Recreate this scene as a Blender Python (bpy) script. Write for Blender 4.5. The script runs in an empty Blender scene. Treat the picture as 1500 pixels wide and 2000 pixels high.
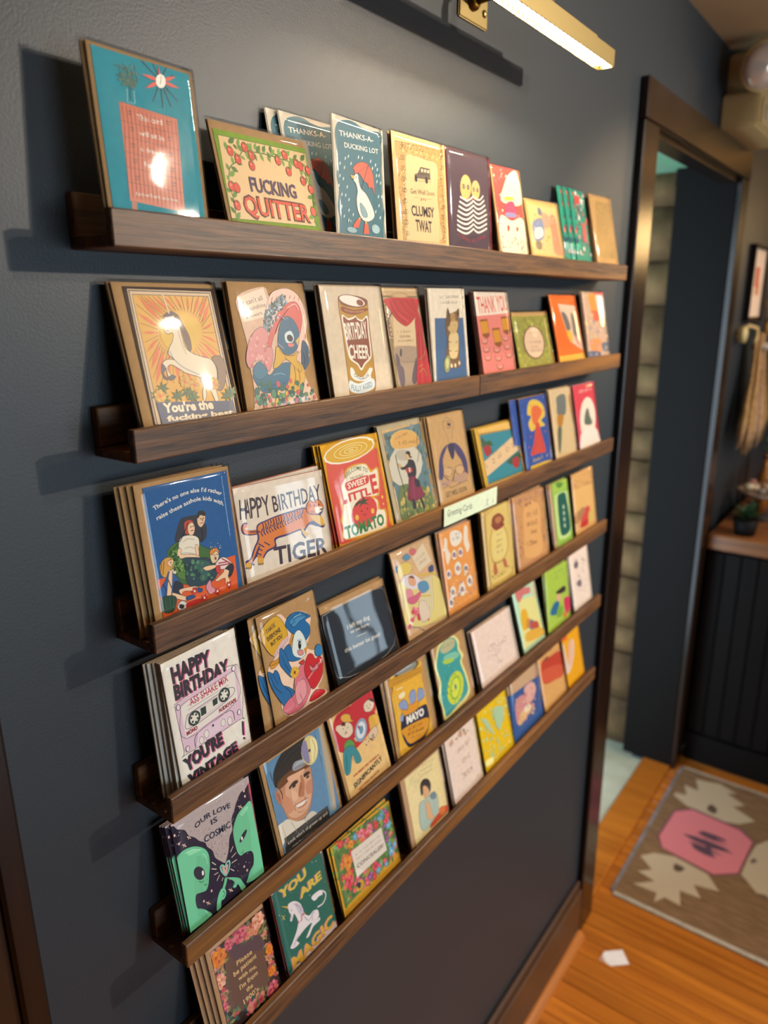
import bpy, bmesh, math, random
from mathutils import Vector, Matrix
from mathutils.geometry import tessellate_polygon
rnd = random.Random(7)
scene = bpy.context.scene
COL = scene.collection
# world frame: wall with the card ledges is the plane y = 0 (room at y < 0), x runs along it, floor at z = 0
# ------------------------------------------------------------------ camera
cam_d = bpy.data.cameras.new('camera')
cam = bpy.data.objects.new('camera', cam_d); COL.objects.link(cam)
cam_d.sensor_fit = 'VERTICAL'; cam_d.sensor_height = 36.0; cam_d.lens = 1417.96 / 2000 * 36.0
cam.matrix_world = (Matrix.Translation((-0.3635, -0.5967, 1.7999)) @ Matrix.Rotation(math.radians(-53.271), 4, 'Z')
                    @ Matrix.Rotation(math.radians(74.1535), 4, 'X') @ Matrix.Rotation(math.radians(-0.4163), 4, 'Z'))
cam_d.clip_start = 0.02
cam_d.dof.use_dof = True; cam_d.dof.focus_distance = 0.78; cam_d.dof.aperture_fstop = 3.6
scene.camera = cam
# ------------------------------------------------------------------ world, lights, exposure
world = bpy.data.worlds.new('sky'); scene.world = world; world.use_nodes = True
wb = world.node_tree.nodes['Background']; wb.inputs[0].default_value = (0.66, 0.85, 1.0, 1); wb.inputs[1].default_value = 6.0
vs = scene.view_settings
vs.view_transform = 'Standard'; vs.look = 'None'; vs.gamma = 1.0; vs.use_curve_mapping = False; vs.exposure = 0.15
def spot(name, loc, target, power, color, size=1.9, blend=0.6, radius=0.022):
    d = bpy.data.lights.new(name, 'SPOT'); d.energy = power; d.color = color; d.spot_size = size; d.spot_blend = blend; d.shadow_soft_size = radius
    o = bpy.data.objects.new(name, d); COL.objects.link(o); o.location = loc
    o.rotation_euler = (Vector(target) - Vector(loc)).to_track_quat('-Z', 'Y').to_euler(); return o
spot('track_lamp_light', (1.62, -1.74, 2.38), (0.45, 0.0, 1.35), 140, (1.0, 0.86, 0.70))
spot('track_lamp_light', (1.12, -1.28, 2.38), (0.3, 0.0, 1.2), 22, (1.0, 0.86, 0.70))
spot('track_lamp_light', (2.5, -1.5, 2.38), (2.3, -0.3, 0.6), 70, (1.0, 0.80, 0.58))
spot('track_lamp_light', (2.25, -1.2, 2.38), (1.36, 0.0, 1.88), 60, (1.0, 0.78, 0.52), 0.42, 0.8)  # extra narrow spot, added to brighten the doorway casing
def portal(name, loc, rot, sx, sy):
    d = bpy.data.lights.new(name, 'AREA'); d.shape = 'RECTANGLE'; d.size = sx; d.size_y = sy; d.cycles.is_portal = True
    o = bpy.data.objects.new(name, d); COL.objects.link(o); o.location = loc; o.rotation_euler = rot; return o
portal('window_portal', (4.22, -3.925, 1.45), (0, math.radians(90), 0), 1.3, 0.95)
portal('window_portal', (1.1, -4.62, 1.15), (math.radians(90), 0, 0), 2.6, 1.7)  # portal of the added fill-light window behind the camera

# ------------------------------------------------------------------ card table: name, ledge, left x, width, foot depth, lean, height, roll
CARDS = [
('drawer', 0, 0.0076, 0.1054, 0.014, 0.0813, 0.1444, -0.009),
('quitter', 0, 0.138, 0.1391, 0.014, 0.2255, 0.1165, 0.0065),
('duck', 0, 0.2905, 0.0935, 0.014, 0.0662, 0.1443, -0.0303),
('clumsy', 0, 0.4077, 0.1184, 0.014, 0.0766, 0.1461, 0.0074),
('stripes', 0, 0.528, 0.1224, 0.014, 0.0673, 0.1469, 0.0084),
('cake', 0, 0.6783, 0.1007, 0.014, 0.1692, 0.1488, 0.0237),
('tanscene', 0, 0.7919, 0.1348, 0.014, 0.2113, 0.1144, 0.0255),
('greens', 0, 0.9805, 0.073, 0.014, 0.2137, 0.1531, -0.015),
('tanplain', 0, 1.0799, 0.1169, 0.014, 0.2066, 0.153, 0.0215),
('unicorn', 1, 0.0226, 0.1186, 0.014, 0.2371, 0.148, -0.0084),
('bonnet', 1, 0.1454, 0.1135, 0.014, 0.1575, 0.1483, -0.0026),
('cheer', 1, 0.2823, 0.1202, 0.014, 0.1604, 0.1477, 0.0008),
('curtain', 1, 0.4066, 0.0861, 0.014, 0.1919, 0.1475, -0.0016),
('cat', 1, 0.4942, 0.097, 0.014, 0.1024, 0.1454, 0.0071),
('thank', 1, 0.6371, 0.1116, 0.014, 0.1831, 0.1442, 0.0002),
('oval', 1, 0.7671, 0.1404, 0.014, 0.25, 0.1133, -0.0019),
('orange', 1, 0.9258, 0.1243, 0.014, 0.2458, 0.1438, -0.0011),
('collage', 1, 1.0652, 0.1191, 0.014, 0.1975, 0.1493, -0.0067),
('kids', 2, 0.0125, 0.1163, 0.014, 0.1271, 0.1478, -0.0143),
('tiger', 2, 0.1296, 0.1434, 0.014, 0.1774, 0.1213, -0.0348),
('tomato', 2, 0.2859, 0.1137, 0.014, 0.2191, 0.1434, 0.007),
('witch', 2, 0.4065, 0.106, 0.014, 0.2434, 0.151, 0.0057),
('contort', 2, 0.5171, 0.1053, 0.014, 0.2046, 0.1491, -0.002),
('apples', 2, 0.6562, 0.146, 0.014, 0.2664, 0.1139, -0.0093),
('volcano', 2, 0.8046, 0.1138, 0.014, 0.1807, 0.1454, -0.0015),
('brush', 2, 0.9316, 0.1067, 0.014, 0.1943, 0.1501, -0.0216),
('redcard', 2, 1.0501, 0.1161, 0.014, 0.1947, 0.1471, -0.0022),
('cassette', 3, 0.024, 0.1002, 0.014, 0.081, 0.1534, 0.0318),
('bird', 3, 0.1605, 0.1, 0.014, 0.1393, 0.1513, 0.0333),
('dark', 3, 0.2761, 0.1402, 0.014, 0.3027, 0.1216, -0.0145),
('crib', 3, 0.4367, 0.1111, 0.0143, 0.261, 0.1492, 0.0052),
('hands', 3, 0.5464, 0.1001, 0.014, 0.1782, 0.1504, -0.0178),
('owl', 3, 0.6724, 0.1031, 0.014, 0.134, 0.1549, 0.0072),
('lamp', 3, 0.7899, 0.1379, 0.014, 0.1762, 0.1538, -0.0375),
('green', 3, 0.952, 0.0951, 0.014, 0.1872, 0.1461, -0.0306),
('tanwide', 3, 1.0601, 0.1203, 0.014, 0.1579, 0.1462, 0.0074),
('alien', 4, 0.0168, 0.1127, 0.014, 0.1738, 0.143, -0.0319),
('doctor', 4, 0.1584, 0.1209, 0.014, 0.2357, 0.146, 0.0087),
('bears', 4, 0.2905, 0.0992, 0.014, 0.2646, 0.146, 0.0323),
('mayo', 4, 0.4064, 0.1144, 0.014, 0.226, 0.1366, -0.0259),
('clock', 4, 0.5381, 0.1059, 0.014, 0.2325, 0.1358, 0.0009),
('white', 4, 0.6665, 0.1494, 0.014, 0.2669, 0.1193, -0.0058),
('cocktail', 4, 0.8341, 0.1006, 0.014, 0.2669, 0.1311, 0.0098),
('party', 4, 0.9416, 0.1188, 0.014, 0.147, 0.1451, -0.0419),
('dog', 4, 1.0819, 0.1073, 0.014, 0.1884, 0.1353, -0.0206),
('patient', 5, 0.0522, 0.096, 0.014, 0.2405, 0.1249, -0.0105),
('magic', 5, 0.1603, 0.1014, 0.014, 0.2084, 0.146, 0.0098),
('conceal', 5, 0.2779, 0.1391, 0.014, 0.2669, 0.1189, -0.0364),
('lady', 5, 0.4459, 0.1173, 0.014, 0.2138, 0.1274, -0.0053),
('floral', 5, 0.579, 0.1053, 0.014, 0.2275, 0.1295, -0.0172),
('yellowv', 5, 0.6925, 0.1185, 0.014, 0.2341, 0.1309, -0.0207),
('blue', 5, 0.8181, 0.1229, 0.014, 0.223, 0.1314, -0.0674),
('redtan', 5, 0.9532, 0.1199, 0.014, 0.2544, 0.1314, -0.0632),
('mustard', 5, 1.0787, 0.0988, 0.014, 0.2001, 0.1286, 0.0269),
]
# name: (label, short phrase, envelope colour, cards behind)
INFO = {
'drawer': ('teal card with an orange dresser, starburst clock and white lettering', 'teal dresser card', '9c7a50', 2),
'quitter': ('landscape cream and green card reading QUITTER with red berry border', 'green QUITTER card', 'a8845a', 1),
'duck': ('teal rainy card with a white duck under a red umbrella', 'duck umbrella card', 'd0c6b2', 2),
'clumsy': ('tan card with ornate gold frame, small bus and CLUMSY lettering', 'ornate gold framed card', 'b8925e', 2),
'stripes': ('dark plum card with two striped burglar figures', 'striped burglar pair card', 'a8283c', 1),
'cake': ('red floral card with a tall cream cake drawing', 'red floral cake card', 'b8925e', 1),
'tanscene': ('short landscape tan card with a bluish sketch on the top ledge', 'tan sketch card', 'c09a62', 1),
'greens': ('green patterned card, front one of a spread trio on the top ledge', 'green patterned card', '23967c', 2),
'tanplain': ('plain mottled tan card at the right end of the top ledge', 'plain tan end card', 'b08a5a', 1),
'unicorn': ('orange sunburst card with a rearing cream unicorn', 'sunburst unicorn card', 'b08a5c', 2),
'bonnet': ('die-cut card of a bluebird in a pink bonnet and yellow bow', 'bonnet bluebird card', 'b08a5c', 2),
'cheer': ('cream card with a gold BIRTHDAY CHEER drink can', 'birthday drink can card', 'b8a080', 2),
'curtain': ('tan card with a draped red theatre curtain', 'red curtain card', 'a88458', 1),
'cat': ('white and blue card with a sitting tabby kitten', 'kitten card', 'cfc2ac', 2),
'thank': ('pink THANK YOU card with amber mugs', 'pink thank you card', '7d3c34', 3),
'oval': ('short landscape olive card with a pale oval label', 'olive oval card', 'b8925c', 1),
'orange': ('bright orange card with a pale slanted panel', 'bright orange card', '8a5a30', 1),
'collage': ('greyish collage card at the right end of the second ledge', 'collage end card', '9a8468', 1),
'kids': ('blue and orange card with a retro family and green armchair', 'retro family card', 'b08a5c', 3),
'tiger': ('white landscape card with a leaping orange tiger', 'leaping tiger card', 'b86a50', 2),
'tomato': ('red soup can card with a smiling tomato', 'tomato can card', 'c08a24', 3),
'witch': ('blue-grey vintage card with a woman walking before a moon', 'walking woman moon card', 'b8a888', 2),
'contort': ('kraft card with a line drawing of a contorted seated figure', 'contorted figure card', 'b08a5c', 2),
'apples': ('teal landscape card with red apples and a cream diagonal banner', 'teal apple card', 'c8a03c', 2),
'volcano': ('blue card with an erupting red volcano', 'volcano card', 'c09024', 2),
'brush': ('beige card with a grey paint brush drawing', 'paint brush card', 'b89a74', 1),
'redcard': ('red card with a pale oval at the right end of third ledge', 'red oval end card', 'c8a0b0', 1),
'cassette': ('white birthday card with a pink cassette tape drawing', 'pink cassette card', 'a08058', 5),
'bird': ('die-cut card of a bluebird lifting a yellow hat beside a heart', 'yellow hat bluebird card', 'b08a5c', 2),
'dark': ('shiny black landscape card with small cream lettering', 'black lettered card', 'b08a5c', 2),
'crib': ('tan card with a baby in a yellow crib', 'yellow crib card', 'a8845a', 2),
'hands': ('orange card with white hands and purple butterflies', 'orange butterfly card', 'd4cabc', 2),
'owl': ('yellow card with a dark oval and brown owl', 'yellow owl card', 'b89a5c', 2),
'lamp': ('copper brown card with a pale arched panel', 'copper arched card', 'b08a68', 1),
'green': ('bright green card with a dark green vertical plaque', 'bright green plaque card', 'a8845a', 1),
'tanwide': ('tan card with a red corner at the right end of fourth ledge', 'tan red-corner end card', 'b0885c', 1),
'alien': ('dark sparkly card with two mint green aliens touching fingers', 'mint alien card', 'c84a64', 3),
'doctor': ('blue card with a smiling man wearing a round head mirror', 'head mirror man card', 'b08a5c', 2),
'bears': ('cream card with two cartoon bears in front of a red heart', 'red heart bears card', 'b08a5c', 1),
'mayo': ('die-cut yellow MAYO jar card on kraft', 'yellow mayo jar card', 'b08a5c', 2),
'clock': ('die-cut teal bottle card with a lime green dial', 'teal lime dial card', 'b08a5c', 1),
'white': ('pale pink landscape card with fine grey script', 'pale pink script card', 'a88a68', 2),
'cocktail': ('pale green card with yellow and blue figures', 'pale green figures card', 'a8c4b0', 2),
'party': ('lime card with blue and magenta figures', 'lime party card', '8a6c4c', 1),
'dog': ('white card with small dark speckled drawings, right end of fifth ledge', 'white speckled end card', 'c8b8ac', 1),
'patient': ('brown floral card lettered Please be patient with me', 'brown floral patient card', 'b48c68', 5),
'magic': ('deep green card with a white resting unicorn', 'green resting unicorn card', 'c83c54', 1),
'conceal': ('landscape floral card with gold border and white label', 'gold bordered floral card', 'c09430', 1),
'lady': ('cream card with a thoughtful woman in a pale blue blouse', 'thoughtful woman card', 'b08a68', 2),
'floral': ('blush white card with leafy top corner and gold script', 'blush script card', 'b8987c', 2),
'yellowv': ('vivid yellow card with mint dots', 'vivid yellow mint card', 'c8a41c', 1),
'blue': ('blue card with a pink and gold seashell shape', 'blue seashell card', 'b89878', 1),
'redtan': ('tan card with a big red pot shape', 'red pot card', 'b88a5c', 1),
'mustard': ('mustard yellow card with white V at the end of lowest ledge', 'mustard end card', 'c89018', 1),
}
# flat print of every card, drawn as vector shapes in tenths of a millimetre on the card face
ART = """
@drawer
K 2f8f9e 55 30 1000 30 1000 1404 55 1404
p c4562f 246 1038 812 1012 778 251 227 289
l 7d3218 5 232 897 812 890
l 7d3218 5 237 781 805 762
l 7d3218 5 237 665 800 644
l 7d3218 5 233 550 794 523
l 7d3218 5 231 434 790 411
l 8a3a1e 6 246 1038 812 1012 778 251 227 289 246 1038
p a8482a 240 286 290 282 276 170 231 181
p a8482a 697 256 752 252 749 180 697 184
l 4d1c10 8 314 982 357 981
l 4d1c10 7 315 961 349 960
l 4d1c10 8 315 860 358 858
l 4d1c10 7 316 839 350 837
l 4d1c10 8 308 735 351 733
l 4d1c10 7 309 714 343 712
l 4d1c10 8 305 618 347 615
l 4d1c10 7 305 596 340 594
l 4d1c10 8 303 488 345 484
l 4d1c10 7 303 466 338 462
l 4d1c10 8 691 975 737 974
l 4d1c10 7 691 953 729 952
l 4d1c10 8 685 849 732 847
l 4d1c10 7 686 826 724 825
l 4d1c10 8 678 723 725 720
l 4d1c10 7 679 700 717 698
l 4d1c10 8 674 603 721 600
l 4d1c10 7 675 580 713 577
l 4d1c10 8 670 484 717 480
l 4d1c10 7 671 461 709 457
t f4e6d6 45 1 This_card | 401 931 647 935
t f4e6d6 42 1 will_sit_in | 401 813 642 812
t f4e6d6 39 1 a_drawer | 392 693 638 686
t f4e6d6 43 1 forever. | 408 575 617 565
t f4e6d6 28 1 And_we'll_still_be_in_love. | 284 338 724 330
l a8d8d8 5 337 1152 325 1048
l a8d8d8 5 402 1151 396 1053
l 7fc0c4 4 325 1048 396 1053
l 1d5a52 5 360 1074 366 1166 264 1315
v 1d5a52/2c6b55 6 40 45 366 1166 264 1315
l 1d5a52 5 360 1074 366 1166 318 1302
v 1d5a52/2c6b55 6 40 45 366 1166 318 1302
l 1d5a52 5 360 1074 366 1166 350 1324
v 1d5a52/2c6b55 6 40 45 366 1166 350 1324
l 1d5a52 5 360 1074 366 1166 377 1304
v 1d5a52/2c6b55 6 40 45 366 1166 377 1304
l 1d5a52 5 360 1074 366 1166 416 1320
v 1d5a52/2c6b55 6 40 45 366 1166 416 1320
l 1d5a52 5 360 1074 366 1166 450 1324
v 1d5a52/2c6b55 6 40 45 366 1166 450 1324
l 1d5a52 5 360 1074 366 1166 461 1247
v 1d5a52/2c6b55 6 40 45 366 1166 461 1247
l 1d5a52 5 360 1074 366 1166 266 1245
v 1d5a52/2c6b55 6 40 45 366 1166 266 1245
l 1d5a52 5 360 1074 366 1166 293 1210
v 1d5a52/2c6b55 6 40 45 366 1166 293 1210
l 1d5a52 5 360 1074 366 1166 423 1209
v 1d5a52/2c6b55 6 40 45 366 1166 423 1209
l 26343c 8 683 1281 517 1397
l 26343c 8 683 1281 623 1415
l 26343c 8 683 1281 761 1401
l 26343c 8 683 1281 821 1356
l 26343c 8 683 1281 677 1075
l 26343c 8 683 1281 584 1108
l 26343c 8 683 1281 766 1100
l 26343c 8 683 1281 844 1159
l 26343c 8 683 1281 744 1295
p c8402e 683 1281 647 1247 597 1217 512 1190 582 1244 635 1269
p c8402e 683 1281 733 1290 791 1288 876 1266 788 1257 731 1265
p c8402e 683 1281 635 1272 578 1272 494 1293 580 1303 637 1296
p c8402e 683 1281 721 1310 770 1334 851 1353 781 1307 730 1288
p c8402e 683 1281 674 1309 669 1343 673 1396 687 1345 688 1310
e efe3d2 683 1281 50 2 -13 -56
l 333333 6 683 1281 692 1322
l 333333 6 683 1281 671 1253
l e07a4c 5 263 1027 796 1004
m a8441f 4 270 1010 266 827 239 576 225 324
m a8441f 4 307 1008 304 824 277 572 263 318
m a8441f 4 345 1007 342 822 316 568 302 313
m a8441f 4 384 1005 381 819 355 564 341 308
m a8441f 4 423 1003 420 816 394 560 380 303
m a8441f 4 462 1002 459 814 433 556 420 297
m a8441f 4 501 1000 499 811 473 552 460 292
m a8441f 4 542 998 539 808 514 548 501 286
m a8441f 4 582 996 580 805 555 544 542 281
m a8441f 4 623 995 621 803 596 540 583 275
m a8441f 4 664 993 663 800 638 536 625 269
m a8441f 4 706 991 705 797 680 531 668 263
m a8441f 4 748 989 747 794 722 527 711 258
m a8441f 4 791 987 790 791 765 523 754 252
@quitter
K 7f9c3a 55 30 1334 30 1334 1071 55 1071
p e3c08c 106 1018 1314 1023 1258 261 56 252
l 3c5a22 5 106 1018 1314 1023 1258 261 56 252 106 1018
m 3f5a26 10 112 224 132 425 119 574 175 731 281 802 393 913 531 923 686 926 857 917 1032 900 1169 892 1249 787 1303 624 1247 299
v 5f8a34/4a7330/6e9a3c 44 90 50 112 224 132 425 119 574 175 731 281 802 393 913 531 923 686 926 857 917 1032 900 1169 892 1249 787 1303 624 1247 299
v 4a7330/6e9a3c 20 90 50 137 968 390 951 636 948 957 955 1245 933
e 5a1f18 220 887 42 0 0 50
e d64a34 220 887 37 0 0 45
e 5a1f18 423 952 42 0 0 50
e d64a34 423 952 37 0 0 45
e 5a1f18 300 824 42 0 0 50
e d64a34 300 824 37 0 0 45
e 5a1f18 472 785 42 0 0 50
e d64a34 472 785 37 0 0 45
e 5a1f18 493 885 42 0 0 50
e d64a34 493 885 37 0 0 45
e 5a1f18 979 958 42 0 0 50
e d64a34 979 958 37 0 0 45
e 5a1f18 863 887 42 0 0 50
e d64a34 863 887 37 0 0 45
e 5a1f18 995 797 42 0 0 50
e d64a34 995 797 37 0 0 45
e 5a1f18 1138 894 42 0 0 50
e d64a34 1138 894 37 0 0 45
e 5a1f18 1195 875 42 0 0 50
e d64a34 1195 875 37 0 0 45
e 5a1f18 1299 846 42 0 0 50
e d64a34 1299 846 37 0 0 45
e 5a1f18 1191 724 42 0 0 50
e d64a34 1191 724 37 0 0 45
e 5a1f18 1289 652 42 0 0 50
e d64a34 1289 652 37 0 0 45
e 5a1f18 144 554 42 0 0 50
e d64a34 144 554 37 0 0 45
e 5a1f18 206 546 42 0 0 50
e d64a34 206 546 37 0 0 45
e 5a1f18 163 380 42 0 0 50
e d64a34 163 380 37 0 0 45
e 5a1f18 1258 413 42 0 0 50
e d64a34 1258 413 37 0 0 45
t 4a2f58 142 2 FUCKING | 390 535 1044 530
t 5a1512 191 3 QUITTER | 245 309 1190 295
t dd4a2c 174 1 QUITTER | 258 314 1180 305
e f08a70 210 897 10 0 0 14
p 4a6a28 213 916 233 931 245 919 227 911
e f08a70 412 962 10 0 0 14
p 4a6a28 415 981 436 996 448 984 430 976
e f08a70 290 833 10 0 0 14
p 4a6a28 293 853 313 867 325 856 307 847
e f08a70 461 796 10 0 0 14
p 4a6a28 464 815 485 830 498 818 479 810
e f08a70 482 895 10 0 0 14
p 4a6a28 485 915 506 929 519 918 500 909
e f08a70 968 969 10 0 0 14
p 4a6a28 971 989 993 1005 1008 993 987 984
e f08a70 851 898 10 0 0 14
p 4a6a28 854 918 877 934 891 921 870 913
e f08a70 983 808 10 0 0 14
p 4a6a28 986 829 1009 844 1024 832 1003 823
e f08a70 1126 905 10 0 0 14
p 4a6a28 1129 926 1153 942 1168 929 1146 920
e f08a70 1286 857 10 0 0 14
p 4a6a28 1289 879 1313 894 1329 882 1307 872
e f08a70 1178 735 10 0 0 14
p 4a6a28 1182 756 1205 771 1221 759 1199 750
e f08a70 1276 664 10 0 0 14
p 4a6a28 1279 685 1303 701 1319 688 1297 679
e f08a70 134 565 10 0 0 14
p 4a6a28 137 584 156 597 168 585 151 578
e f08a70 153 391 10 0 0 14
p 4a6a28 156 410 176 423 188 411 170 404
@duck
K d8cdb8 30 30 936 30 936 1434 30 1434
s 1d6676 133 1367 291 1418 422 1419 528 1394 678 1382 850 1406 926 1369 907 1268 925 1158 894 1005 912 843 888 673 921 543 896 405 904 219 517 192 134 164 61 157 73 363 54 501 87 676 60 810 90 983 76 1131 70 1265
t f0e8da 57 1 THANKS-A- | 142 1234 752 1275
t f0e8da 54 1 DUCKING_LOT | 223 1128 841 1167
p b9d2d0 236 1037 239 1022 235 1009 217 993 216 1017 223 1029
p b9d2d0 291 1066 294 1052 290 1038 271 1023 270 1047 278 1059
p b9d2d0 471 1090 474 1075 470 1061 451 1046 450 1070 458 1082
p b9d2d0 540 1094 543 1079 539 1065 520 1049 519 1074 527 1086
p b9d2d0 138 969 141 955 137 942 119 927 118 950 125 962
p b9d2d0 212 940 215 926 212 912 193 897 192 921 200 933
p b9d2d0 127 842 130 828 126 814 108 799 107 823 114 835
p b9d2d0 184 820 187 806 183 792 165 777 164 801 172 813
p b9d2d0 100 738 103 724 99 710 81 695 80 719 88 731
p b9d2d0 243 743 246 729 242 715 224 700 223 724 230 736
p b9d2d0 144 652 147 637 143 624 125 608 124 632 132 644
p b9d2d0 209 653 212 638 208 625 190 609 189 633 197 645
p b9d2d0 264 613 267 599 263 585 244 569 243 593 251 606
p b9d2d0 133 525 136 511 133 497 114 482 113 506 121 518
p b9d2d0 255 501 258 487 254 473 235 458 234 482 242 494
p b9d2d0 127 842 130 828 126 814 108 799 107 823 114 835
p b9d2d0 695 1084 698 1069 694 1055 675 1039 674 1064 682 1076
p b9d2d0 724 1013 727 998 723 984 703 968 702 993 710 1006
p b9d2d0 784 1059 787 1044 783 1029 764 1013 763 1038 771 1051
p b9d2d0 816 1015 819 1000 815 985 795 969 794 995 802 1007
p b9d2d0 846 955 849 939 845 925 825 909 825 934 833 947
p b9d2d0 800 882 803 867 799 852 780 836 779 862 787 874
p b9d2d0 870 876 873 861 869 846 849 830 848 856 856 868
p b9d2d0 818 720 821 705 817 690 797 674 796 700 804 712
p b9d2d0 883 729 886 714 882 699 862 683 861 708 870 721
p b9d2d0 822 621 825 606 821 591 801 575 800 601 809 613
p b9d2d0 753 546 756 531 751 516 732 500 731 526 739 538
p b9d2d0 836 489 839 474 835 459 815 443 815 469 823 482
p b9d2d0 330 999 333 984 329 970 310 955 309 979 317 991
p b9d2d0 326 462 329 448 325 434 307 418 306 443 314 455
p b9d2d0 164 427 167 413 163 399 145 384 144 408 152 420
p b9d2d0 796 947 799 932 795 917 776 901 775 926 783 939
s dd5a3c 345 929 409 987 526 1028 636 1015 704 942 730 829 727 714 692 778 632 769 604 811 538 828 492 877 434 900 384 879 371 921
c 5a2018 5 345 929 409 987 526 1028 636 1015 704 942 730 829 727 714 692 778 632 769 604 811 538 828 492 877 434 900 384 879 371 921
m 2b2b33 10 639 1019 539 836 480 716 430 573 436 509 464 516
l 8a2f20 4 636 1012 434 900
l 8a2f20 4 636 1012 632 769
s ece6d8 366 858 406 886 438 875 449 807 482 740 570 693 650 606 707 517 708 460 648 415 561 392 478 409 407 490 389 607 414 706 387 782 352 808
c 5a2018 5 366 858 406 886 438 875 449 807 482 740 570 693 650 606 707 517 708 460 648 415 561 392 478 409 407 490 389 607 414 706 387 782 352 808
d b9b3a4 26 30 60 416 675 554 678 679 448 453 438
s 7fa0a8 453 584 543 530 579 453 508 437 462 488
c 4a5a60 4 453 584 543 530 579 453 508 437 462 488
p dba23c 361 857 297 858 311 830 363 819
e 222222 395 846 7 0 0 7
p c9a24a 419 426 452 425 427 390 400 397
p c9a24a 527 395 561 399 559 365 525 362
p d9502a 384 406 444 397 399 311 300 301 307 326
p d9502a 514 364 579 371 593 260 488 250
e 8fb0b4 276 274 90 0 0 30
e 8fb0b4 722 328 80 0 0 50
p b9d2d0 216 348 212 364 216 379 238 395 240 368 231 355
p b9d2d0 256 352 252 363 255 374 269 385 271 367 266 358
@clumsy
K dcb881 8 30 1204 30 1204 1451 8 1451
p c49a58 83 1346 1175 1395 1141 231 131 224
s e0be8a 294 1217 460 1243 728 1223 956 1217 1016 1098 975 801 1003 506 974 222 213 228 241 468 222 728 260 974
l 5a4526 5 83 1346 1175 1395 1141 231 131 224 83 1346
m 5a4526 5 197 227 241 468 222 728 266 974 292 1200 459 1239 728 1223 974 1210 1016 1098 975 801 1003 506 974 222
m 6a4f28 6 179 1319 229 1316 232 1286 186 1273 176 1291 205 1302
m 6a4f28 6 1064 1313 1111 1308 1115 1280 1070 1266 1061 1287
m 6a4f28 6 217 1324 268 1321 271 1291 225 1278 214 1297 244 1308
m 6a4f28 6 1101 1318 1148 1313 1153 1285 1107 1271 1098 1292
m 6a4f28 6 177 1198 228 1194 230 1164 185 1151 174 1170 204 1181
m 6a4f28 6 1061 1193 1108 1188 1112 1159 1067 1146 1058 1167
m 6a4f28 6 216 1203 266 1199 269 1169 223 1156 213 1175 243 1186
m 6a4f28 6 1098 1197 1145 1192 1150 1164 1104 1151 1095 1171
m 6a4f28 6 176 1076 226 1072 229 1042 183 1029 172 1048 202 1059
m 6a4f28 6 1058 1072 1105 1066 1109 1038 1064 1025 1055 1046
m 6a4f28 6 214 1081 265 1077 268 1046 222 1034 211 1053 241 1064
m 6a4f28 6 1095 1076 1142 1071 1147 1042 1101 1029 1092 1050
m 6a4f28 6 174 953 225 949 228 918 181 906 171 926 201 936
m 6a4f28 6 1054 951 1102 945 1106 915 1061 903 1052 924
m 6a4f28 6 213 958 264 953 267 923 220 911 210 930 240 940
m 6a4f28 6 1092 955 1139 949 1144 919 1098 907 1089 928
m 6a4f28 6 173 830 223 825 226 794 180 783 169 802 199 812
m 6a4f28 6 1051 829 1099 822 1103 793 1057 781 1048 802
m 6a4f28 6 211 834 262 829 265 798 219 787 208 806 238 816
m 6a4f28 6 1089 832 1136 826 1141 796 1095 785 1086 806
m 6a4f28 6 171 706 222 701 225 670 178 658 168 678 198 688
m 6a4f28 6 1048 706 1096 699 1100 669 1054 658 1045 680
m 6a4f28 6 210 710 261 704 264 673 217 662 207 682 237 692
m 6a4f28 6 1085 709 1133 702 1138 673 1092 661 1083 683
m 6a4f28 6 169 581 220 575 223 544 177 533 166 553 196 563
m 6a4f28 6 1045 582 1092 575 1097 545 1051 534 1042 556
m 6a4f28 6 208 585 260 579 263 547 216 536 205 557 235 566
m 6a4f28 6 1082 585 1130 578 1135 548 1089 537 1080 559
m 6a4f28 6 168 456 219 449 222 418 175 407 164 428 195 437
m 6a4f28 6 1041 458 1089 450 1094 420 1048 410 1039 432
m 6a4f28 6 207 459 258 452 261 420 214 410 204 430 234 440
m 6a4f28 6 1079 461 1127 453 1132 423 1085 412 1076 434
m 6a4f28 6 166 330 217 322 220 291 173 281 163 301 193 310
m 6a4f28 6 1038 334 1086 325 1091 295 1044 285 1035 307
m 6a4f28 6 205 332 257 325 260 293 213 283 202 304 233 313
m 6a4f28 6 1076 336 1124 327 1129 297 1082 287 1073 309
m 7a5a2c 8 213 1340 283 1344 291 1301 225 1285 216 1310 255 1319
e d8ae66 243 1271 22 0 0 22
m 7a5a2c 8 341 1344 413 1348 421 1304 354 1288 344 1314 384 1323
e d8ae66 372 1273 22 0 0 22
m 7a5a2c 8 472 1348 545 1351 554 1308 485 1291 475 1317 516 1326
e d8ae66 503 1276 22 0 0 22
m 7a5a2c 8 605 1351 680 1355 689 1311 619 1294 609 1321 650 1330
e d8ae66 638 1279 22 0 0 22
m 7a5a2c 8 742 1355 819 1359 828 1314 757 1297 746 1324 788 1334
e d8ae66 776 1282 22 0 0 22
m 7a5a2c 8 882 1359 961 1363 971 1318 897 1301 886 1328 930 1337
e d8ae66 917 1286 22 0 0 22
m 7a5a2c 8 1026 1363 1106 1367 1116 1321 1041 1304 1030 1331 1074 1341
e d8ae66 1062 1289 22 0 0 22
p 6b5a4c 553 1060 607 1120 822 1121 825 989 463 973 461 1018 530 1037
p d9c6a0 622 1100 663 1102 659 1064 614 1062
p d9c6a0 687 1101 736 1104 732 1068 683 1065
p d9c6a0 757 1101 806 1103 802 1069 753 1067
e 2c2622 489 969 30 0 0 40
e 2c2622 729 975 33 0 0 42
l 2c2622 4 443 943 841 966
t 3c3026 60 0 Get_Well_Soon | 349 782 903 805
t 3c3026 43 0 you | 563 722 695 727
l 8a744e 4 421 744 532 748
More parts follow.
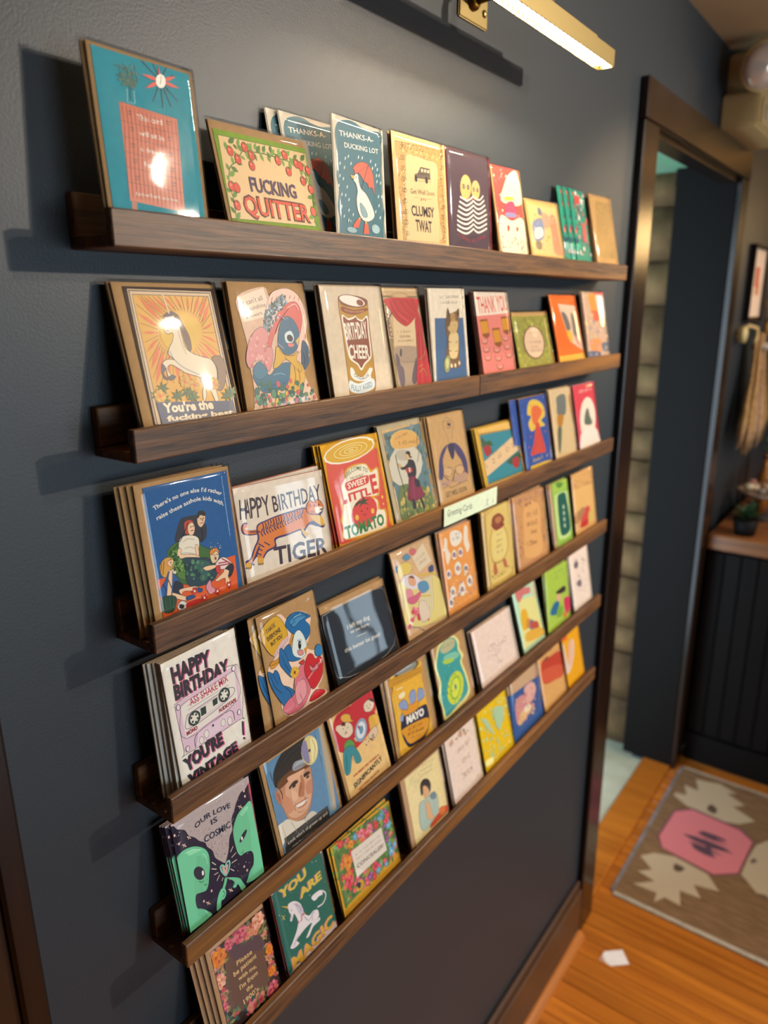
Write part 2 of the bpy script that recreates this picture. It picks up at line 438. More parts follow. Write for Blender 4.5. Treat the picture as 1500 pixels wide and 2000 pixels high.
l 8a744e 4 719 751 836 755
t 302a2a 124 2 CLUMSY | 346 526 875 538
t 302a2a 142 2 TWAT | 420 346 797 347
d f0d8a8/8a6a34/d8b474 60 50 120 94 1339 1167 1387 1050 1247 294 1217
d f0d8a8/8a6a34 60 50 120 80 1221 280 1232 214 237 132 232
d f0d8a8/8a6a34 60 50 120 1028 1208 1165 1226 1135 250 984 242
l 2c2622 6 596 1109 814 1113
l 2c2622 5 536 1032 814 1045
@stripes
K 4c3b45 23 30 1172 30 1172 1449 23 1449
p a8283c 33 1475 1217 1471 1216 1453 31 1449
e dcb26a 502 1004 149 6 -12 -162
e dcb26a 775 993 120 2 -9 -129
s ccb27a 383 1039 447 1088 570 1102 638 1063 503 1029
s ccb27a 678 1052 757 1091 850 1090 890 1042 778 1031
e 23202c 445 1008 32 0 0 32
e 9aa6b4 445 1008 16 0 0 16
e 23202c 567 1009 32 0 0 32
e 9aa6b4 567 1009 16 0 0 16
e 23202c 721 997 28 0 0 28
e 9aa6b4 721 997 14 0 0 14
e 23202c 827 996 28 0 0 28
e 9aa6b4 827 996 14 0 0 14
s c02838 625 890 701 897 664 850
m ece4d8 25 338 866 477 837 521 829 636 871 702 909
m ece4d8 23 702 909 792 874 892 879 987 940
m ece4d8 25 313 805 451 774 516 768 631 810 697 847
m ece4d8 23 697 847 788 812 887 817 1010 880
m ece4d8 25 288 743 426 712 512 707 627 749 693 786
m ece4d8 23 693 786 783 750 883 754 1032 819
m ece4d8 25 263 681 401 650 507 646 622 687 688 724
m ece4d8 23 688 724 779 687 879 691 1055 758
m ece4d8 25 239 620 376 587 502 585 618 625 684 662
m ece4d8 23 684 662 775 625 874 628 1078 697
m ece4d8 25 234 559 371 527 498 524 613 563 679 600
m ece4d8 23 679 600 770 562 870 565 1073 633
m ece4d8 25 229 499 366 466 493 462 609 501 674 538
m ece4d8 23 674 538 766 500 866 502 1069 569
m ece4d8 25 224 439 362 405 488 400 604 439 670 475
m ece4d8 23 670 475 761 437 861 439 1065 505
m b03040 1 210 370 614 293 1035 398
q b03444 9 33 7 210 366 593 286
q b03444 8 30 7 606 293 1034 381
@cake
K cc4f48 61 30 935 30 935 1477 61 1477
d e8d8bc/d9706a/b03038/2f4a3a 90 80 240 28 1461 489 1474 992 341 0 308
s efe2b4 549 1361 831 1461 911 1317 980 1034 760 931 347 944 227 995 305 1120
s b84a6a 393 948 655 978 650 784 355 805
s 8a86b0 346 804 656 809 665 754 348 744
s efe4bc 162 753 509 693 857 755 1038 513 1034 215 67 230 43 469
d c84a52/d97a7a 40 100 250 126 452 1015 427 1034 215 72 250
s d9c63c 372 1036 650 1049 615 1005 350 988
p b8343c 329 623 416 607 371 524 327 532
p b8343c 626 608 720 602 679 538 631 536
@tanscene
K d9a868 68 30 1268 30 1268 1086 68 1086
p e3bb7e 126 1031 1215 1043 1295 219 102 249
s 7a88a8 183 732 472 837 621 801 585 553 334 454 190 493
s e6e0d0 246 648 524 684 530 551 243 495
s 6a7a88 483 1013 604 978 598 889 469 903
s c89a80 615 934 871 883 869 724 635 690
s d98a6a 929 887 1154 878 1218 417 1277 254 930 269 900 498
s 8a7a60 227 450 434 436 393 323 213 340
d c8743c/a8905c/8a9ab0/d9c090 60 80 240 199 950 1197 995 1286 278 171 295
@greens
K 1f8a74 20 30 710 30 710 1511 20 1511
d c85a50/e0d6d0/2fae86/1d5a6a/7a3a5a/d88a8a 90 150 500 121 1494 663 1478 704 310 67 296
s c84a48 210 1385 474 1405 401 1285 229 1253
s c05a5c 440 919 594 883 566 605 403 617
s 1f3a5a -289 634 111 618 152 548 -299 514
@tanplain
K b89058 120 30 1164 30 1164 1510 120 1510
p a8854c 260 1403 1088 1418 1012 308 148 315
d 8a7040/c8a468/98804c 80 80 260 287 1380 1043 1401 968 362 205 369
@unicorn
K 4a3c34 120 30 1149 30 1149 1428 120 1428
p d8b890 164 1406 1108 1398 1103 162 136 195
p 2f2a28 172 1397 1096 1388 1094 154 148 193
p d8b890 183 1387 1087 1378 1083 156 159 192
p 3a2c22 201 1360 1065 1354 1059 167 193 188
p e0a42c 206 1354 1055 1348 1050 168 200 187
l 5a3a14 4 897 1001 1048 998
l 5a3a14 4 886 973 1047 902
p e06a2c 912 969 951 962 992 944 1047 902 980 920 941 942
l 5a3a14 4 871 944 1046 807
l 5a3a14 4 851 917 1045 716
p e06a2c 873 908 930 873 985 818 1045 716 950 787 902 848
l 5a3a14 4 827 892 1044 630
l 5a3a14 4 799 870 993 554
p e06a2c 816 856 882 793 941 706 993 554 886 674 839 767
l 5a3a14 4 769 850 937 503
l 5a3a14 4 736 833 888 507
p e06a2c 747 815 804 748 852 658 888 507 796 633 760 728
l 5a3a14 4 702 819 832 511
l 5a3a14 4 666 810 771 516
p e06a2c 669 790 714 728 750 648 771 516 701 630 675 714
l 5a3a14 4 630 804 705 521
l 5a3a14 4 595 801 637 526
p e06a2c 591 781 621 721 639 645 637 526 593 637 584 714
l 5a3a14 4 561 803 567 532
l 5a3a14 4 528 808 497 538
p e06a2c 517 789 530 725 529 649 497 538 484 652 494 727
l 5a3a14 4 497 818 429 543
l 5a3a14 4 469 830 363 548
p e06a2c 453 813 449 740 427 659 363 548 380 675 411 753
l 5a3a14 4 445 846 300 553
l 5a3a14 4 423 864 242 558
p e06a2c 403 850 384 766 341 675 242 558 288 704 342 789
l 5a3a14 4 406 885 225 610
l 5a3a14 4 393 908 224 683
p e06a2c 370 899 349 834 309 767 224 683 270 793 318 855
l 5a3a14 4 385 933 223 761
l 5a3a14 4 381 960 222 845
p e06a2c 356 955 331 918 293 882 222 845 273 906 315 937
l 5a3a14 4 382 987 221 931
l 5a3a14 4 387 1014 220 1018
p e06a2c 363 1015 327 1005 284 1004 220 1018 285 1029 328 1026
l 5a3a14 4 397 1041 219 1105
l 5a3a14 4 411 1068 218 1190
p e06a2c 389 1074 338 1091 285 1123 218 1190 306 1153 355 1115
l 5a3a14 4 429 1094 223 1272
l 5a3a14 4 451 1118 260 1343
p e06a2c 433 1129 374 1170 319 1231 260 1343 357 1262 405 1195
l 5a3a14 4 476 1140 287 1344
l 5a3a14 4 505 1161 322 1344
p e06a2c 492 1176 437 1205 383 1253 322 1344 413 1284 461 1230
l 5a3a14 4 536 1178 364 1345
l 5a3a14 4 569 1192 413 1345
p e06a2c 562 1211 515 1233 468 1271 413 1345 492 1298 535 1255
l 5a3a14 4 603 1203 469 1346
l 5a3a14 4 639 1211 530 1347
p e06a2c 639 1231 603 1252 569 1285 530 1347 589 1305 620 1268
l 5a3a14 4 674 1215 596 1348
l 5a3a14 4 709 1215 665 1349
p e06a2c 717 1235 696 1260 678 1293 665 1349 698 1302 712 1268
l 5a3a14 4 743 1211 736 1350
l 5a3a14 4 775 1203 809 1351
p e06a2c 790 1223 785 1256 789 1295 809 1351 812 1291 804 1253
l 5a3a14 4 805 1191 881 1352
l 5a3a14 4 832 1176 951 1353
p e06a2c 852 1194 865 1240 892 1290 951 1353 921 1272 888 1226
l 5a3a14 4 855 1158 1018 1354
l 5a3a14 4 874 1137 1048 1354
p e06a2c 899 1150 921 1212 963 1276 1048 1354 999 1249 951 1190
l 5a3a14 4 888 1113 1050 1354
l 5a3a14 4 898 1087 1051 1277
p e06a2c 925 1095 944 1149 978 1206 1051 1277 1011 1184 970 1131
l 5a3a14 4 903 1059 1050 1187
l 5a3a14 4 902 1030 1049 1093
p e06a2c 930 1033 955 1056 990 1077 1049 1093 1001 1055 964 1039
e dcae1e 635 1008 228 -19 61 186
s 8a6a50 944 754 1035 770 1089 713 1082 611 1034 495 972 432 924 453 962 551 979 651
c 3a2a28 6 944 754 1035 770 1089 713 1082 611 1034 495 972 432 924 453 962 551 979 651
s 6a4838 598 1195 650 1171 685 1082 726 977 724 863 691 832 658 914 650 1027 627 1123
c 3a2a28 6 598 1195 650 1171 685 1082 726 977 724 863 691 832 658 914 650 1027 627 1123
s e6d4b4 488 1156 536 1179 592 1174 617 1123 639 1059 642 963 655 866 729 806 842 767 929 738 969 652 951 552 912 488 912 336 881 302 853 392 823 512 791 498 776 399 732 337 739 436 791 547 729 585 598 627 515 680 447 716 401 688 422 623 470 604 408 573 384 626 382 689 338 629 376 595 339 597 330 661 358 737 423 768 498 761 445 811 471 873 523 935 546 1005 487 999 459 1039 494 1109
c 3a2a28 6 488 1156 536 1179 592 1174 617 1123 639 1059 642 963 655 866 729 806 842 767 929 738 969 652 951 552 912 488 912 336 881 302 853 392 823 512 791 498 776 399 732 337 739 436 791 547 729 585 598 627 515 680 447 716 401 688 422 623 470 604 408 573 384 626 382 689 338 629 376 595 339 597 330 661 358 737 423 768 498 761 445 811 471 873 523 935 546 1005 487 999 459 1039 494 1109
s 4a4a55 352 730 379 689 345 636 382 582 339 597 330 669
c 3a2a28 6 352 730 379 689 345 636 382 582 339 597 330 669
s 4a4a55 462 596 408 573 387 602 440 622
c 3a2a28 6 462 596 408 573 387 602 440 622
s 6a5a58 749 584 844 552 787 498 751 517
m 7a86a0 9 466 842 498 761 592 676 753 600
m b8a488 8 610 1028 619 915 647 802
s 5a3a4a 473 1156 520 1190 591 1206 601 1171 539 1156
l e6d4b4 14 553 1187 528 1359
e 2a2228 557 1116 11 0 0 11
l 7a5a50 6 477 1034 502 1022
p 4f6a30 224 450 244 459 267 460 300 443 265 433 242 438
p 3a5a34 224 450 240 441 252 426 257 396 233 414 225 432
p 4f6a30 224 450 224 430 216 411 190 390 194 423 207 440
p 3a5a34 224 450 208 435 186 426 149 429 179 452 202 456
p 4f6a30 224 450 204 451 185 459 164 485 197 480 214 467
p 3a5a34 224 450 215 466 213 486 225 514 236 485 233 466
p 4f6a30 224 450 233 470 250 486 286 496 266 464 246 453
p 4f6a30 295 507 315 516 339 517 372 500 336 489 313 494
p 3a5a34 295 507 311 498 323 482 329 452 304 470 296 488
p 4f6a30 295 507 295 486 287 467 260 446 265 479 278 496
p 3a5a34 295 507 279 491 257 481 219 485 249 508 273 512
p 4f6a30 295 507 275 507 256 515 234 541 268 536 285 524
p 3a5a34 295 507 286 523 284 542 296 571 307 542 304 522
p 4f6a30 295 507 304 527 321 543 358 552 337 521 317 509
p 4f6a30 284 398 304 407 328 407 361 390 325 380 302 385
p 3a5a34 284 398 300 389 312 373 318 342 293 361 285 379
p 4f6a30 284 398 284 378 276 358 249 337 254 370 267 387
p 3a5a34 284 398 268 382 245 373 208 377 238 400 262 403
p 4f6a30 284 398 264 398 244 406 223 433 257 427 274 415
p 3a5a34 284 398 275 414 273 433 285 462 296 433 293 414
p 4f6a30 284 398 293 418 310 433 347 443 326 412 306 400
p 4f6a30 446 430 467 439 491 440 526 422 488 412 465 417
p 3a5a34 446 430 462 421 475 405 481 374 455 393 447 411
p 4f6a30 446 430 445 409 437 390 410 368 415 402 428 419
p 3a5a34 446 430 429 413 406 404 367 409 398 432 423 436
p 4f6a30 446 430 425 430 405 438 383 465 417 460 435 447
p 3a5a34 446 430 437 446 435 466 446 495 458 466 455 446
p 4f6a30 446 430 455 451 473 467 511 476 489 444 468 432
p 4f6a30 570 451 591 461 616 461 652 444 614 432 589 437
p 3a5a34 570 451 587 442 600 426 606 394 580 413 571 432
p 4f6a30 570 451 569 430 561 410 533 388 539 423 552 440
p 3a5a34 570 451 552 434 529 425 488 429 521 453 546 457
p 4f6a30 570 451 548 451 528 459 505 486 540 482 558 469
p 3a5a34 570 451 561 468 558 488 570 517 582 487 579 467
p 4f6a30 570 451 580 472 598 488 636 498 615 465 593 453
p 4f6a30 615 398 637 408 663 408 699 390 660 379 635 384
p 3a5a34 615 398 633 389 646 373 652 340 626 360 617 378
p 4f6a30 615 398 615 377 606 357 578 335 584 370 597 387
p 3a5a34 615 398 598 381 574 372 533 377 566 401 592 404
p 4f6a30 615 398 594 398 573 406 550 434 586 429 604 416
p 3a5a34 615 398 606 415 604 435 616 465 627 435 625 415
p 4f6a30 615 398 626 419 644 436 683 445 661 412 639 400
p 4f6a30 1033 376 1057 386 1085 387 1125 367 1082 355 1055 361
p 3a5a34 1033 376 1052 366 1066 350 1074 315 1045 335 1035 355
p 4f6a30 1033 376 1032 354 1023 332 993 310 1000 346 1014 365
p 3a5a34 1033 376 1014 358 988 348 943 354 980 379 1008 383
p 4f6a30 1033 376 1010 375 987 384 961 414 1000 409 1020 395
p 3a5a34 1033 376 1023 393 1021 414 1033 446 1045 414 1043 393
p 4f6a30 1033 376 1045 398 1065 416 1107 425 1082 390 1058 378
p 4f6a30 1086 405 1110 416 1139 417 1179 397 1136 384 1108 390
p 3a5a34 1086 405 1105 396 1120 379 1128 345 1098 365 1088 384
p 4f6a30 1086 405 1085 383 1076 362 1046 339 1052 376 1067 394
p 3a5a34 1086 405 1067 387 1040 377 995 383 1032 409 1060 412
p 4f6a30 1086 405 1063 404 1039 413 1013 443 1053 439 1073 425
p 3a5a34 1086 405 1076 423 1074 444 1086 476 1099 444 1096 423
p 4f6a30 1086 405 1098 428 1118 445 1160 455 1136 419 1112 407
w d8a830/c8902c/d85c30 60 8 249 440
w d8a830/c8902c/d85c30 60 8 557 549
w d8a830/c8902c/d85c30 60 8 656 509
w d8a830/c8902c/d85c30 60 8 895 506
p 3d4260 189 391 1084 319 1065 132 205 178
t efd9b4 88 3 You're_the | 250 288 828 267
t efd9b4 50 3 fucking_best | 266 207 1057 184
@bonnet
k e7c6ae 118 1321 506 1424 570 1325 700 1396 859 1413 1004 1346 1086 1218 1099 1051 1030 904 1079 809 1038 623 944 517 971 383 1097 180 1074 8 89 90 116 210 153 434 145 608 155 865 123 1087
p edd0b4 115 1311 504 1414 565 1132 153 1069
t 3a2c28 52 0 It_can't_all | 172 1228 471 1289
t 3a2c28 47 0 be_sunshine | 182 1167 501 1223
t 3a2c28 41 0 &_flowers | 199 1096 434 1144
s edc2ae 587 1342 726 1400 884 1406 1016 1337 1082 1200 1095 1033 1008 868 925 742 858 745 974 962 987 1145 903 1255 730 1184 547 938 466 800 409 820 407 977 470 1151
c 3c2c30 4 587 1342 726 1400 884 1406 1016 1337 1082 1200 1095 1033 1008 868 925 742 858 745 974 962 987 1145 903 1255 730 1184 547 938 466 800 409 820 407 977 470 1151
s d65a52 546 1044 674 1166 823 1251 960 1270 1022 1182 1016 1053 938 926 886 1055 766 1112 647 1042 540 903 479 799 414 788 481 923
c 3c2c30 4 546 1044 674 1166 823 1251 960 1270 1022 1182 1016 1053 938 926 886 1055 766 1112 647 1042 540 903 479 799 414 788 481 923
v 3a5a5c/55707a/7a94a0/2f4a44 60 70 60 464 958 475 1063 532 1150 606 1202 696 1264 792 1291
d c8d4dc/8aa4b4/3f5a60 50 80 160 486 1168 783 1308 826 1264 501 957
s d98a88 213 914 366 1013 456 976 457 871 368 804 491 799 473 657 388 556 338 666 218 673 133 609 109 714
c 3c2c30 4 213 914 366 1013 456 976 457 871 368 804 491 799 473 657 388 556 338 666 218 673 133 609 109 714
d e8aaa4/c87070 22 100 240 201 915 452 959 428 625 137 626
s 24607e 631 971 740 1112 867 1092 937 981 922 853 844 746 704 716 592 794
c 3c2c30 4 631 971 740 1112 867 1092 937 981 922 853 844 746 704 716 592 794
s cfdde0 713 933 813 966 850 892 811 839 719 842
c 3c2c30 4 713 933 813 966 850 892 811 839 719 842
e 15181c 785 887 45 -13 -13 -36
s d9787c 743 832 836 829 814 793 749 796
c 3c2c30 4 743 832 836 829 814 793 749 796
p d9b048 868 855 949 911 889 799
s 2c6a88 553 617 737 623 722 496 633 393 415 340 269 353 192 448 164 537 267 565 322 596 404 519
c 3c2c30 4 553 617 737 623 722 496 633 393 415 340 269 353 192 448 164 537 267 565 322 596 404 519
m 16384c 6 320 420 430 410 542 455
m 16384c 6 361 380 499 377 615 431
m 7fb0c0 7 454 516 558 526 631 503
s 3a7690 176 589 290 668 375 557 299 492 204 500
c 3c2c30 4 176 589 290 668 375 557 299 492 204 500
s 204e6c 977 851 1057 773 1038 623 935 536 914 631
c 3c2c30 4 977 851 1057 773 1038 623 935 536 914 631
s d8a83c 754 640 897 613 936 480 867 354 721 311 625 357 692 480
c 3c2c30 4 754 640 897 613 936 480 867 354 721 311 625 357 692 480
s d9a82c 570 813 666 718 796 711 885 744 838 654 898 557 849 520 750 622 667 664 549 599 469 586 518 690
c 3c2c30 4 570 813 666 718 796 711 885 744 838 654 898 557 849 520 750 622 667 664 549 599 469 586 518 690
m 7a5a18 6 588 776 677 709 821 701
d 3f6a54/5a8a68/2f5a50/c85858 60 150 400 142 435 973 458 1093 161 116 210
d 4a8a78/6aa05c/c8605c/d8b848 26 120 300 213 323 617 321 671 205 208 191
l d8c8d8 5 691 1127 737 1101
l d8c8d8 5 717 1105 764 1079
l d8c8d8 5 751 1117 798 1091
l d8c8d8 5 599 826 644 799
l d8c8d8 5 626 807 671 779
l d8c8d8 5 577 841 622 814
m 14384c 6 992 794 1017 718 988 626
m 14384c 6 952 740 969 665 947 591
l 8a6418 6 662 700 682 672
m 8a6418 5 781 584 784 473 737 384
m 8a6418 5 844 561 847 449 790 351
m f0e0d8 7 799 1201 928 1246 982 1182
m a83a3c 6 573 937 680 1077 838 1201
l c89084 5 599 1286 622 1322
l c89084 5 667 1294 690 1329
l c89084 5 735 1301 758 1337
l c89084 5 804 1309 828 1344
l c89084 5 871 1302 895 1338
l c89084 5 939 1295 963 1331
l c89084 5 1008 1288 1032 1324
l c05858 10 143 278 160 249
l c05858 10 167 279 129 247
@cheer
K dccab0 20 30 1182 30 1182 1445 20 1445
s 7d3c22 327 1311 370 1335 524 1348 698 1337 860 1299 882 1243 861 1048 851 795 845 511 826 269 754 160 571 79 307 107 293 219 303 424 310 696 317 1006 311 1166
s b98a24 336 1278 389 1232 601 1203 831 1223 873 1243 852 1048 841 795 834 512 812 270 747 172 574 93 319 120 306 218 313 423 323 695 329 1005 323 1165
e 7d3c22 591 1277 264 -33 -7 -71
e ece6d8 587 1280 237 -31 -5 -60
e 8a4526 729 1258 66 -11 -8 -36
s 8a4020 381 1216 594 1176 843 1193 836 1160 581 1119 373 1158
t d8a878 27 0 HOORAY-HOORAY | 413 1165 586 1138 796 1149
s efe6d6 350 1114 463 1080 576 1097 609 1105 639 1077 725 1056 840 1099 830 908 822 669 791 586 672 523 574 456 513 526 396 596 364 693 352 897
s 8a4423 371 1095 462 1056 567 1073 606 1091 638 1055 729 1037 816 1074 806 909 799 670 769 601 653 541 581 484 531 543 425 608 391 706 377 896
t f2ead8 200 2 BIRTHDAY | 371 831 791 840
t f2ead8 164 2 CHEER | 383 613 771 590
s e8e6dc 375 501 426 484 465 412 570 375 673 424 743 475 797 457 747 390 736 341 581 325 449 343 390 376 360 420
t 4a4a50 41 1 CHUG-A-LUG | 413 399 562 340 709 378
s dfe6e6 324 354 486 305 772 345 781 229 526 182 317 230
t 8aa0a8 66 2 FULLY_AGED | 330 246 488 214 750 247
@curtain
K d9bc94 18 30 837 30 837 1446 18 1446
p c9a67a 20 1417 821 1416 854 160 9 150
p 8a7048 17 1359 790 1354 794 1327 21 1330
e b89868 399 1362 200 -1 10 37
e c9a67a 398 1357 146 -2 6 24
m 4a3c2c 8 22 1287 75 1278 75 1243 24 1237 16 1263 52 1266
m 4a3c2c 8 27 1231 80 1222 81 1187 29 1182 21 1208 57 1211
m 4a3c2c 8 33 1176 85 1167 86 1132 34 1127 26 1153 62 1155
m 4a3c2c 8 38 1121 90 1111 91 1076 39 1071 31 1097 67 1100
m 4a3c2c 8 43 1065 96 1055 96 1020 45 1015 37 1042 72 1044
m 4a3c2c 8 48 1009 101 999 102 964 50 959 42 986 78 988
m 4a3c2c 8 53 953 106 943 107 908 55 903 47 930 83 932
m 4a3c2c 8 59 897 112 887 112 851 60 847 52 874 88 876
m 4a3c2c 8 64 841 117 830 118 795 66 791 57 818 94 819
m 2c2c34 16 190 1162 91 1075 47 958 46 840
m 4a4a50 12 157 1133 38 1017 6 900
p 8a7448 -17 813 121 808 89 735 95 180 9 150 19 664
p d9bd92 186 1147 692 1096 598 697 98 720
s a89078 102 690 581 683 626 541 581 168 97 187 98 481
s 6a5a62 104 600 173 567 175 476 236 411 210 216 103 210
s 5a4c54 571 544 523 314 449 195 381 247 470 426
m b09a80 8 307 574 479 611 582 636
m 8a7868 8 234 502 446 489 563 513
s 4a4048 228 676 254 653 228 578 194 595
q 2c2420 14 34 4 209 876 532 878
q 2c2420 11 34 4 253 818 493 815
q 2c2420 15 34 4 204 760 551 758
s b8242c 62 1316 780 1319 787 1219 724 1111 621 1036 465 963 363 980 227 1058 131 1177
s b8242c 741 1173 780 1110 813 970 796 751 839 592 853 321 869 143 495 160 585 543 640 850 658 1020
m 7d1820 9 137 1294 242 1117 446 993
m 7d1820 9 240 1302 354 1145 570 1052
m 7d1820 9 370 1302 495 1174 649 1089
m 7d1820 9 503 1303 615 1219 709 1157
m 7d1820 9 638 1303 692 1250 735 1203
m 7d1820 9 738 1111 695 849 544 187
m 7d1820 9 753 1064 754 753 697 174
m 7d1820 9 776 1095 796 751 800 181
m e0585c 7 189 1302 298 1131 506 1015
m e0585c 7 748 1095 729 816 613 181
m 9a7a34 12 618 510 746 565 791 626
m 9a7a34 12 593 418 684 443
m 9a7a34 14 572 341 695 379 741 281
@cat
K dcd0ba 34 30 981 30 981 1431 34 1431
p 46668e 146 1041 912 1029 948 152 66 150
q 2c2c30 20 38 4 308 1303 820 1312
q 2c2c30 18 35 4 319 1228 790 1236
s 7a5a3a 495 1179 530 1099 642 1112 724 1127 799 1162 796 1045 759 915 711 803 751 669 731 472 750 371 646 329 456 343 372 415 379 576 430 718 411 911 446 1053
s d9c08c 506 811 714 819 723 654 650 477 476 489 461 652
s c9a870 497 972 736 981 702 852 584 808 481 860
s b8925c 559 1082 663 1099 674 999 577 985
s 6a4a2c 462 1052 557 1066 523 939 444 925
s 3c2c20 502 1163 536 1098 494 1060
s 3c2c20 784 1142 786 1061 733 1078
l 3c2a1c 9 450 861 526 842
l 3c2a1c 9 430 718 521 697
l 3c2a1c 9 714 704 646 683
l 3c2a1c 9 428 589 520 576
l 3c2a1c 9 680 574 614 562
l 3c2a1c 9 590 1081 595 1001
l 3c2a1c 9 648 1088 637 1008
e 8aa06a 511 920 13 0 0 13
e 8aa06a 658 928 13 0 0 13
l a8705c 10 575 857 606 855
s 8a8a5c 298 436 370 512 454 506 457 392 403 298 310 303
s b8b87c 340 449 413 485 425 394 361 334
e e0d0ac 491 370 26 0 0 30
e e0d0ac 593 369 26 0 0 30
e e0d0ac 707 394 26 0 0 30
l 5a4630 7 577 482 563 384
@thank
K ddcdbc 20 30 1096 30 1096 1422 20 1422
p d87a70 -56 1062 1089 1094 1152 124 -177 100
t c84a44 262 1 THANK_YOU | 89 1099 1059 1135
p 8a4a1c 100 1007 343 1016 355 752 240 712 125 760
p c88a1c 109 975 327 985 339 803 129 792
m 8a5a2c 16 72 727 95 651 226 645 290 719
s d89a90 101 700 135 663 216 663 247 697 170 683
m 8a5a2c 16 89 600 112 522 243 515 308 589
s d89a90 118 572 152 534 233 534 265 568 187 554
m 8a5a2c 16 106 471 129 393 261 385 325 459
s d89a90 135 443 169 405 251 404 282 438 204 425
p 8a4a1c 449 866 705 873 719 601 598 561 477 612
p c88a1c 460 833 689 841 701 653 482 644
m 8a5a2c 16 422 578 446 499 584 492 651 567
s d89a90 452 550 488 512 573 511 606 546 524 532
m 8a5a2c 16 440 447 465 367 603 359 670 434
s d89a90 471 418 507 379 592 378 625 413 543 399
m 8a5a2c 16 459 315 483 234 622 224 690 299
s d89a90 489 285 525 246 611 244 644 278 562 266
p 8a4a1c 785 1039 1039 1050 1054 787 934 747 814 795
p c88a1c 796 1006 1023 1017 1036 837 818 826
m 8a5a2c 16 758 747 784 666 927 661 997 738
s d89a90 790 718 828 680 916 680 950 716 865 700
m 8a5a2c 16 778 613 804 532 948 525 1018 602
s d89a90 810 584 848 545 937 544 971 580 886 566
m 8a5a2c 16 798 479 824 397 969 389 1039 466
s d89a90 830 449 868 410 957 408 992 444 906 430
@oval
K 8f8a3c -17 30 1374 30 1374 1053 -17 1053
d a89a48/7f8a3a/b8a860/6a7a34/a8b040 130 100 340 -4 1027 1365 1038 1388 171 -71 168
e 6a4a30 679 593 425 -28 73 291
e d9b898 679 593 378 -26 62 265
q 5a4038 9 43 6 475 741 921 747
q 3c2a24 12 42 9 413 588 965 577
q 5a4038 7 36 5 499 510 782 503
q 5a4038 10 40 6 467 432 922 429
@orange
K d8641c 20 30 1223 30 1223 1418 20 1418
p d9b8a0 356 1256 1152 1217 1254 338 641 547
s 5a5a5c 465 1100 662 1054 780 809 606 725 517 903
s 6a625c 902 1095 1061 936 1012 622 871 627 854 851
s d8a830 561 748 770 720 778 541 627 581
s c8887a 862 672 1088 529 1107 437 955 489
p d8a838 48 292 1222 294 1261 108 -22 125
@collage
K b89a84 20 30 1171 30 1171 1473 20 1473
s c8842c 352 1419 704 1447 751 1191 799 932 488 959 373 1190
s d9cdc8 753 1401 1142 1394 1192 1024 886 1002
s c8503c 469 1098 779 1074 792 909 474 913
s d88850 160 504 738 531 761 292 279 291
s 5a6478 773 435 1178 444 1192 273 859 288
s 4a5a7a 36 302 657 273 556 160 57 174
s c8343c 715 1482 1202 1478 1186 1431 700 1435
d d8a87a/7a8494/c8a0a0/d8b880 60 150 400 42 1099 1226 1023 1195 175 68 208
@kids
K 2a5c94 105 30 1120 30 1120 1422 105 1422
t f0ead8 43 1 There's_no_one_else_I'd_rather | 194 1191 361 1239 640 1274 861 1243 1007 1179
t f0ead8 43 1 raise_these_asshole_kids_with. | 209 1096 418 1140 663 1182 845 1157 1018 1070
p dd5c20 74 540 1075 528 1048 104 53 153
s 3f6a2c 264 775 341 828 419 833 590 791 736 686 838 660 846 588 688 424 436 396 317 498 256 679
c 241c1c 4 264 775 341 828 419 833 590 791 736 686 838 660 846 588 688 424 436 396 317 498 256 679
s 557f38 347 655 427 666 438 563 436 447 339 508
c 241c1c 4 347 655 427 666 438 563 436 447 339 508
s 2a2a34 479 1049 599 1055 667 1040 705 965 762 918 737 805 669 771 596 823 481 851 401 838 366 863 415 965
c 241c1c 4 479 1049 599 1055 667 1040 705 965 762 918 737 805 669 771 596 823 481 851 401 838 366 863 415 965
s e6c09a 673 1039 722 1058 768 1026 748 955 696 916 662 958
c 241c1c 4 673 1039 722 1058 768 1026 748 955 696 916 662 958
s 241c1c 665 1040 694 1076 749 1072 776 1036 756 1020 708 1039 677 1013
c 241c1c 4 665 1040 694 1076 749 1072 776 1036 756 1020 708 1039 677 1013
s c2482c 511 1009 573 1019 612 992 609 936 547 884 500 896 498 962
c 241c1c 4 511 1009 573 1019 612 992 609 936 547 884 500 896 498 962
s f0caa4 543 968 597 989 621 934 596 873 554 866 535 904
c 241c1c 4 543 968 597 989 621 934 596 873 554 866 535 904
s e8e0cc 424 857 506 878 620 842 649 776 605 652 563 646 410 679 398 773
c 241c1c 4 424 857 506 878 620 842 649 776 605 652 563 646 410 679 398 773
s f0caa4 392 774 425 758 416 710 539 678 623 639 599 617 390 676 368 715
c 241c1c 4 392 774 425 758 416 710 539 678 623 639 599 617 390 676 368 715
s f0caa4 594 756 626 740 621 648 590 656
c 241c1c 4 594 756 626 740 621 648 590 656
s 24404a 427 666 620 623 738 582 822 456 759 351 568 339 436 396 428 566
c 241c1c 4 427 666 620 623 738 582 822 456 759 351 568 339 436 396 428 566
s 345e58 555 598 732 550 728 413 596 382
c 241c1c 4 555 598 732 550 728 413 596 382
d 4a7a50/1f343c/5a8a6a 26 100 240 440 629 758 577 783 362 439 412
s d8a040 160 673 225 720 299 708 325 644 298 602 238 586 247 535 174 548 149 612
c 241c1c 4 160 673 225 720 299 708 325 644 298 602 238 586 247 535 174 548 149 612
s f0c09a 247 682 304 686 322 645 292 617 248 641
c 241c1c 4 247 682 304 686 322 645 292 617 248 641
s e8d8c0 240 594 315 589 326 545 268 545
c 241c1c 4 240 594 315 589 326 545 268 545
s 2c5c9c 105 430 185 504 247 584 320 514 358 403 270 346 191 338 120 360
c 241c1c 4 105 430 185 504 247 584 320 514 358 403 270 346 191 338 120 360
s 242838 293 472 380 413 343 323 254 368
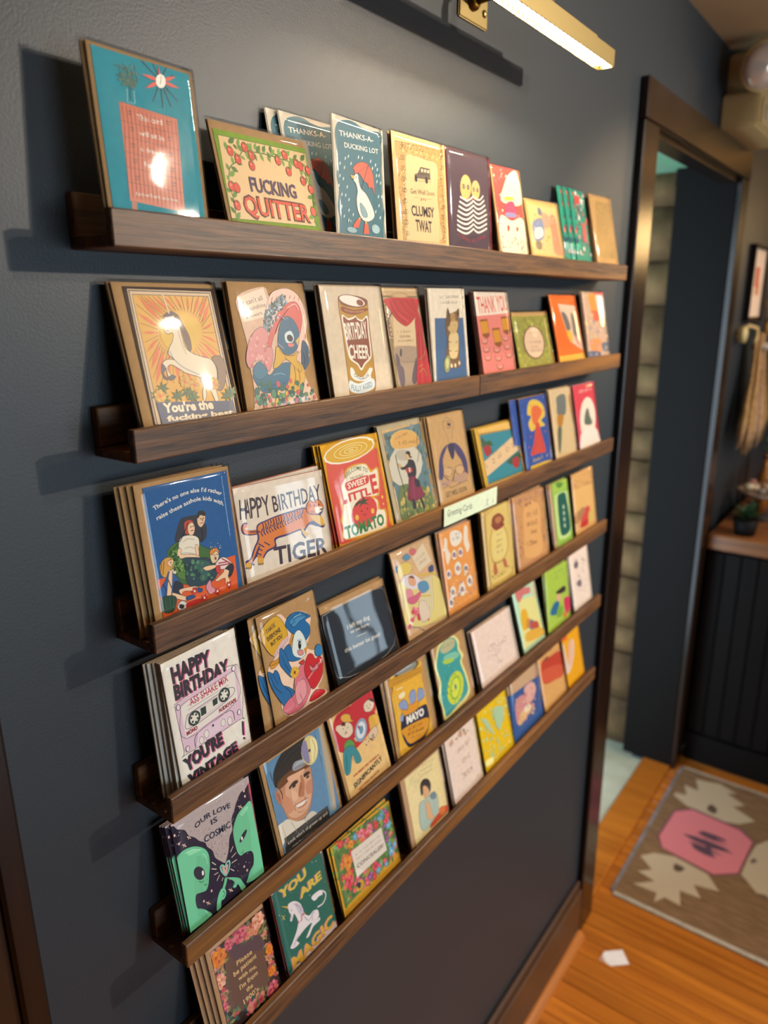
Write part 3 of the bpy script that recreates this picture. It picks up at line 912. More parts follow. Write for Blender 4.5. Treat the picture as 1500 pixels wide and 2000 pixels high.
c 241c1c 4 293 472 380 413 343 323 254 368
s f0c8a0 253 582 282 566 230 359 187 314 172 336 217 494
c 241c1c 4 253 582 282 566 230 359 187 314 172 336 217 494
s f0c8a0 334 377 510 357 564 320 540 300 387 344 343 323
c 241c1c 4 334 377 510 357 564 320 540 300 387 344 343 323
s f0c8a0 245 371 378 296 450 256 388 245 264 315
c 241c1c 4 245 371 378 296 450 256 388 245 264 315
s 284c80 507 344 598 303 577 275 519 299
c 241c1c 4 507 344 598 303 577 275 519 299
s 284c80 395 282 486 276 492 243 398 247
c 241c1c 4 395 282 486 276 492 243 398 247
s e0c8a0 760 645 836 652 863 584 836 535 780 519 755 561
c 241c1c 4 760 645 836 652 863 584 836 535 780 519 755 561
s d8863c 749 640 797 670 858 654 874 598 833 635 775 607
c 241c1c 4 749 640 797 670 858 654 874 598 833 635 775 607
s e8d4cc 810 511 905 552 984 499 1013 438 903 424 822 456
c 241c1c 4 810 511 905 552 984 499 1013 438 903 424 822 456
l a83848 13 841 503 959 488
l a83848 13 837 478 988 459
l a83848 13 892 541 999 459
s 282430 914 421 1010 456 1032 397 974 324 914 359
c 241c1c 4 914 421 1010 456 1032 397 974 324 914 359
s f0c8a0 903 424 964 389 942 333 965 273 897 267 897 329 797 323 780 345 887 394
c 241c1c 4 903 424 964 389 942 333 965 273 897 267 897 329 797 323 780 345 887 394
s f0c8a0 705 514 807 495 803 470 695 465 644 505
c 241c1c 4 705 514 807 495 803 470 695 465 644 505
s c83a34 804 478 857 472 844 397 804 417
c 241c1c 4 804 478 857 472 844 397 804 417
s 24442c 129 357 267 331 273 262 220 188 113 223
c 241c1c 4 129 357 267 331 273 262 220 188 113 223
s d8dcd8 331 260 385 226 370 172 296 174 275 220
c 241c1c 4 331 260 385 226 370 172 296 174 275 220
s 3a2a2c 307 234 352 211 337 183 300 200
c 241c1c 4 307 234 352 211 337 183 300 200
s d890a0 647 316 709 366 717 294 762 246 692 215 657 260
c 241c1c 4 647 316 709 366 717 294 762 246 692 215 657 260
s c82c2c 382 210 484 220 563 203 538 177 396 180
c 241c1c 4 382 210 484 220 563 203 538 177 396 180
w c83a2c/a82c24/e8e0d0 40 5 501 309
w c83a2c/a82c24/e8e0d0 40 5 779 223
w c83a2c/a82c24/e8e0d0 40 5 937 246
w c83a2c/a82c24/e8e0d0 40 5 606 207
e 2a1c1c 575 948 6 0 0 6
e 2a1c1c 603 948 6 0 0 6
l b03030 9 568 909 596 909
e 2a1c1c 707 1001 6 0 0 6
e 2a1c1c 740 1000 6 0 0 6
l a05040 7 695 957 732 955
l 8a5a3c 5 723 998 731 972
e 2a1c1c 281 664 6 0 0 6
l b05048 7 285 635 308 632
e 2a1c1c 809 598 6 0 0 6
e 2a1c1c 843 596 6 0 0 6
e a03c34 815 562 12 0 0 18
m 3a3440 6 419 833 493 914 549 1000
m 3a3440 5 696 916 704 830 669 771
m b8ac98 5 457 824 519 841 595 815
m b8ac98 5 464 756 524 757 588 724
m b8ac98 5 417 718 494 706 569 675
m 26481c 8 276 739 352 785 398 822
m 26481c 8 362 634 437 613 429 465
d 6a9a44/2c5020/86b058 40 70 160 273 772 413 802 432 481 311 566
m 1c3a6c 6 161 478 185 406 158 365
m 1c3a6c 6 223 509 245 420
m 2a5a30 7 153 334 143 230
m 2a5a30 7 199 327 186 210
m 2a5a30 7 242 322 225 211
m 8a2c14 7 198 170 477 180 770 173 1024 166
l b0803c 8 181 684 158 609
l b0803c 8 212 699 175 572
d e8e0d0/f0d080 12 30 60 748 751 912 710 942 633 756 681
@tiger
K dccfbe 20 30 1414 30 1414 1193 20 1193
t 3a2c34 221 1 H | 56 855 151 843
t 3a2c34 225 1 A | 133 847 209 838
t 3a2c34 228 1 P | 210 842 304 834
t 3a2c34 232 1 P | 304 830 388 825
t 3a2c34 231 1 Y | 400 822 513 826
t 3a2c34 189 1 BIRTHDAY | 554 840 1350 851
t 3a2a38 203 2 TIGER | 451 260 1331 193
m 3a2a60 56 283 674 166 687 91 712 77 754 106 784 137 774
m d8742c 40 284 678 167 692 101 715 88 752 108 773 135 767
s 3a2a60 274 745 428 778 635 798 847 803 1012 806 1199 755 1304 771 1348 703 1296 663 1338 584 1322 507 1185 552 1078 588 993 517 991 439 934 501 918 553 712 540 529 533 512 452 380 427 306 371 268 306 218 356 217 411 149 373 99 304 45 327 41 400 111 419 193 527 257 603
s d87a2e 290 731 432 764 637 783 849 787 1014 790 1182 743 1249 718 1213 685 1230 626 1084 616 982 559 921 572 717 562 507 555 490 472 364 446 292 384 260 327 229 353 221 429 273 508 250 513 147 388 91 324 59 350 66 386 127 404 212 515 282 598
m 34285c 15 361 755 365 703 322 660 341 612
m 34285c 15 401 759 405 706 362 664 382 617
m 34285c 15 442 762 446 710 402 667 423 623
m 34285c 15 483 766 487 713 443 670 464 628
m 34285c 15 524 770 528 717 484 674 506 633
m 34285c 15 566 774 570 720 525 677 548 639
m 34285c 15 607 777 612 724 567 681 590 644
m 34285c 15 650 781 654 728 609 684 633 650
m 34285c 15 692 785 697 731 651 688 676 655
m 34285c 15 735 789 740 735 694 691 719 661
m 34285c 15 778 793 783 739 736 695 762 667
m 34285c 15 822 797 826 743 780 698 806 672
m 34285c 15 866 801 870 746 823 702 851 678
m 34285c 15 910 805 915 750 867 706 895 684
m 34285c 15 954 809 959 754 912 709 940 690
m 34285c 15 999 814 1004 758 956 713 986 696
m 34285c 14 235 498 300 461
m 34285c 14 210 459 274 416
m 34285c 14 257 548 332 494
m 34285c 14 343 547 419 493
m 34285c 14 100 367 153 336
s d87a2e 1067 806 1143 870 1201 834 1278 856 1340 805 1354 732 1272 688 1158 696 1076 739
s f0e4d0 1216 768 1330 757 1333 702 1230 696
e 221c2c 1207 793 11 0 0 11
e 221c2c 1287 790 11 0 0 11
l 34285c 10 1133 823 1149 790
l 34285c 10 1246 842 1245 812
s 34285c 1297 737 1346 735 1324 716
s d8a82c 1114 689 1294 653 1340 564 1311 525 1194 594
s d8a82c 938 588 1007 514 1045 496 1008 455 951 517
s d8a02c 44 381 100 367 99 304 45 327
s d8a02c 225 391 299 373 268 306 214 338
l 34285c 7 166 688 175 708
l 34285c 7 182 685 191 705
l 34285c 7 198 682 207 701
l 34285c 7 214 678 223 698
l 34285c 7 230 675 239 695
l 34285c 7 247 671 255 691
l 34285c 7 263 668 272 688
l 34285c 7 279 664 288 684
l 34285c 7 295 661 304 681
m 34285c 8 1067 806 1143 870 1201 834 1278 856 1340 805 1354 732 1272 688 1158 696 1076 739 1067 806
m 34285c 6 1179 731 1115 736
m 34285c 6 1185 715 1121 711
l 34285c 6 1258 536 1277 516
l 34285c 6 29 320 37 336
l 34285c 6 210 318 219 337
l 34285c 6 1276 539 1295 519
l 34285c 6 45 318 53 334
l 34285c 6 226 315 235 335
l 34285c 6 1294 541 1313 521
l 34285c 6 61 315 69 331
l 34285c 6 243 313 252 333
l 34285c 6 1312 543 1331 523
l 34285c 6 77 313 85 329
l 34285c 6 260 310 269 330
l 34285c 6 1330 546 1350 525
l 34285c 6 93 311 101 327
l 34285c 6 276 308 285 328
l f0a860 7 379 720 377 650
l f0a860 7 434 723 432 653
l f0a860 7 490 727 488 656
l f0a860 7 546 730 544 659
l f0a860 7 603 733 602 662
l f0a860 7 661 737 659 665
l f0a860 7 719 740 718 668
l f0a860 7 778 744 777 671
l f0a860 7 838 747 836 674
l f0a860 7 898 751 897 678
@tomato
K d9a018 9 30 1147 30 1147 1418 9 1418
s d8503c 75 1303 84 1254 322 1164 618 1144 1012 1210 1075 1233 1107 1159 1103 781 1074 230 1075 142 527 163 70 170 2 269 25 664 39 1026
e f0e8d8 551 1278 517 7 -59 -145
e d9a818 551 1278 483 4 -49 -127
e f0e0a0 568 1275 340 1 -34 -86
e d9a818 568 1275 327 1 -32 -78
e f0e0a0 568 1275 234 1 -26 -59
e d9a818 568 1275 221 1 -23 -52
e f0e0a0 568 1275 140 0 -18 -35
e d9a818 568 1275 127 2 -16 -27
e f0e0a0 568 1275 55 0 -12 -13
e d9a818 568 1275 43 2 -9 -6
s dba41c 341 983 416 1066 601 1089 803 1060 894 959 1045 956 968 620 854 610 917 545 934 420 1040 396 1016 209 901 134 143 207 134 381 111 467 184 547 175 679 234 875 330 904
s f0e4cc 360 963 434 1043 621 1067 798 1045 871 930 1011 937 939 635 727 638 891 551 882 432 1005 378 992 224 883 165 159 219 152 360 152 441 239 648 198 673 253 855
t 2f6a34 57 1 WELCOME_TO | 362 930 468 988 628 1006 806 939
t 3a5a3c 32 1 THE_WORLD | 445 910 716 916
s d4423a 320 874 391 900 757 910 813 873 786 811 695 796 382 787 327 815
t f4ead8 77 2 SWEET | 369 811 760 817
t d4423a 217 3 L | 215 650 311 654
t d4423a 102 3 ITTL | 346 653 799 653
t d4423a 246 3 E | 824 654 962 655
e d4423a 596 457 265 -20 -70 -193
s 3a4a2c 404 569 510 619 588 618 629 668 652 612 742 601 655 578 720 530 598 566 510 536 551 585 442 568
e e8b83c 430 425 36 0 0 36
e e8b83c 761 433 36 0 0 36
e 2c1c1c 542 485 12 0 0 12
e 2c1c1c 664 487 12 0 0 12
m 2c1c1c 8 556 445 584 418 631 430
t 2f7a3c 151 3 TOMATO | 154 220 959 210
e e8b83c 1013 567 20 0 0 20
e e8b83c 1007 473 16 0 0 16
@witch
K c8a878 102 30 1055 30 1055 1436 102 1436
p 5f7d86 125 1386 1008 1413 980 157 133 173
d 4f6d74/7a9094/6a8480/54665c 90 200 600 116 1361 987 1398 1050 447 124 533
e d9b468 580 1219 341 -53 63 153
e cfc8b4 490 891 396 -54 -115 -285
s b8b09c 320 1100 503 1105 662 1024 573 949 341 990
s d9a85c 301 1263 407 1353 652 1353 869 1248 887 1116 568 1113 309 1155
q 5a4a30 9 39 8 371 1266 672 1305
q 5a4a30 12 47 9 387 1192 835 1152
s 6a7a4c 242 615 630 571 911 438 980 157 492 178 133 173
d 7a8a4c/a89a4c/4f5f3c/c8b060 60 150 400 230 582 892 480 980 157 159 203
m 2c2620 13 294 1069 295 855 327 598 292 189
s d9b078 526 1038 606 1043 608 979 543 954
s 241e22 529 1047 584 1070 638 1047 626 994 674 967 611 969 582 1020
s 2e2a32 573 949 686 910 703 778 637 680 489 710 481 820 380 839 312 906 421 868 525 903
c 1a1418 4 573 949 686 910 703 778 637 680 489 710 481 820 380 839 312 906 421 868 525 903
s b8342c 473 840 596 835 604 769 481 775
c 1a1418 4 473 840 596 835 604 769 481 775
s d9d0c0 534 837 564 835 560 778 529 778
c 1a1418 4 534 837 564 835 560 778 529 778
s d9b078 307 933 361 915 375 867 321 886
c 1a1418 4 307 933 361 915 375 867 321 886
s 7a2540 504 707 640 689 720 553 778 391 653 363 493 361 374 424 442 574
c 1a1418 4 504 707 640 689 720 553 778 391 653 363 493 361 374 424 442 574
s 24202a 610 649 715 628 714 535 624 554
c 1a1418 4 610 649 715 628 714 535 624 554
s 2c2228 472 394 528 372 522 263 460 268
c 1a1418 4 472 394 528 372 522 263 460 268
s 2c2228 656 371 711 341 725 197 686 225
c 1a1418 4 656 371 711 341 725 197 686 225
m 2c383c 6 163 1347 197 1328 242 1339
m 2c383c 6 206 1320 240 1301 285 1311
m 2c383c 6 142 1319 176 1300 220 1311
m 3c4a40 8 940 1312 859 1176 850 1011 770 877
m 3c4a40 6 859 1176 986 1212
m 3c4a40 6 847 1048 768 1098
m 5a1830 7 536 664 473 530 417 415
m 5a1830 7 625 646 621 499 590 367
m a04868 6 580 655 547 515 513 375
@contort
K c09a68 20 30 1033 30 1033 1471 20 1471
m 4a4058 7 508 1409 414 1335 436 1226 495 1122 517 1012 578 1032 640 1179 708 1287 624 1376 528 1416
m 4a4058 8 526 1349 598 1350 645 1286 565 1238 507 1284
s 3a3448 548 1327 630 1307 594 1273 540 1299
s 4c456c 462 1011 304 958 177 826 108 647 93 536 176 520 252 660 261 812 361 911
s 4c456c 628 1015 775 944 887 807 939 657 914 480 831 555 767 726 657 863
s 3c3654 460 1001 625 1006 616 850 536 765 476 873
m 4a4058 7 316 879 229 702 253 544 443 449 660 427 838 514 847 673 741 830
m 4a4058 10 286 654 399 672 492 617 435 549 293 556 286 654
m 4a4058 10 573 641 727 654 824 597 760 508 598 538 573 641
s cfa878 269 657 362 669 477 629 415 543 295 565
s cfa878 591 638 742 641 801 581 732 517 603 553
m 5a3a54 16 197 593 408 456 562 604 483 461 887 546
s b8927a 109 533 237 489 413 474 357 407 149 429
s b8927a 494 498 838 514 841 393 577 404
m 4a4058 7 83 442 227 452 381 363 607 378 878 386
m 4a4058 7 138 393 283 402
m 4a4058 7 566 366 651 399
t 3a3030 79 0 GET_WELL_SOON | 201 244 802 235
@apples
K d9b060 119 30 1441 30 1441 1100 119 1100
p a8843c 130 1035 1379 978 1434 170 34 169
p 2f8494 149 1002 1363 963 1411 196 69 194
e a82c34 278 743 90 0 0 110
s 3a5a34 294 864 436 875 508 792 341 795
e a82c34 1168 388 90 0 0 110
s 3a5a34 1185 517 1344 526 1426 435 1238 443
s 3a5a44 183 966 308 867 402 791 442 680 268 665 160 806
s 3a5a44 869 442 1178 523 1364 516 1267 288 1022 373
s a82c34 198 800 402 791 386 668 225 662
s a82c34 1108 468 1311 447 1254 312 1074 332
p dcbc90 105 568 1371 869 1368 582 108 320
q 7a3c34 11 84 13 158 446 1345 696
q 7a6048 14 34 5 236 588 1090 755
@volcano
K 2c4c94 20 30 1118 30 1118 1434 20 1434
s d8b848 415 1355 721 1356 977 1227 1007 1039 828 969 959 860 640 856 375 824 288 970 419 1087 285 1148
s d8683c 484 1236 745 1252 895 1121 732 1004 552 913 451 1016
s c84a3c 577 910 714 938 769 748 872 432 828 369 567 388 239 407 421 615
m 7a2c34 10 640 856 520 601 320 428
m 7a2c34 10 710 824 747 567 808 395
e c8506c 325 731 20 0 0 20
e c8506c 204 559 20 0 0 20
e c8506c 929 748 20 0 0 20
e c8506c 979 1135 20 0 0 20
e c8506c 447 1285 20 0 0 20
q d8bc44 7 76 18 287 266 943 271
p d8b83c 187 214 785 209 1054 191 1069 141 170 149
@brush
K c4ac88 20 30 1047 30 1047 1481 20 1481
p cdb488 148 1391 1065 1419 1020 153 90 163
s 6a706c 356 1328 741 1346 745 1102 664 963 485 957 294 1000 311 1165
s b07828 284 965 571 948 461 766 278 738
s 5a6450 244 718 419 722 354 489 226 240 175 367
s a8845c 905 1284 1092 1294 1019 705 936 961
@redcard
K c03848 20 30 1141 30 1141 1451 20 1451
p d8d0d8 -313 155 1124 114 1178 241 81 296
e e6d4c4 608 713 422 -25 106 454
s 5a6a5c 524 878 678 939 730 777 816 609 570 588 391 663
s e4d8cc 204 483 953 486 1063 150 169 155
q e8d0c4 7 77 16 287 1286 991 1284
@cassette
K e9e3d8 20 30 982 30 982 1514 20 1514
t e06a98 172 4 HAPPY | 132 1249 357 1250 625 1238
t e06a98 155 4 BIRTHDAY | 126 1068 490 1060 845 1052
t 33333c 171 4 HAPPY | 120 1261 345 1262 612 1250
t 33333c 155 4 BIRTHDAY | 114 1081 477 1073 832 1065
p e3c4d6 98 1037 942 1103 914 483 874 460 131 457 113 508
m 3a3a44 6 98 1037 942 1103 916 491 868 463 130 452 113 508 96 1026
p ece6de 159 969 239 1002 838 1045 898 1034 887 701 863 686 162 617
m 3a3a44 5 159 969 239 1002 838 1045 898 1034 887 701 162 617 159 969
l 5a4a54 4 250 950 767 996
l 5a4a54 4 238 907 795 925
t c02c5c 80 1 ASS_SHAKE_MIX | 277 933 608 948 804 972
p e0ccd4 219 856 788 889 802 778 216 701
m 3a3a44 6 219 856 788 889 802 778 216 701 219 856
p e9e3d8 234 837 770 868 784 796 234 718
e 2c4440 300 780 80 0 0 80
e e9e3d8 300 780 55 0 0 58
e 2c4440 338 761 13 0 0 13
e 2c4440 310 732 13 0 0 13
e 2c4440 273 753 13 0 0 13
e 2c4440 263 801 13 0 0 13
e 2c4440 290 831 13 0 0 13
e 2c4440 327 810 13 0 0 13
e 2c4440 716 843 80 0 0 80
e e9e3d8 716 843 55 0 0 58
e 2c4440 757 823 13 0 0 13
e 2c4440 727 793 13 0 0 13
e 2c4440 686 815 13 0 0 13
e 2c4440 676 865 13 0 0 13
e 2c4440 704 896 13 0 0 13
e 2c4440 744 874 13 0 0 13
p 2c4440 390 845 461 843 454 759 386 757
p 2c4440 555 859 621 863 614 792 553 789
t a82c50 45 3 MONO | 177 643 317 646
t a82c50 43 3 AUDIOTAPE | 612 680 865 694
p e9d0e0 305 605 754 634 797 501 253 462
m 3a3a44 5 253 462 309 603 750 636 801 490
e 3a3a44 339 502 30 0 0 43
e ece6de 339 502 26 0 0 39
e 3a3a44 411 536 34 0 0 49
e ece6de 411 536 30 0 0 45
e 3a3a44 643 546 32 0 0 46
e ece6de 643 546 28 0 0 42
e 3a3a44 734 520 34 0 0 49
e ece6de 734 520 30 0 0 45
e 3a3a44 133 990 26 0 0 34
e ece0e6 133 990 20 0 0 28
e 3a3a44 891 1075 26 0 0 34
e ece0e6 891 1075 20 0 0 28
e 3a3a44 158 503 26 0 0 34
e ece0e6 158 503 20 0 0 28
e 3a3a44 876 553 26 0 0 34
e ece0e6 876 553 20 0 0 28
e 3a3a44 508 585 14 0 0 14
t e06a98 148 4 YOU'RE | 105 254 339 286 621 308
t e06a98 112 4 VINTAGE | 111 97 382 105 796 128
l e06a98 20 918 412 901 250
e e06a98 902 210 12 0 0 12
t 33333c 147 4 YOU'RE | 93 268 326 301 608 322
t 33333c 112 4 VINTAGE | 99 111 369 119 782 143
l 33333c 20 904 426 886 265
e 33333c 887 225 12 0 0 12
@bird
k e8c8b0 29 1310 356 1415 485 1296 571 1345 728 1315 868 1197 833 1083 799 964 719 846 830 760 895 808 969 719 952 590 897 359 794 271 934 164 859 81 600 131 459 87 226 169 155 281 158 392 96 533 51 738 54 845 112 891 203 977 45 1189
s d8a82c 38 1301 331 1407 447 1106 176 962
c 24242c 6 38 1301 331 1407 447 1106 176 962
p d9b8c0 180 978 336 1083 451 1105 464 1057 301 989 195 926
s d8962c 115 907 234 909 424 991 532 1130 554 1066 503 957 351 893 167 829 100 842
c 24242c 6 115 907 234 909 424 991 532 1130 554 1066 503 957 351 893 167 829 100 842
m 7a4a1c 8 107 871 237 871 412 941 538 1072
l 7a5a60 4 201 987 210 947
l 7a5a60 4 237 1002 247 961
l 7a5a60 4 274 1017 284 976
l 7a5a60 4 312 1032 321 991
l 7a5a60 4 349 1047 359 1006
l 7a5a60 4 387 1062 397 1021
l 7a5a60 4 425 1077 435 1036
t 2c2420 52 2 I_HATE | 143 1263 284 1295
t 2c2420 56 2 EVERYONE | 131 1166 354 1207
t 2c2420 50 2 BUT_YOU | 171 1090 364 1126
s 1f6aa4 439 1259 544 1337 703 1318 868 1197 773 1182 828 1085 803 981 688 935 600 1047 505 1123
c 24242c 6 439 1259 544 1337 703 1318 868 1197 773 1182 828 1085 803 981 688 935 600 1047 505 1123
s 4a90c0 515 1266 672 1296 808 1221 675 1202 567 1172
c 24242c 6 515 1266 672 1296 808 1221 675 1202 567 1172
s dbe6e4 542 1070 639 1105 704 1003 723 863 675 770 569 760 471 878
c 24242c 6 542 1070 639 1105 704 1003 723 863 675 770 569 760 471 878
s 1f6aa4 345 970 450 998 486 834 592 750 447 777 343 860
c 24242c 6 345 970 450 998 486 834 592 750 447 777 343 860
e 16181c 610 921 24 -16 -15 -50
e ffffff 621 935 7 0 0 7
s d9908c 557 869 640 842 639 785 568 808
c 24242c 6 557 869 640 842 639 785 568 808
p d8902c 662 848 753 859 675 773
p c8702c 666 821 694 765 675 770
s 1f6aa4 294 1010 359 927 394 763 437 632 380 602 289 737 244 849
c 24242c 6 294 1010 359 927 394 763 437 632 380 602 289 737 244 849
s 1f6aa4 48 821 118 770 159 796 203 731 227 581 329 495 395 406 341 338 211 309 164 370 79 560 43 705
c 24242c 6 48 821 118 770 159 796 203 731 227 581 329 495 395 406 341 338 211 309 164 370 79 560 43 705
m 163c60 10 63 787 112 599 203 481
m 163c60 8 116 762 162 612
m 163c60 8 296 918 341 750 403 647
s d87484 436 575 630 695 708 583 699 433 634 271 476 156 252 175 168 284 271 354 391 389
c 24242c 6 436 575 630 695 708 583 699 433 634 271 476 156 252 175 168 284 271 354 391 389
s e49aa0 419 451 581 488 587 294 415 225
c 24242c 6 419 451 581 488 587 294 415 225
s c83a3c 545 714 637 720 611 665
c 24242c 6 545 714 637 720 611 665
s c8242c 634 655 722 749 794 718 829 644 911 647 944 554 889 383 718 288 651 398 613 569
c 24242c 6 634 655 722 749 794 718 829 644 911 647 944 554 889 383 718 288 651 398 613 569
s c8242c 613 184 737 259 886 197 876 152 684 148
c 24242c 6 613 184 737 259 886 197 876 152 684 148
s 2a7ab0 842 754 909 807 973 736 952 648 850 674
c 24242c 6 842 754 909 807 973 736 952 648 850 674
m d98a90 22 651 455 772 515 952 590
s d98a90 717 618 768 556 841 581 853 517 768 498 712 543
c 24242c 6 717 618 768 556 841 581 853 517 768 498 712 543
m 5a1c24 6 717 618 767 552 845 575 844 502 760 521 710 544
w d8a82c/e0b83c/8a4a1c 70 8 450 633
m 3a5a34 8 436 575 404 496 369 400
l c8843c 10 241 180 220 144
m 0f3a60 7 560 1248 666 1271 808 1221
m 0f3a60 7 514 1211 606 1230
m 8ac0e0 8 595 1289 721 1287
m 0f3a60 6 263 527 328 439 334 360
m 0f3a60 6 193 689 227 581
m a84a5c 5 345 355 374 265 335 208
m a84a5c 5 471 350 496 242 445 190
m a84a5c 5 606 591 616 472
m f0b8bc 6 450 475 539 527
l fae8e8 8 908 609 910 550
l 24242c 5 599 972 588 999
l 24242c 5 619 968 615 995
l 24242c 5 642 958 648 982
m c8a04c 6 75 1265 294 1354
@dark
K 1c2430 16 30 1370 30 1370 1098 16 1098
m b8b4ac 6 42 1077 1321 1080 1282 239 47 240 39 1070
t c8b89c 66 1 I_left_my_dog | 439 759 917 752
t c8b89c 46 1 to_be_here | 474 688 871 676
m c8b89c 6 571 614 781 600
t c8b89c 56 1 this_better_be_good | 281 491 1041 463
@crib
K c8a47c 20 30 1091 30 1091 1472 20 1472
p d9c6a8 520 1280 871 1415 988 1085 619 1018
l 8a7460 4 520 1280 871 1415 988 1085 619 1018 520 1280
q 6a5a4c 8 39 6 601 1189 857 1242
q 6a5a4c 8 39 6 641 1119 892 1153
s c8686a 500 1400 598 1402 657 1337 577 1302 492 1336
c 6a5060 4 500 1400 598 1402 657 1337 577 1302 492 1336
s 5a8aa4 288 1346 422 1365 490 1288 355 1270
c 6a5060 4 288 1346 422 1365 490 1288 355 1270
s 4a7a9c 83 1256 156 1244 128 1168 69 1176
c 6a5060 4 83 1256 156 1244 128 1168 69 1176
s 3f4a74 875 1019 999 1022 980 928 864 944
c 6a5060 4 875 1019 999 1022 980 928 864 944
s d9c060 159 1252 377 1245 474 1158 377 1073 221 1083 84 1050
c 6a5060 4 159 1252 377 1245 474 1158 377 1073 221 1083 84 1050
s d9c87c 72 1016 737 884 975 870 1136 638 1065 173 98 326 83 711
c 6a5060 4 72 1016 737 884 975 870 1136 638 1065 173 98 326 83 711
l e6dcc8 20 558 901 395 295
l 5a6284 6 579 894 416 287
l e6dcc8 20 611 900 454 308
l 5a6284 6 632 893 475 301
l e6dcc8 20 665 899 513 322
l 5a6284 6 686 892 534 315
l e6dcc8 20 719 897 573 336
l 5a6284 6 740 891 594 329
l e6dcc8 20 773 896 633 351
l 5a6284 6 795 890 654 343
l e6dcc8 20 828 895 694 365
l 5a6284 6 849 889 715 357
l e6dcc8 20 883 894 755 379
l 5a6284 6 905 887 777 372
l d0b03c 26 540 984 1017 887
l d0b03c 24 143 786 766 598
e d9d0d4 390 935 215 -87 39 103
s d9a07c 326 1022 422 1020 484 924 429 864 320 919
c 6a5060 4 326 1022 422 1020 484 924 429 864 320 919
s 7a4a34 335 1028 424 1024 468 968 396 994
c 6a5060 4 335 1028 424 1024 468 968 396 994
s 5a8cb0 530 871 724 849 776 714 597 693 512 779
c 6a5060 4 530 871 724 849 776 714 597 693 512 779
s c8607c 193 750 377 727 580 738 439 629 303 617 196 673
c 6a5060 4 193 750 377 727 580 738 439 629 303 617 196 673
s d98a94 202 861 323 841 348 737 193 750
c 6a5060 4 202 861 323 841 348 737 193 750
d c85868/d98a8c/c03c4c 26 200 500 144 577 400 526 693 226 98 326
s d9c6b0 441 590 611 551 658 318 417 306
c 6a5060 4 441 590 611 551 658 318 417 306
l 5a6284 8 90 348 311 248 453 137
@hands
K d8924c 20 30 981 30 981 1484 20 1484
s e4dccc 361 1434 546 1422 677 1330 631 1217 468 1176 349 1226 318 1334
q 4a5078 6 41 8 416 1351 604 1347
q 4a5078 7 40 8 382 1288 608 1281
s e4d8c4 165 1381 227 1336 213 1199 278 1082 220 996 155 953 126 1062 131 1160 67 1196 119 1263
s e4d8c4 779 1430 870 1399 845 1207 873 1075 775 995 737 1088 705 1199
e e4dccc 383 1055 70 0 0 80
s 6a6a94 334 1068 379 1101 429 1059 427 1015 353 1022
e d8a070 396 1043 18 0 0 18
e e4dccc 572 1047 70 0 0 80
s 6a6a94 521 1060 567 1093 619 1051 616 1007 541 1014
e d8a070 585 1035 18 0 0 18
e e4dccc 440 815 100 0 0 110
s 6a6a94 390 828 436 861 487 818 484 774 410 782
e d8a070 453 803 28 0 0 28
e e4dccc 210 482 90 0 0 100
s 6a6a94 162 496 206 528 256 484 253 440 181 450
e d8a070 223 470 24 0 0 24
e e4dccc 488 449 100 0 0 110
s 6a6a94 438 464 484 496 536 452 533 407 458 417
e d8a070 501 437 28 0 0 28
e e4dccc 742 521 90 0 0 100
s 6a6a94 690 536 737 569 791 524 788 478 710 488
e d8a070 755 509 24 0 0 24
e e4dccc 154 793 70 0 0 80
s 6a6a94 106 806 150 838 199 796 196 752 125 761
e d8a070 166 781 18 0 0 18
e e4dccc 677 749 70 0 0 80
s 6a6a94 625 764 672 797 725 753 722 708 645 716
e d8a070 690 738 18 0 0 18
e e4dccc 120 336 70 0 0 80
s 6a6a94 72 351 116 382 165 338 162 294 91 305
e d8a070 132 324 18 0 0 18
d e4dccc/7a78a0 46 80 200 99 868 855 827 889 287 102 260
@owl
K c8a85c 138 30 1040 30 1040 1520 138 1520
s dbc070 192 1453 1008 1482 1038 860 995 271 81 271 103 673
m 8a6a3c 8 192 1453 1008 1482 995 271 81 271 188 1432
s 8a4a34 352 1262 417 1377 643 1388 803 1261 743 1186 512 1166
s b87a4c 473 1319 655 1330 709 1250 545 1224
s 8a3c34 331 1267 512 1166 743 1186 780 1132 502 1113 361 1194
m 6a4c2c 14 336 1178 228 944 244 676 357 565 626 542 839 685 864 952 776 1110
s e0cc80 351 1065 499 1092 724 1079 826 871 760 639 542 589 328 651 296 838
q 5a4828 5 43 9 440 1019 664 1004
q 5a4828 6 43 9 442 908 691 896
q 5a4828 6 43 9 401 808 673 800
q 5a4828 6 43 9 428 711 701 701
s b86a4c 287 552 376 548 387 365 277 376
s b86a4c 626 542 718 537 765 409 668 392
d 7a5a34/a88a4c 26 80 180 205 466 882 397 958 282 132 311
@lamp
K b8875c 20 30 1359 30 1359 1518 20 1518
p c8935c 179 1384 1322 1348 1273 223 90 292
s d9a568 437 1197 669 1319 933 1319 1111 1142 1077 735 1038 303 354 345 364 743
d 8a6450/7a5a5c/9a6a48 40 100 300 198 1473 1408 1481 1415 1258 207 1287
d 8a6450/a87858 26 100 300 103 1261 350 1260 252 346 52 348
d 8a6450/a87858 26 100 300 1190 1249 1383 1239 1288 294 1064 297
q 7a5438 5 79 13 541 1083 985 1064
q 7a5438 5 79 13 501 903 945 879
q 7a5438 5 79 13 467 745 909 717
q 7a5438 5 78 13 423 542 864 509
@green
K 8ab44c 148 30 928 30 928 1441 148 1441
s 9cc04c 304 1461 612 1488 910 1440 903 1285 433 1262 205 1302
s 5a8a3c 349 1404 535 1424 705 1370 504 1301
s b8d488 219 1123 421 1214 787 1201 949 1094 905 418 739 270 424 263 212 388
s 1f5a50 361 1097 537 1193 747 1169 803 1016 857 482 758 345 501 323 345 435
e b8cca8 611 897 40 0 0 45
e b8cca8 600 769 40 0 0 45
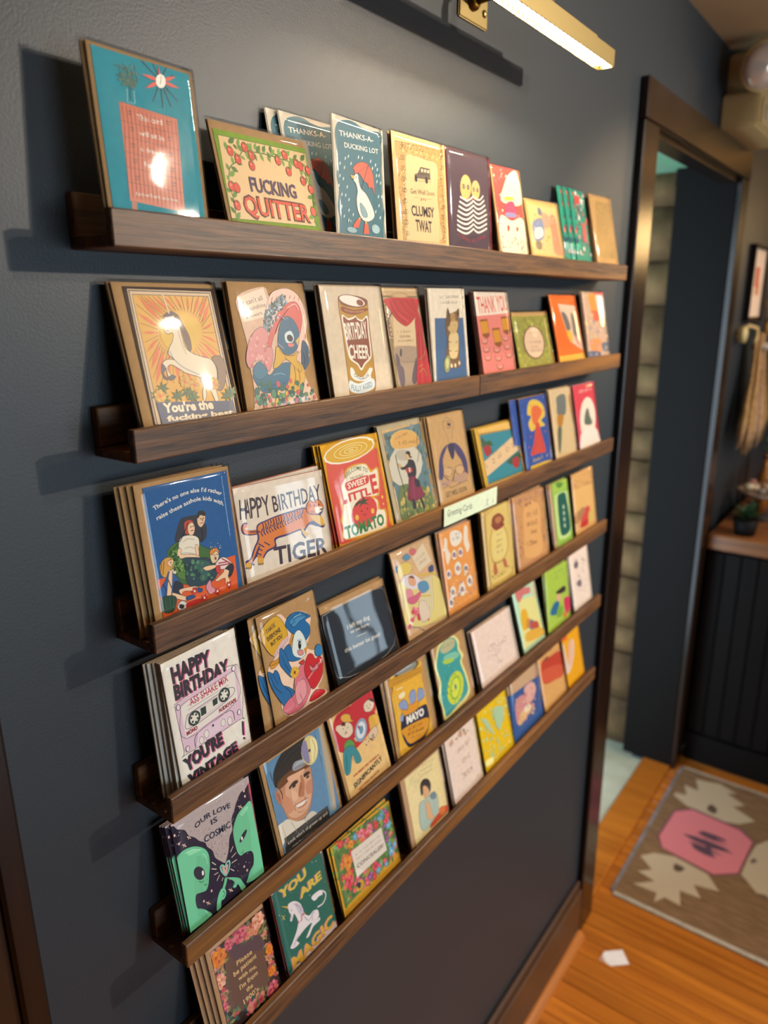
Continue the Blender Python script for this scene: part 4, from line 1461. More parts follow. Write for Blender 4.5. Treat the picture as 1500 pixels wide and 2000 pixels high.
e b8cca8 590 642 40 0 0 45
e b8cca8 579 514 40 0 0 45
@tanwide
K c89a60 20 30 1183 30 1183 1442 20 1442
p d9ae6c -21 1129 1209 1063 1063 252 -25 679
d a8804c/c09458 30 150 400 -15 1443 1281 1384 1232 1002 -15 1154
s c84a44 455 565 819 618 821 311 320 270
s c8b060 789 486 1041 483 958 277 741 275
s b8342c 299 330 618 361 695 230 314 244
s a87c54 -59 527 407 658 599 586 138 370
@alien
K 241f36 13 30 1120 30 1120 1420 13 1420
p d4506c 1099 1434 1135 1433 1139 164 1102 143
s b9a9a8 28 1423 1098 1426 1056 1296 975 1284 898 1211 840 1126 782 1041 775 928 717 861 679 734 631 646 599 615 555 659 486 751 467 845 409 930 392 988 322 1054 272 1123 204 1187 168 1272 83 1329 51 1386
d d8c8c4/8a7c80/c8b8c4/a89088/e4dcd8 420 25 50 84 1375 1044 1369 736 917 456 885
d d8c8c4/8a7c80/c8b8c4 120 25 50 414 958 736 917 646 670 521 730
t 26304a 61 1 OUR_LOVE | 303 1209 491 1239 797 1192
t 26304a 62 1 IS | 508 1139 597 1138
t 26304a 78 1 COSMIC | 381 995 572 980 758 972
s 6fc79a 2 1018 73 1068 178 1060 278 1016 371 928 408 832 400 722 366 613 342 530 318 488 286 468 216 490 163 501 141 435 150 347 205 302 266 235 304 143 45 145 3 159 -7 502 -4 818
s 6fc79a 1094 1101 1000 1105 888 1065 809 976 776 894 772 795 780 689 793 622 827 567 889 564 978 535 1006 466 984 358 921 311 877 252 859 195 1131 178 1121 448 1108 805
s 8fdcb0 153 1027 271 983 336 941 247 955 161 975
s 8fdcb0 925 1045 1016 1079 1042 1056 938 1004
e 241f36 248 708 65 -61 -24 -65
e 241f36 906 770 65 44 11 -27
e f0ece4 292 683 15 0 0 30
e f0ece4 882 754 13 0 0 24
m 1d4a3c 7 225 622 256 594 287 590
m 1d4a3c 7 284 551 303 526 323 529
e 1d4a3c 329 579 5 0 0 5
m 1d4a3c 6 833 596 860 586 871 617
m 8cc8b8 22 575 471 533 556 530 608 558 610 589 568 616 604 653 607 656 563 623 500 574 464
s d8b0a8 577 479 549 563 551 592 575 577 587 539 607 577 634 576 615 521
m 6fc79a 40 579 443 547 381 505 324
s 6fc79a 383 155 419 281 483 355 536 329 543 265 504 224 465 225 440 149
s 6fc79a 595 425 668 390 756 321 792 247 822 158 763 154 724 265 680 251 646 282 676 330
m 1d4a3c 7 658 342 680 302 651 287
m 1d4a3c 7 505 324 525 277 492 257
l d8c8b8 10 428 730 473 669
l d8c8b8 10 410 659 473 614
l d8c8b8 10 430 572 487 566
l d8c8b8 10 451 484 499 528
l d8c8b8 10 516 442 537 470
l d8c8b8 10 694 691 743 737
l d8c8b8 10 696 622 770 641
l d8c8b8 10 687 560 763 555
l d8c8b8 10 655 504 701 450
p e0b8a8 127 1115 138 1112 146 1105 152 1088 136 1095 129 1104
p e0b8a8 127 1115 126 1108 121 1102 110 1097 114 1108 120 1113
p e0b8a8 127 1115 116 1117 108 1124 101 1142 118 1135 125 1125
p e0b8a8 127 1115 128 1122 133 1128 144 1132 140 1121 134 1116
p e0b8a8 932 1126 944 1123 954 1116 962 1096 942 1104 935 1114
p e0b8a8 932 1126 930 1118 925 1111 913 1107 917 1119 924 1124
p e0b8a8 932 1126 920 1128 909 1136 902 1155 921 1148 929 1138
p e0b8a8 932 1126 933 1133 938 1140 951 1145 946 1132 940 1127
p e0b8a8 292 313 303 310 313 302 319 283 300 291 294 302
p e0b8a8 292 313 290 306 286 301 274 296 279 308 285 312
p e0b8a8 292 313 280 317 271 325 265 344 283 335 290 325
p e0b8a8 292 313 293 320 298 326 309 330 305 319 299 315
p e0b8a8 612 262 624 259 634 250 640 231 621 239 614 250
p e0b8a8 612 262 610 255 605 249 593 245 598 256 604 261
p e0b8a8 612 262 600 265 590 274 583 293 602 285 610 274
p e0b8a8 612 262 614 269 618 275 630 280 625 268 619 263
p e0b8a8 200 1166 211 1164 219 1157 226 1139 209 1146 202 1155
p e0b8a8 200 1166 198 1159 194 1153 183 1148 187 1160 193 1164
p e0b8a8 200 1166 189 1169 180 1176 174 1193 191 1186 198 1177
p e0b8a8 200 1166 201 1173 206 1179 217 1184 213 1173 207 1168
e e0c0b4 34 1287 12 0 0 16
e e0c0b4 68 1169 12 0 0 16
e e0c0b4 242 370 12 0 0 16
e e0c0b4 361 419 12 0 0 16
e e0c0b4 847 413 12 0 0 16
e e0c0b4 879 346 12 0 0 16
e e0c0b4 1022 1212 12 0 0 16
e e0c0b4 1021 1280 12 0 0 16
m 1d4a3c 5 2 1018 73 1068 178 1060 278 1016 371 928 408 832 400 722
m a4e8c4 8 118 1026 222 1010 303 958
m a4e8c4 7 335 893 368 824 367 743
m a4e8c4 7 233 258 262 214 271 166
m a4e8c4 6 904 1040 963 1075 1015 1076
d c8b8c4 8 30 60 29 1360 148 1260 72 1148 16 1212
d c8b8c4/e0b8a8 16 30 60 419 612 931 564 930 357 667 285
@doctor
K 5f87ab 74 30 1155 30 1155 1327 74 1327
p 86a0a8 1081 1346 1198 1336 1080 153 971 159
p b8a890 1100 1365 1164 1356 1157 737 1080 153 1025 156
s c08a68 240 946 443 941 637 926 792 935 780 715 724 556 630 422 509 363 371 400 256 499 214 671 163 810 152 889 176 929
c 5a3424 4 240 946 443 941 637 926 792 935 780 715 724 556 630 422 509 363 371 400 256 499 214 671 163 810 152 889 176 929
s d8a888 341 926 510 922 680 903 762 838 744 659 650 486 503 423 342 464 264 604
s cc9070 212 854 354 735 376 574 275 561 223 702
s c48a70 656 747 763 762 735 607 642 623
s 2b2622 165 1007 184 1141 276 1252 421 1337 623 1361 814 1328 765 1213 702 1134 769 1023 545 1033 329 1042 210 963
s 6a4220 239 1019 477 1051 769 1023 792 935 520 954 233 923
s 9aa0a8 508 1071 570 1112 719 1069 759 991 582 994 512 1023
e d8c888 853 1126 151 -37 -34 -190
s 8a84a8 758 1272 823 1277 827 1124 803 967 725 1047 708 1168
s ece0a8 911 1269 1003 1185 967 1032 852 959 876 1117
e 5a4a50 847 1125 22 0 0 22
s b87a5c 156 923 196 917 222 812 220 731 163 774 148 837
s 3a2820 382 865 477 895 544 870 522 841 439 851 389 834
s 3a2820 664 893 750 883 764 846 662 847
e 3a3028 463 834 32 0 0 18
e 3a3028 718 821 30 0 0 17
s a86a50 580 827 592 746 599 648 546 641 499 687
s ece4d8 430 588 527 578 625 567 604 541 488 535 438 551
m a04a40 11 433 596 529 585 636 570
m a04a40 12 441 544 546 519 610 538
s dcd4c4 39 487 166 517 256 499 392 388 578 339 685 351 666 210 139 278 52 151 -21 217
s cfc6b4 499 331 641 377 741 279 676 242
p 33302e 122 316 943 284 937 121 100 138
t e0d8c8 44 0 Look_who's_all_grown_up_and | 164 206 902 182
t e0d8c8 24 0 ready_for_a_colonoscopy! | 219 134 687 110
s b87a54 610 922 644 791 588 654 507 673 581 752
s e4b898 404 816 493 709 463 652 385 679
s e0b090 386 992 551 974 695 951 631 911 433 910
m 7a4630 6 586 622 602 561 570 524
m 7a4630 5 427 618 392 583 400 532
m 8a5038 5 426 497 489 459 542 465
m 6a3c2a 5 177 892 197 844 190 785
m 4a3020 9 227 927 250 850 239 783
m a89c88 5 132 484 148 308 81 168
m a89c88 5 287 443 324 327 330 268
m a89c88 5 504 347 532 273
m 8a5a30 5 250 977 488 1008 774 998
m 4a4038 7 238 1128 357 1208 546 1272 747 1278
m 4a4038 5 308 1126 470 1184 679 1221
m d8dce0 7 555 1064 621 1075 714 1053
m 5a5464 6 526 1034 619 1029 741 1000
m b0a070 6 929 1242 954 1115 885 980
e 2a2018 459 836 9 0 0 9
e 2a2018 716 822 9 0 0 9
m f0e4d8 5 462 563 565 555
m 6a94b4 15 72 1114 84 856 52 605
m 7aa0bc 12 1016 1311 1020 1157 1018 813
m 4f769a 12 148 1214 160 1064
@bears
K dcb87c 67 30 1010 30 1010 1313 67 1313
s c02c34 64 869 55 1053 95 1210 205 1312 362 1343 512 1308 619 1348 832 1378 1000 1319 1057 1176 980 981 796 802 507 707 268 716 123 796
s dccab0 142 1146 221 1164 275 1116 368 1128 442 1049 434 951 346 917 241 953 164 1054
c 3a2a24 5 142 1146 221 1164 275 1116 368 1128 442 1049 434 951 346 917 241 953 164 1054
s 3a2c28 260 1154 319 1153 312 1097
c 3a2a24 5 260 1154 319 1153 312 1097
s d8a848 273 1247 358 1254 454 1195 456 1123 500 1080 418 1102 294 1166
c 3a2a24 5 273 1247 358 1254 454 1195 456 1123 500 1080 418 1102 294 1166
s 5a9a4c 228 879 333 883 400 786 355 708 226 759 190 819
c 3a2a24 5 228 879 333 883 400 786 355 708 226 759 190 819
s 3a8a94 165 793 374 759 459 506 339 512 304 655 183 459 84 506
c 3a2a24 5 165 793 374 759 459 506 339 512 304 655 183 459 84 506
e dccab0 166 1133 40 0 0 40
s d9b48c 414 860 489 819 444 782
c 3a2a24 5 414 860 489 819 444 782
e 8aa0b4 593 888 124 -44 -73 -147
e d8dce0 593 888 91 -31 -51 -107
s c05c6c 546 964 587 953 567 901
c 3a2a24 5 546 964 587 953 567 901
s dccab0 774 1189 894 1213 988 1167 967 1072 872 1036 766 1089
c 3a2a24 5 774 1189 894 1213 988 1167 967 1072 872 1036 766 1089
s 4a342c 894 1213 992 1176 988 1125
c 3a2a24 5 894 1213 992 1176 988 1125
s d8a848 818 979 993 932 992 805 789 785 777 875
c 3a2a24 5 818 979 993 932 992 805 789 785 777 875
s d9c0a4 716 761 890 795 916 697 794 635 715 678
c 3a2a24 5 716 761 890 795 916 697 794 635 715 678
d dccab0/7a5c48 14 100 260 610 734 821 704 820 620 596 617
t c0503c 33 2 YOU_MAKE_THE_WORLD_A | 213 360 818 368
t 2c2826 70 2 SIGNIFICANTLY | 186 212 864 278
t c0503c 33 1 BETTER_PLACE | 267 133 735 160
e 221a18 261 1079 8 0 0 8
e 221a18 354 1054 8 0 0 8
e 221a18 827 1142 8 0 0 8
e 221a18 908 1127 8 0 0 8
e 221a18 300 1012 10 0 0 10
l 8a3c3c 6 261 1003 318 984
e 221a18 849 1099 8 0 0 8
m 24606a 6 279 668 303 574
m 24606a 6 194 716 129 510
m 8a1c24 6 180 1245 346 1300 499 1274
l c8a878 8 497 1306 547 1342
s 6a94b0 573 940 639 926 625 850 560 843
@mayo
k d9a838 176 1412 303 1427 550 1410 885 1362 992 1295 931 1211 936 1075 947 802 971 413 975 111 809 25 501 51 256 103 102 152 119 428 132 833 125 1091 194 1190 169 1276
m 6a4a1c 9 140 1287 187 1167 112 1045 111 688 87 173
e 6a5a34 595 1345 333 -21 -25 -87
e 8a8a80 597 1350 261 -20 -17 -72
s c8922c 172 1326 942 1247 958 1148 160 1216
m 8a6420 6 172 1326 509 1270 950 1244
s 232842 316 675 591 659 889 638 945 560 934 321 757 158 532 156 324 189 229 377 220 562
c 2a2018 5 316 675 591 659 889 638 945 560 934 321 757 158 532 156 324 189 229 377 220 562
s d8962c 247 511 882 425 895 284 744 191 542 191 356 226 262 387
c 2a2018 5 247 511 882 425 895 284 744 191 542 191 356 226 262 387
s d8962c 311 806 502 803 751 750 676 649 360 682
c 2a2018 5 311 806 502 803 751 750 676 649 360 682
s 8a9cc4 257 907 389 929 471 842 444 749 293 815
m 3a4468 8 257 907 389 929 471 842 444 749 293 815
s 8a9cc4 529 896 595 974 700 957 678 807 560 778
m 3a4468 8 529 896 595 974 700 957 678 807 560 778
s 8a9cc4 732 838 806 940 921 867 913 763 751 750
m 3a4468 8 732 838 806 940 921 867 913 763 751 750
s 8a9cc4 241 708 314 741 302 629 221 639
m 3a4468 8 241 708 314 741 302 629 221 639
t ece8e0 115 4 MAYO | 367 543 834 495
q 5a3c14 8 48 9 372 428 773 366
q 5a3c14 9 41 9 333 368 792 276
q 5a3c14 5 36 9 414 277 645 237
s ece0b8 297 1045 442 1037 421 967 299 980
m f4d880 10 216 1053 219 847 221 639
m f4d880 10 928 971 933 754
l f8eccc 12 261 1137 422 1117
l 8a6420 5 192 1254 944 1179
@clock
k d8d48c 97 1166 228 1337 450 1407 693 1372 848 1213 828 1076 910 926 827 843 898 579 913 306 788 184 481 148 60 116 33 327 -7 570 80 755 26 1029
s 3f9c9c 136 1137 263 1296 481 1352 678 1329 783 1208 772 1068 830 929 772 836 842 573 856 332 726 241 449 207 116 161 76 307 48 545 131 733 90 1002
s b8b48c 315 1303 531 1348 713 1278 674 1164 413 1152 285 1217
q 5a7a70 8 52 9 324 1258 691 1215
s 7fc0a8 352 1120 694 1070 760 957 362 1003
e c8d43c 498 502 243 -62 -113 -252
e 7fae3c 498 502 155 -39 -78 -182
e d0dc4c 498 502 126 -32 -63 -154
e 3f7c8c 503 515 30 0 0 50
e 5a8a2c 691 418 10 0 0 10
e 5a8a2c 628 323 10 0 0 10
e 5a8a2c 531 277 10 0 0 10
e 5a8a2c 426 292 10 0 0 10
e 5a8a2c 342 363 10 0 0 10
e 5a8a2c 300 470 10 0 0 10
e 5a8a2c 311 585 10 0 0 10
e 5a8a2c 371 678 10 0 0 10
e 5a8a2c 466 725 10 0 0 10
e 5a8a2c 571 714 10 0 0 10
e 5a8a2c 658 645 10 0 0 10
e 5a8a2c 702 536 10 0 0 10
s a8c84c 283 1063 567 1005 573 946 332 987
d 2f7c80/6ab4a8 24 100 200 171 1025 827 843 773 220 76 307
@white
K d9c4b8 20 30 1474 30 1474 1173 20 1173
q 8a7478 7 115 9 414 646 1150 617
q 8a7478 6 101 9 422 520 1036 500
m 8a7478 8 509 732 689 726 774 632 971 652 1094 638
m 8a7478 8 496 552 665 517 738 395 835 325 662 362
@cocktail
K a8ccb0 20 30 986 30 986 1440 20 1440
p d9d48c 201 1168 900 1031 964 178 45 197
s c87470 156 1357 717 1274 715 1145 454 1181 206 1113
s c8c4a0 847 1310 1007 1285 1064 1028 821 1005
s d8a82c 232 925 429 888 436 583 199 537 142 725
s c8842c 382 704 538 647 472 502 317 560
s 3a6aa0 493 629 626 597 591 440 427 484
s b8503c 511 589 779 524 790 382 496 475
s d8a83c 278 474 855 358 931 190 230 290
@party
K 9cb844 20 30 1168 30 1168 1431 20 1431
q 5a6a3c 7 79 12 360 1293 984 1269
q 5a6a3c 7 67 12 374 1184 966 1150
s 3a2c2c 483 888 740 925 964 918 979 804 722 808
s d8a888 535 820 720 795 700 664 519 716
s 2f6a94 227 614 456 708 632 630 476 432 178 496
s c8385c 893 664 1214 601 1250 394 967 283 866 479
s d8643c 780 340 975 336 892 223
s 7aa83c 556 544 804 498 710 306 468 380
@dog
K d9c8bc 20 30 1053 30 1053 1440 20 1440
d 5a5058/8a7c7c/6a606c 40 80 240 203 1251 886 1158 899 393 275 492
s 6a6068 253 1181 426 1178 426 1050 256 1067
s 7a7078 307 740 518 737 515 594 315 638
@patient
K 3a2826 78 30 942 30 942 1225 78 1225
s 6a4a3c 273 1113 438 1126 587 1068 785 1011 832 870 817 667 802 499 805 317 703 273 585 171 388 228 209 325 140 435 146 668 210 822
s 5c4248 347 1091 583 1053 823 912 816 739 568 855 373 900
f 7a7848/4a5a44/5a6a54/8a8a4c+c8505c/a83848/d88a6c/c8704c/d87a7c/e0a890 26 30 60 95 1213 260 1208 186 807 66 800
f 7a7848/4a5a44/5a6a54/8a8a4c+c8505c/a83848/d88a6c/c8704c/d87a7c/e0a890 44 30 60 260 1208 908 1206 876 981 506 1076
f 7a7848/4a5a44/5a6a54/8a8a4c+c8505c/a83848/d88a6c/c8704c/d87a7c/e0a890 40 25 50 830 1014 903 961 905 274 813 346
f 7a7848/4a5a44/5a6a54/8a8a4c+c8505c/a83848/d88a6c/c8704c/d87a7c/e0a890 40 30 50 34 927 193 835 140 366 20 432
f 7a7848/4a5a44/5a6a54/8a8a4c/2c4a54/34404c+c8505c/a83848/d88a6c/c8704c/d87a7c/e0a890 50 30 60 76 420 875 171 863 53 57 283
w e08a24/d87418/b85414 110 8 171 1089
w b85414/d87418/e08a24 61 6 171 1089
w c04a64/d8747c/a03850 110 8 528 1154
w a03850/d8747c/c04a64 61 6 528 1154
w dc9074/e8b094/c87454 100 8 819 1128
w c87454/e8b094/dc9074 55 6 819 1128
w c04a64/d8747c/a03850 70 8 342 1146
w a03850/d8747c/c04a64 39 6 342 1146
w dc9074/e8b094/c87454 90 8 109 816
w c87454/e8b094/dc9074 50 6 109 816
w c04a64/d8747c/a03850 90 8 811 185
w a03850/d8747c/c04a64 50 6 811 185
w e08a24/d87418/b85414 60 8 885 669
w b85414/d87418/e08a24 33 6 885 669
w e08a24/d87418/b85414 60 8 849 391
w b85414/d87418/e08a24 33 6 849 391
w c04a64/d8747c/a03850 60 8 79 502
w a03850/d8747c/c04a64 33 6 79 502
t e6c088 63 1 Please | 382 824 630 809
t e6c088 66 1 be_patient | 308 730 679 718
t e6c088 56 1 with_me, | 356 638 645 603
t e6c088 64 1 I'm_from | 347 520 640 510
t e6c088 60 1 the | 428 427 532 419
t e6c088 63 1 1900's. | 355 317 624 318
@magic
K d8c4c8 20 30 994 30 994 1440 20 1440
p c83c54 1016 1274 1069 1269 1038 131 987 149
p 24695c 958 1303 1012 1258 991 1213 1031 1167 1000 1128 1041 1081 1010 1042 1046 998 1016 950 1053 908 1019 868 1060 820 1025 775 1065 726 1032 679 1073 630 1040 584 1076 538 1041 473 1067 423 1030 360 1052 303 1002 199 668 213 16 125 21 186 -8 249 14 287 -20 372 6 407 -27 489 0 525 -31 605 0 647 -35 729 -3 760 -33 840 -3 881 -32 959 -3 1002 -26 1083 6 1115 -11 1192 23 1231 5 1290 72 1306 479 1319
t d07890 127 3 YOU | 121 1156 379 1138 647 1160
t d07890 122 3 ARE | 450 933 652 944 885 944
t d8c04c 127 3 YOU | 134 1152 393 1133 662 1156
t d8c04c 122 3 ARE | 464 928 667 939 901 940
t d07890 163 3 MAGIC | 90 143 425 142 943 196
t d8a83c 163 3 MAGIC | 103 138 439 137 958 191
s e8e0e4 241 997 302 1000 376 960 447 866 466 756 483 686 551 616 631 625 710 585 716 513 693 480 639 472 715 464 703 424 573 424 478 360 417 369 466 408 566 488 468 504 339 487 256 456 287 393 189 394 130 440 177 479 292 581 343 675 325 784 300 822 257 759 221 777 249 841 235 908
s cfc6d4 370 941 459 819 462 701 391 755 368 848
p d8a848 233 951 121 1071 237 982
m e8e0e4 18 720 618 834 603 907 669 888 742 814 805
s e8e0e4 838 798 741 827 648 817 690 738 782 740 857 725
m 8a5a7c 6 254 875 257 759
e 8a4a6a 279 894 9 0 0 9
d c8506c/d88a4c/a84a7c 14 70 150 333 683 461 741 483 686 360 605
l d8c86c 8 108 946 142 856
l d8c86c 8 158 913 101 880
e d8d0b0 789 1260 7 0 0 7
e d8d0b0 859 1233 7 0 0 7
e d8d0b0 70 975 7 0 0 7
e d8d0b0 625 872 7 0 0 7
m 8a7c94 5 448 693 512 567 563 568 629 616
m 8a7c94 5 650 601 593 584 596 504
m 8a7c94 5 294 503 231 456 186 425
m 8a7c94 4 366 925 418 849 430 763
m 8a7c94 4 338 955 377 879
d d8d0b0 18 25 50 103 1173 942 1157 961 390 77 255
@conceal
K c8962c -6 30 1375 30 1375 1179 -6 1179
p 5a7a44 28 1164 1351 1137 1380 335 37 241
f 4a7a34/6a9a44/3a6a3c/8aa84c+d8743c/e09a3c/d8506c/e88a94/c83c44/e0606c 60 30 70 44 1147 535 1133 431 590 45 265
f 4a7a34/6a9a44/3a6a3c/8aa84c+d8743c/e09a3c/d8506c/e88a94/c83c44/e0606c/5a9cc0/8ac0d4/8a4a84/c07ab0 60 30 60 512 1131 1332 1115 1227 870 497 943
f 4a7a34/6a9a44/3a6a3c/8aa84c+d8506c/e88a94/c83c44/e0606c/5a9cc0/8ac0d4/8a4a84/c07ab0 44 30 60 1102 939 1340 1063 1367 375 1126 484
f 4a7a34/6a9a44/3a6a3c/8aa84c+d8743c/e09a3c/d8506c/e88a94/c83c44/e0606c/5a9cc0/8ac0d4/8a4a84/c07ab0 60 30 60 62 254 357 499 1180 421 1349 321
w d8843c/e09a3c/c8642c 90 7 268 808
w c8404c/d8606c/a82c3c 90 7 217 541
w d8707c/e8949c/c0506c 70 7 651 1037
w d8707c/e8949c/c0506c 70 7 838 1008
w d8843c/e09a3c/c8642c 60 7 398 1015
w c8404c/d8606c/a82c3c 50 7 1245 924
w c8404c/d8606c/a82c3c 70 7 794 431
w 4a94c0/6ab0d4/d8d0a0 70 7 1209 435
s c89a2c 314 361 428 440 495 368 448 291 341 306
s 3a3040 356 425 435 390 392 326 349 368
p ded4c8 366 914 1087 893 1114 507 380 500
q 4a4448 22 21 5 444 808 1040 786
q 4a4448 22 21 5 433 739 1029 714
t 3a3438 60 1 CONCEALER! | 422 618 1063 592
@lady
K dccb96 126 30 1128 30 1128 1275 126 1275
q 6a7464 7 54 5 252 1110 514 1261
q 6a7464 9 36 5 514 1261 992 1187
q 6a7464 7 54 5 305 1056 545 1176
q 6a7464 9 36 5 545 1176 957 1117
q 6a7464 7 55 5 358 1001 577 1090
q 6a7464 9 36 5 577 1090 921 1048
s 2c2420 495 976 600 1027 736 952 767 826 693 730 623 878 485 793
c 5a5048 4 495 976 600 1027 736 952 767 826 693 730 623 878 485 793
s d8a878 554 917 646 879 700 754 632 682 539 749
c 5a5048 4 554 917 646 879 700 754 632 682 539 749
s a8bcb0 387 687 567 692 791 675 897 560 846 311 664 252 421 206 310 355
c 5a5048 4 387 687 567 692 791 675 897 560 846 311 664 252 421 206 310 355
s 6a8494 705 696 838 676 850 559 723 603
c 5a5048 4 705 696 838 676 850 559 723 603
s d8a878 546 622 639 597 672 357 717 275 586 298 529 414
c 5a5048 4 546 622 639 597 672 357 717 275 586 298 529 414
s c8502c 584 217 859 275 1100 276 1128 175 823 157 589 158
c 5a5048 4 584 217 859 275 1100 276 1128 175 823 157 589 158
s d8743c 873 323 1013 312 1029 204 905 192
c 5a5048 4 873 323 1013 312 1029 204 905 192
e 221a18 586 831 6 0 0 6
l a03c34 6 573 770 613 753
m 7a9494 5 515 668 550 484 456 321
m 7a9494 5 777 628 767 440 665 334
@floral
K dcc8bc 20 30 1033 30 1033 1440 20 1440
f 5a7a64/8a9a74+d8a88c/c08064 14 25 50 130 1254 902 1235 924 1137 186 1114
q a8805c 5 107 12 352 919 804 930
q a8805c 5 107 12 356 687 832 681
q a8805c 5 95 12 352 430 838 441
f b8a868+d8c8a0/b8985c 8 20 30 859 252 1102 306 1078 198 890 176
@yellowv
K d8b40c 20 30 1165 30 1165 1440 20 1440
d a8cc94/8ac0a0/c8d488 110 100 320 74 1281 1135 1253 1166 225 9 235
s a8c8a4 178 1085 312 1055 437 816 504 662 410 737 284 886
s a8c8a4 605 1138 887 1077 968 948 750 672 644 721 603 955
s e8dc8c 44 338 319 292 284 187 38 235
@blue
K 2f528c -66 30 1248 30 1248 1076 -66 1076
s c88a8c 149 882 428 937 658 788 461 572 158 437 93 557
s d9a8a0 591 1038 938 1044 1066 868 910 694 625 671 573 852
s d8b87c 264 585 478 630 877 576 788 511 345 394 150 408
s e6d8c0 409 625 656 659 773 582 584 525
d d8a07c/c87c7c/e0c8a0 50 150 400 173 968 1115 916 827 398 209 384
@redtan
K c8985c 20 30 1179 30 1179 1440 20 1440
s b8402c 179 1170 622 1168 1150 1109 1094 601 753 608 137 717
s c8583c 193 985 1090 828 1043 581 178 720
s 8a4a30 261 1178 475 1216 525 1127
d c8904c/a8744c 30 100 300 294 1383 1173 1289 1150 1109 225 1190
@mustard
K d89a0c 20 30 968 30 968 1440 20 1440
s d9c4b8 -86 1187 83 1155 124 746 184 522 68 455 -66 594
s d9c4b8 429 1090 606 1056 473 674 160 453 152 694
s dcae94 335 1089 511 1056 366 640 180 642
s d8642c -16 1389 205 1377 290 1226 27 1256
@rug
p b8a48c 7440 -604 7501 -934 7656 -1450 7388 -2087 7218 -1796 6847 -2477 6525 -2145 6144 -2960 5637 -2523 5434 -1986 5516 -1413 5516 -1090 5584 -744 5921 -191 6123 -177 6205 -580 6801 -337 6751 -863
p b8a48c 2017 -180 2431 -517 2653 -1142 2566 -1651 2474 -2219 1917 -2699 1741 -1972 1275 -2299 1230 -1680 616 -1864 659 -1378 279 -1171 699 -1116 650 -397 1145 -908 1288 -339 1609 -691
p b8a48c 4859 -3233 5342 -3511 5252 -4240 2584 -4629 2440 -4201 2626 -3908 2557 -3654 3120 -3102 4042 -3134
s 5a4a40 5822 -1400 6183 -1456 6035 -1692 5715 -1686
s 5a4a40 2037 -1276 2326 -1233 2292 -1539 2043 -1458
p 6a5a50 3892 -3198 4157 -3290 4052 -3416 3846 -3313
p 7a4a58 3316 -347 5073 -428 5575 -952 5427 -2641 4977 -3156 3048 -3047 2506 -2390 2793 -641
p d07880 3364 -413 4999 -489 5474 -978 5307 -2628 4930 -3092 3108 -3000 2585 -2371 2845 -665
p 5a4450 3950 -1018 4084 -1445 4115 -1956 3941 -2721 3775 -1954 3811 -1443
p 5a4450 4470 -1432 4537 -1687 4541 -1990 4417 -2437 4340 -1979 4377 -1679
p 5a4450 3488 -1450 3525 -1672 3506 -1929 3367 -2300 3336 -1905 3389 -1653
p 5a4450 4185 -1734 4024 -1887 3803 -2014 3422 -2103 3729 -1861 3965 -1765
p 5a4450 3973 -1247 4063 -1586 4109 -1997 4070 -2621 3944 -2009 3931 -1595
p 5a4450 4306 -1356 4349 -1646 4350 -1992 4260 -2508 4212 -1987 4239 -1642
p 5a4450 3686 -1244 3735 -1559 3736 -1934 3641 -2494 3587 -1929 3615 -1555
p 5a4450 4347 -1463 4480 -1675 4554 -1945 4515 -2378 4325 -1987 4297 -1708
p 5a4450 3581 -1388 3662 -1621 3658 -1890 3480 -2274 3393 -1860 3449 -1597
@pricesign
t 3c4a48 104 0 Greeting_Cards | 84 136 522 111 806 102
q 6a5a80 5 120 9 1225 46 1509 37
"""
# ------------------------------------------------------------------ helpers
def lin(h):
    r = []
    for k in (0, 2, 4):
        c = int(h[k:k+2], 16) / 255; r.append(c / 12.92 if c <= 0.04045 else ((c + 0.055) / 1.055) ** 2.4)
    return r
MATS = {}
def mat(name, col='808080', rough=0.5, metal=0.0, spec=0.5, emit=0, build=None):
    if name in MATS: return MATS[name]
    m = bpy.data.materials.new(name); m.use_nodes = True; n = m.node_tree.nodes; b = n['Principled BSDF']
    b.inputs['Base Color'].default_value = lin(col) + [1]; b.inputs['Roughness'].default_value = rough; b.inputs['Metallic'].default_value = metal
    b.inputs['Specular IOR Level'].default_value = spec
    if emit: b.inputs['Emission Color'].default_value = lin(col) + [1]; b.inputs['Emission Strength'].default_value = emit
    if build: build(m.node_tree, n, b)
    MATS[name] = m; return m
def noise_bump(scale, strength, dist=0.001, detail=4, coord='Object', stretch=(1, 1, 1)):
    def f(t, n, b):
        tc = n.new('ShaderNodeTexCoord'); mp = n.new('ShaderNodeMapping'); no = n.new('ShaderNodeTexNoise'); bu = n.new('ShaderNodeBump')
        mp.inputs['Scale'].default_value = stretch; no.inputs['Scale'].default_value = scale; no.inputs['Detail'].default_value = detail
        bu.inputs['Strength'].default_value = strength; bu.inputs['Distance'].default_value = dist
        t.links.new(tc.outputs[coord], mp.inputs[0]); t.links.new(mp.outputs[0], no.inputs['Vector']); t.links.new(no.outputs['Fac'], bu.inputs['Height']); t.links.new(bu.outputs[0], b.inputs['Normal'])
    return f
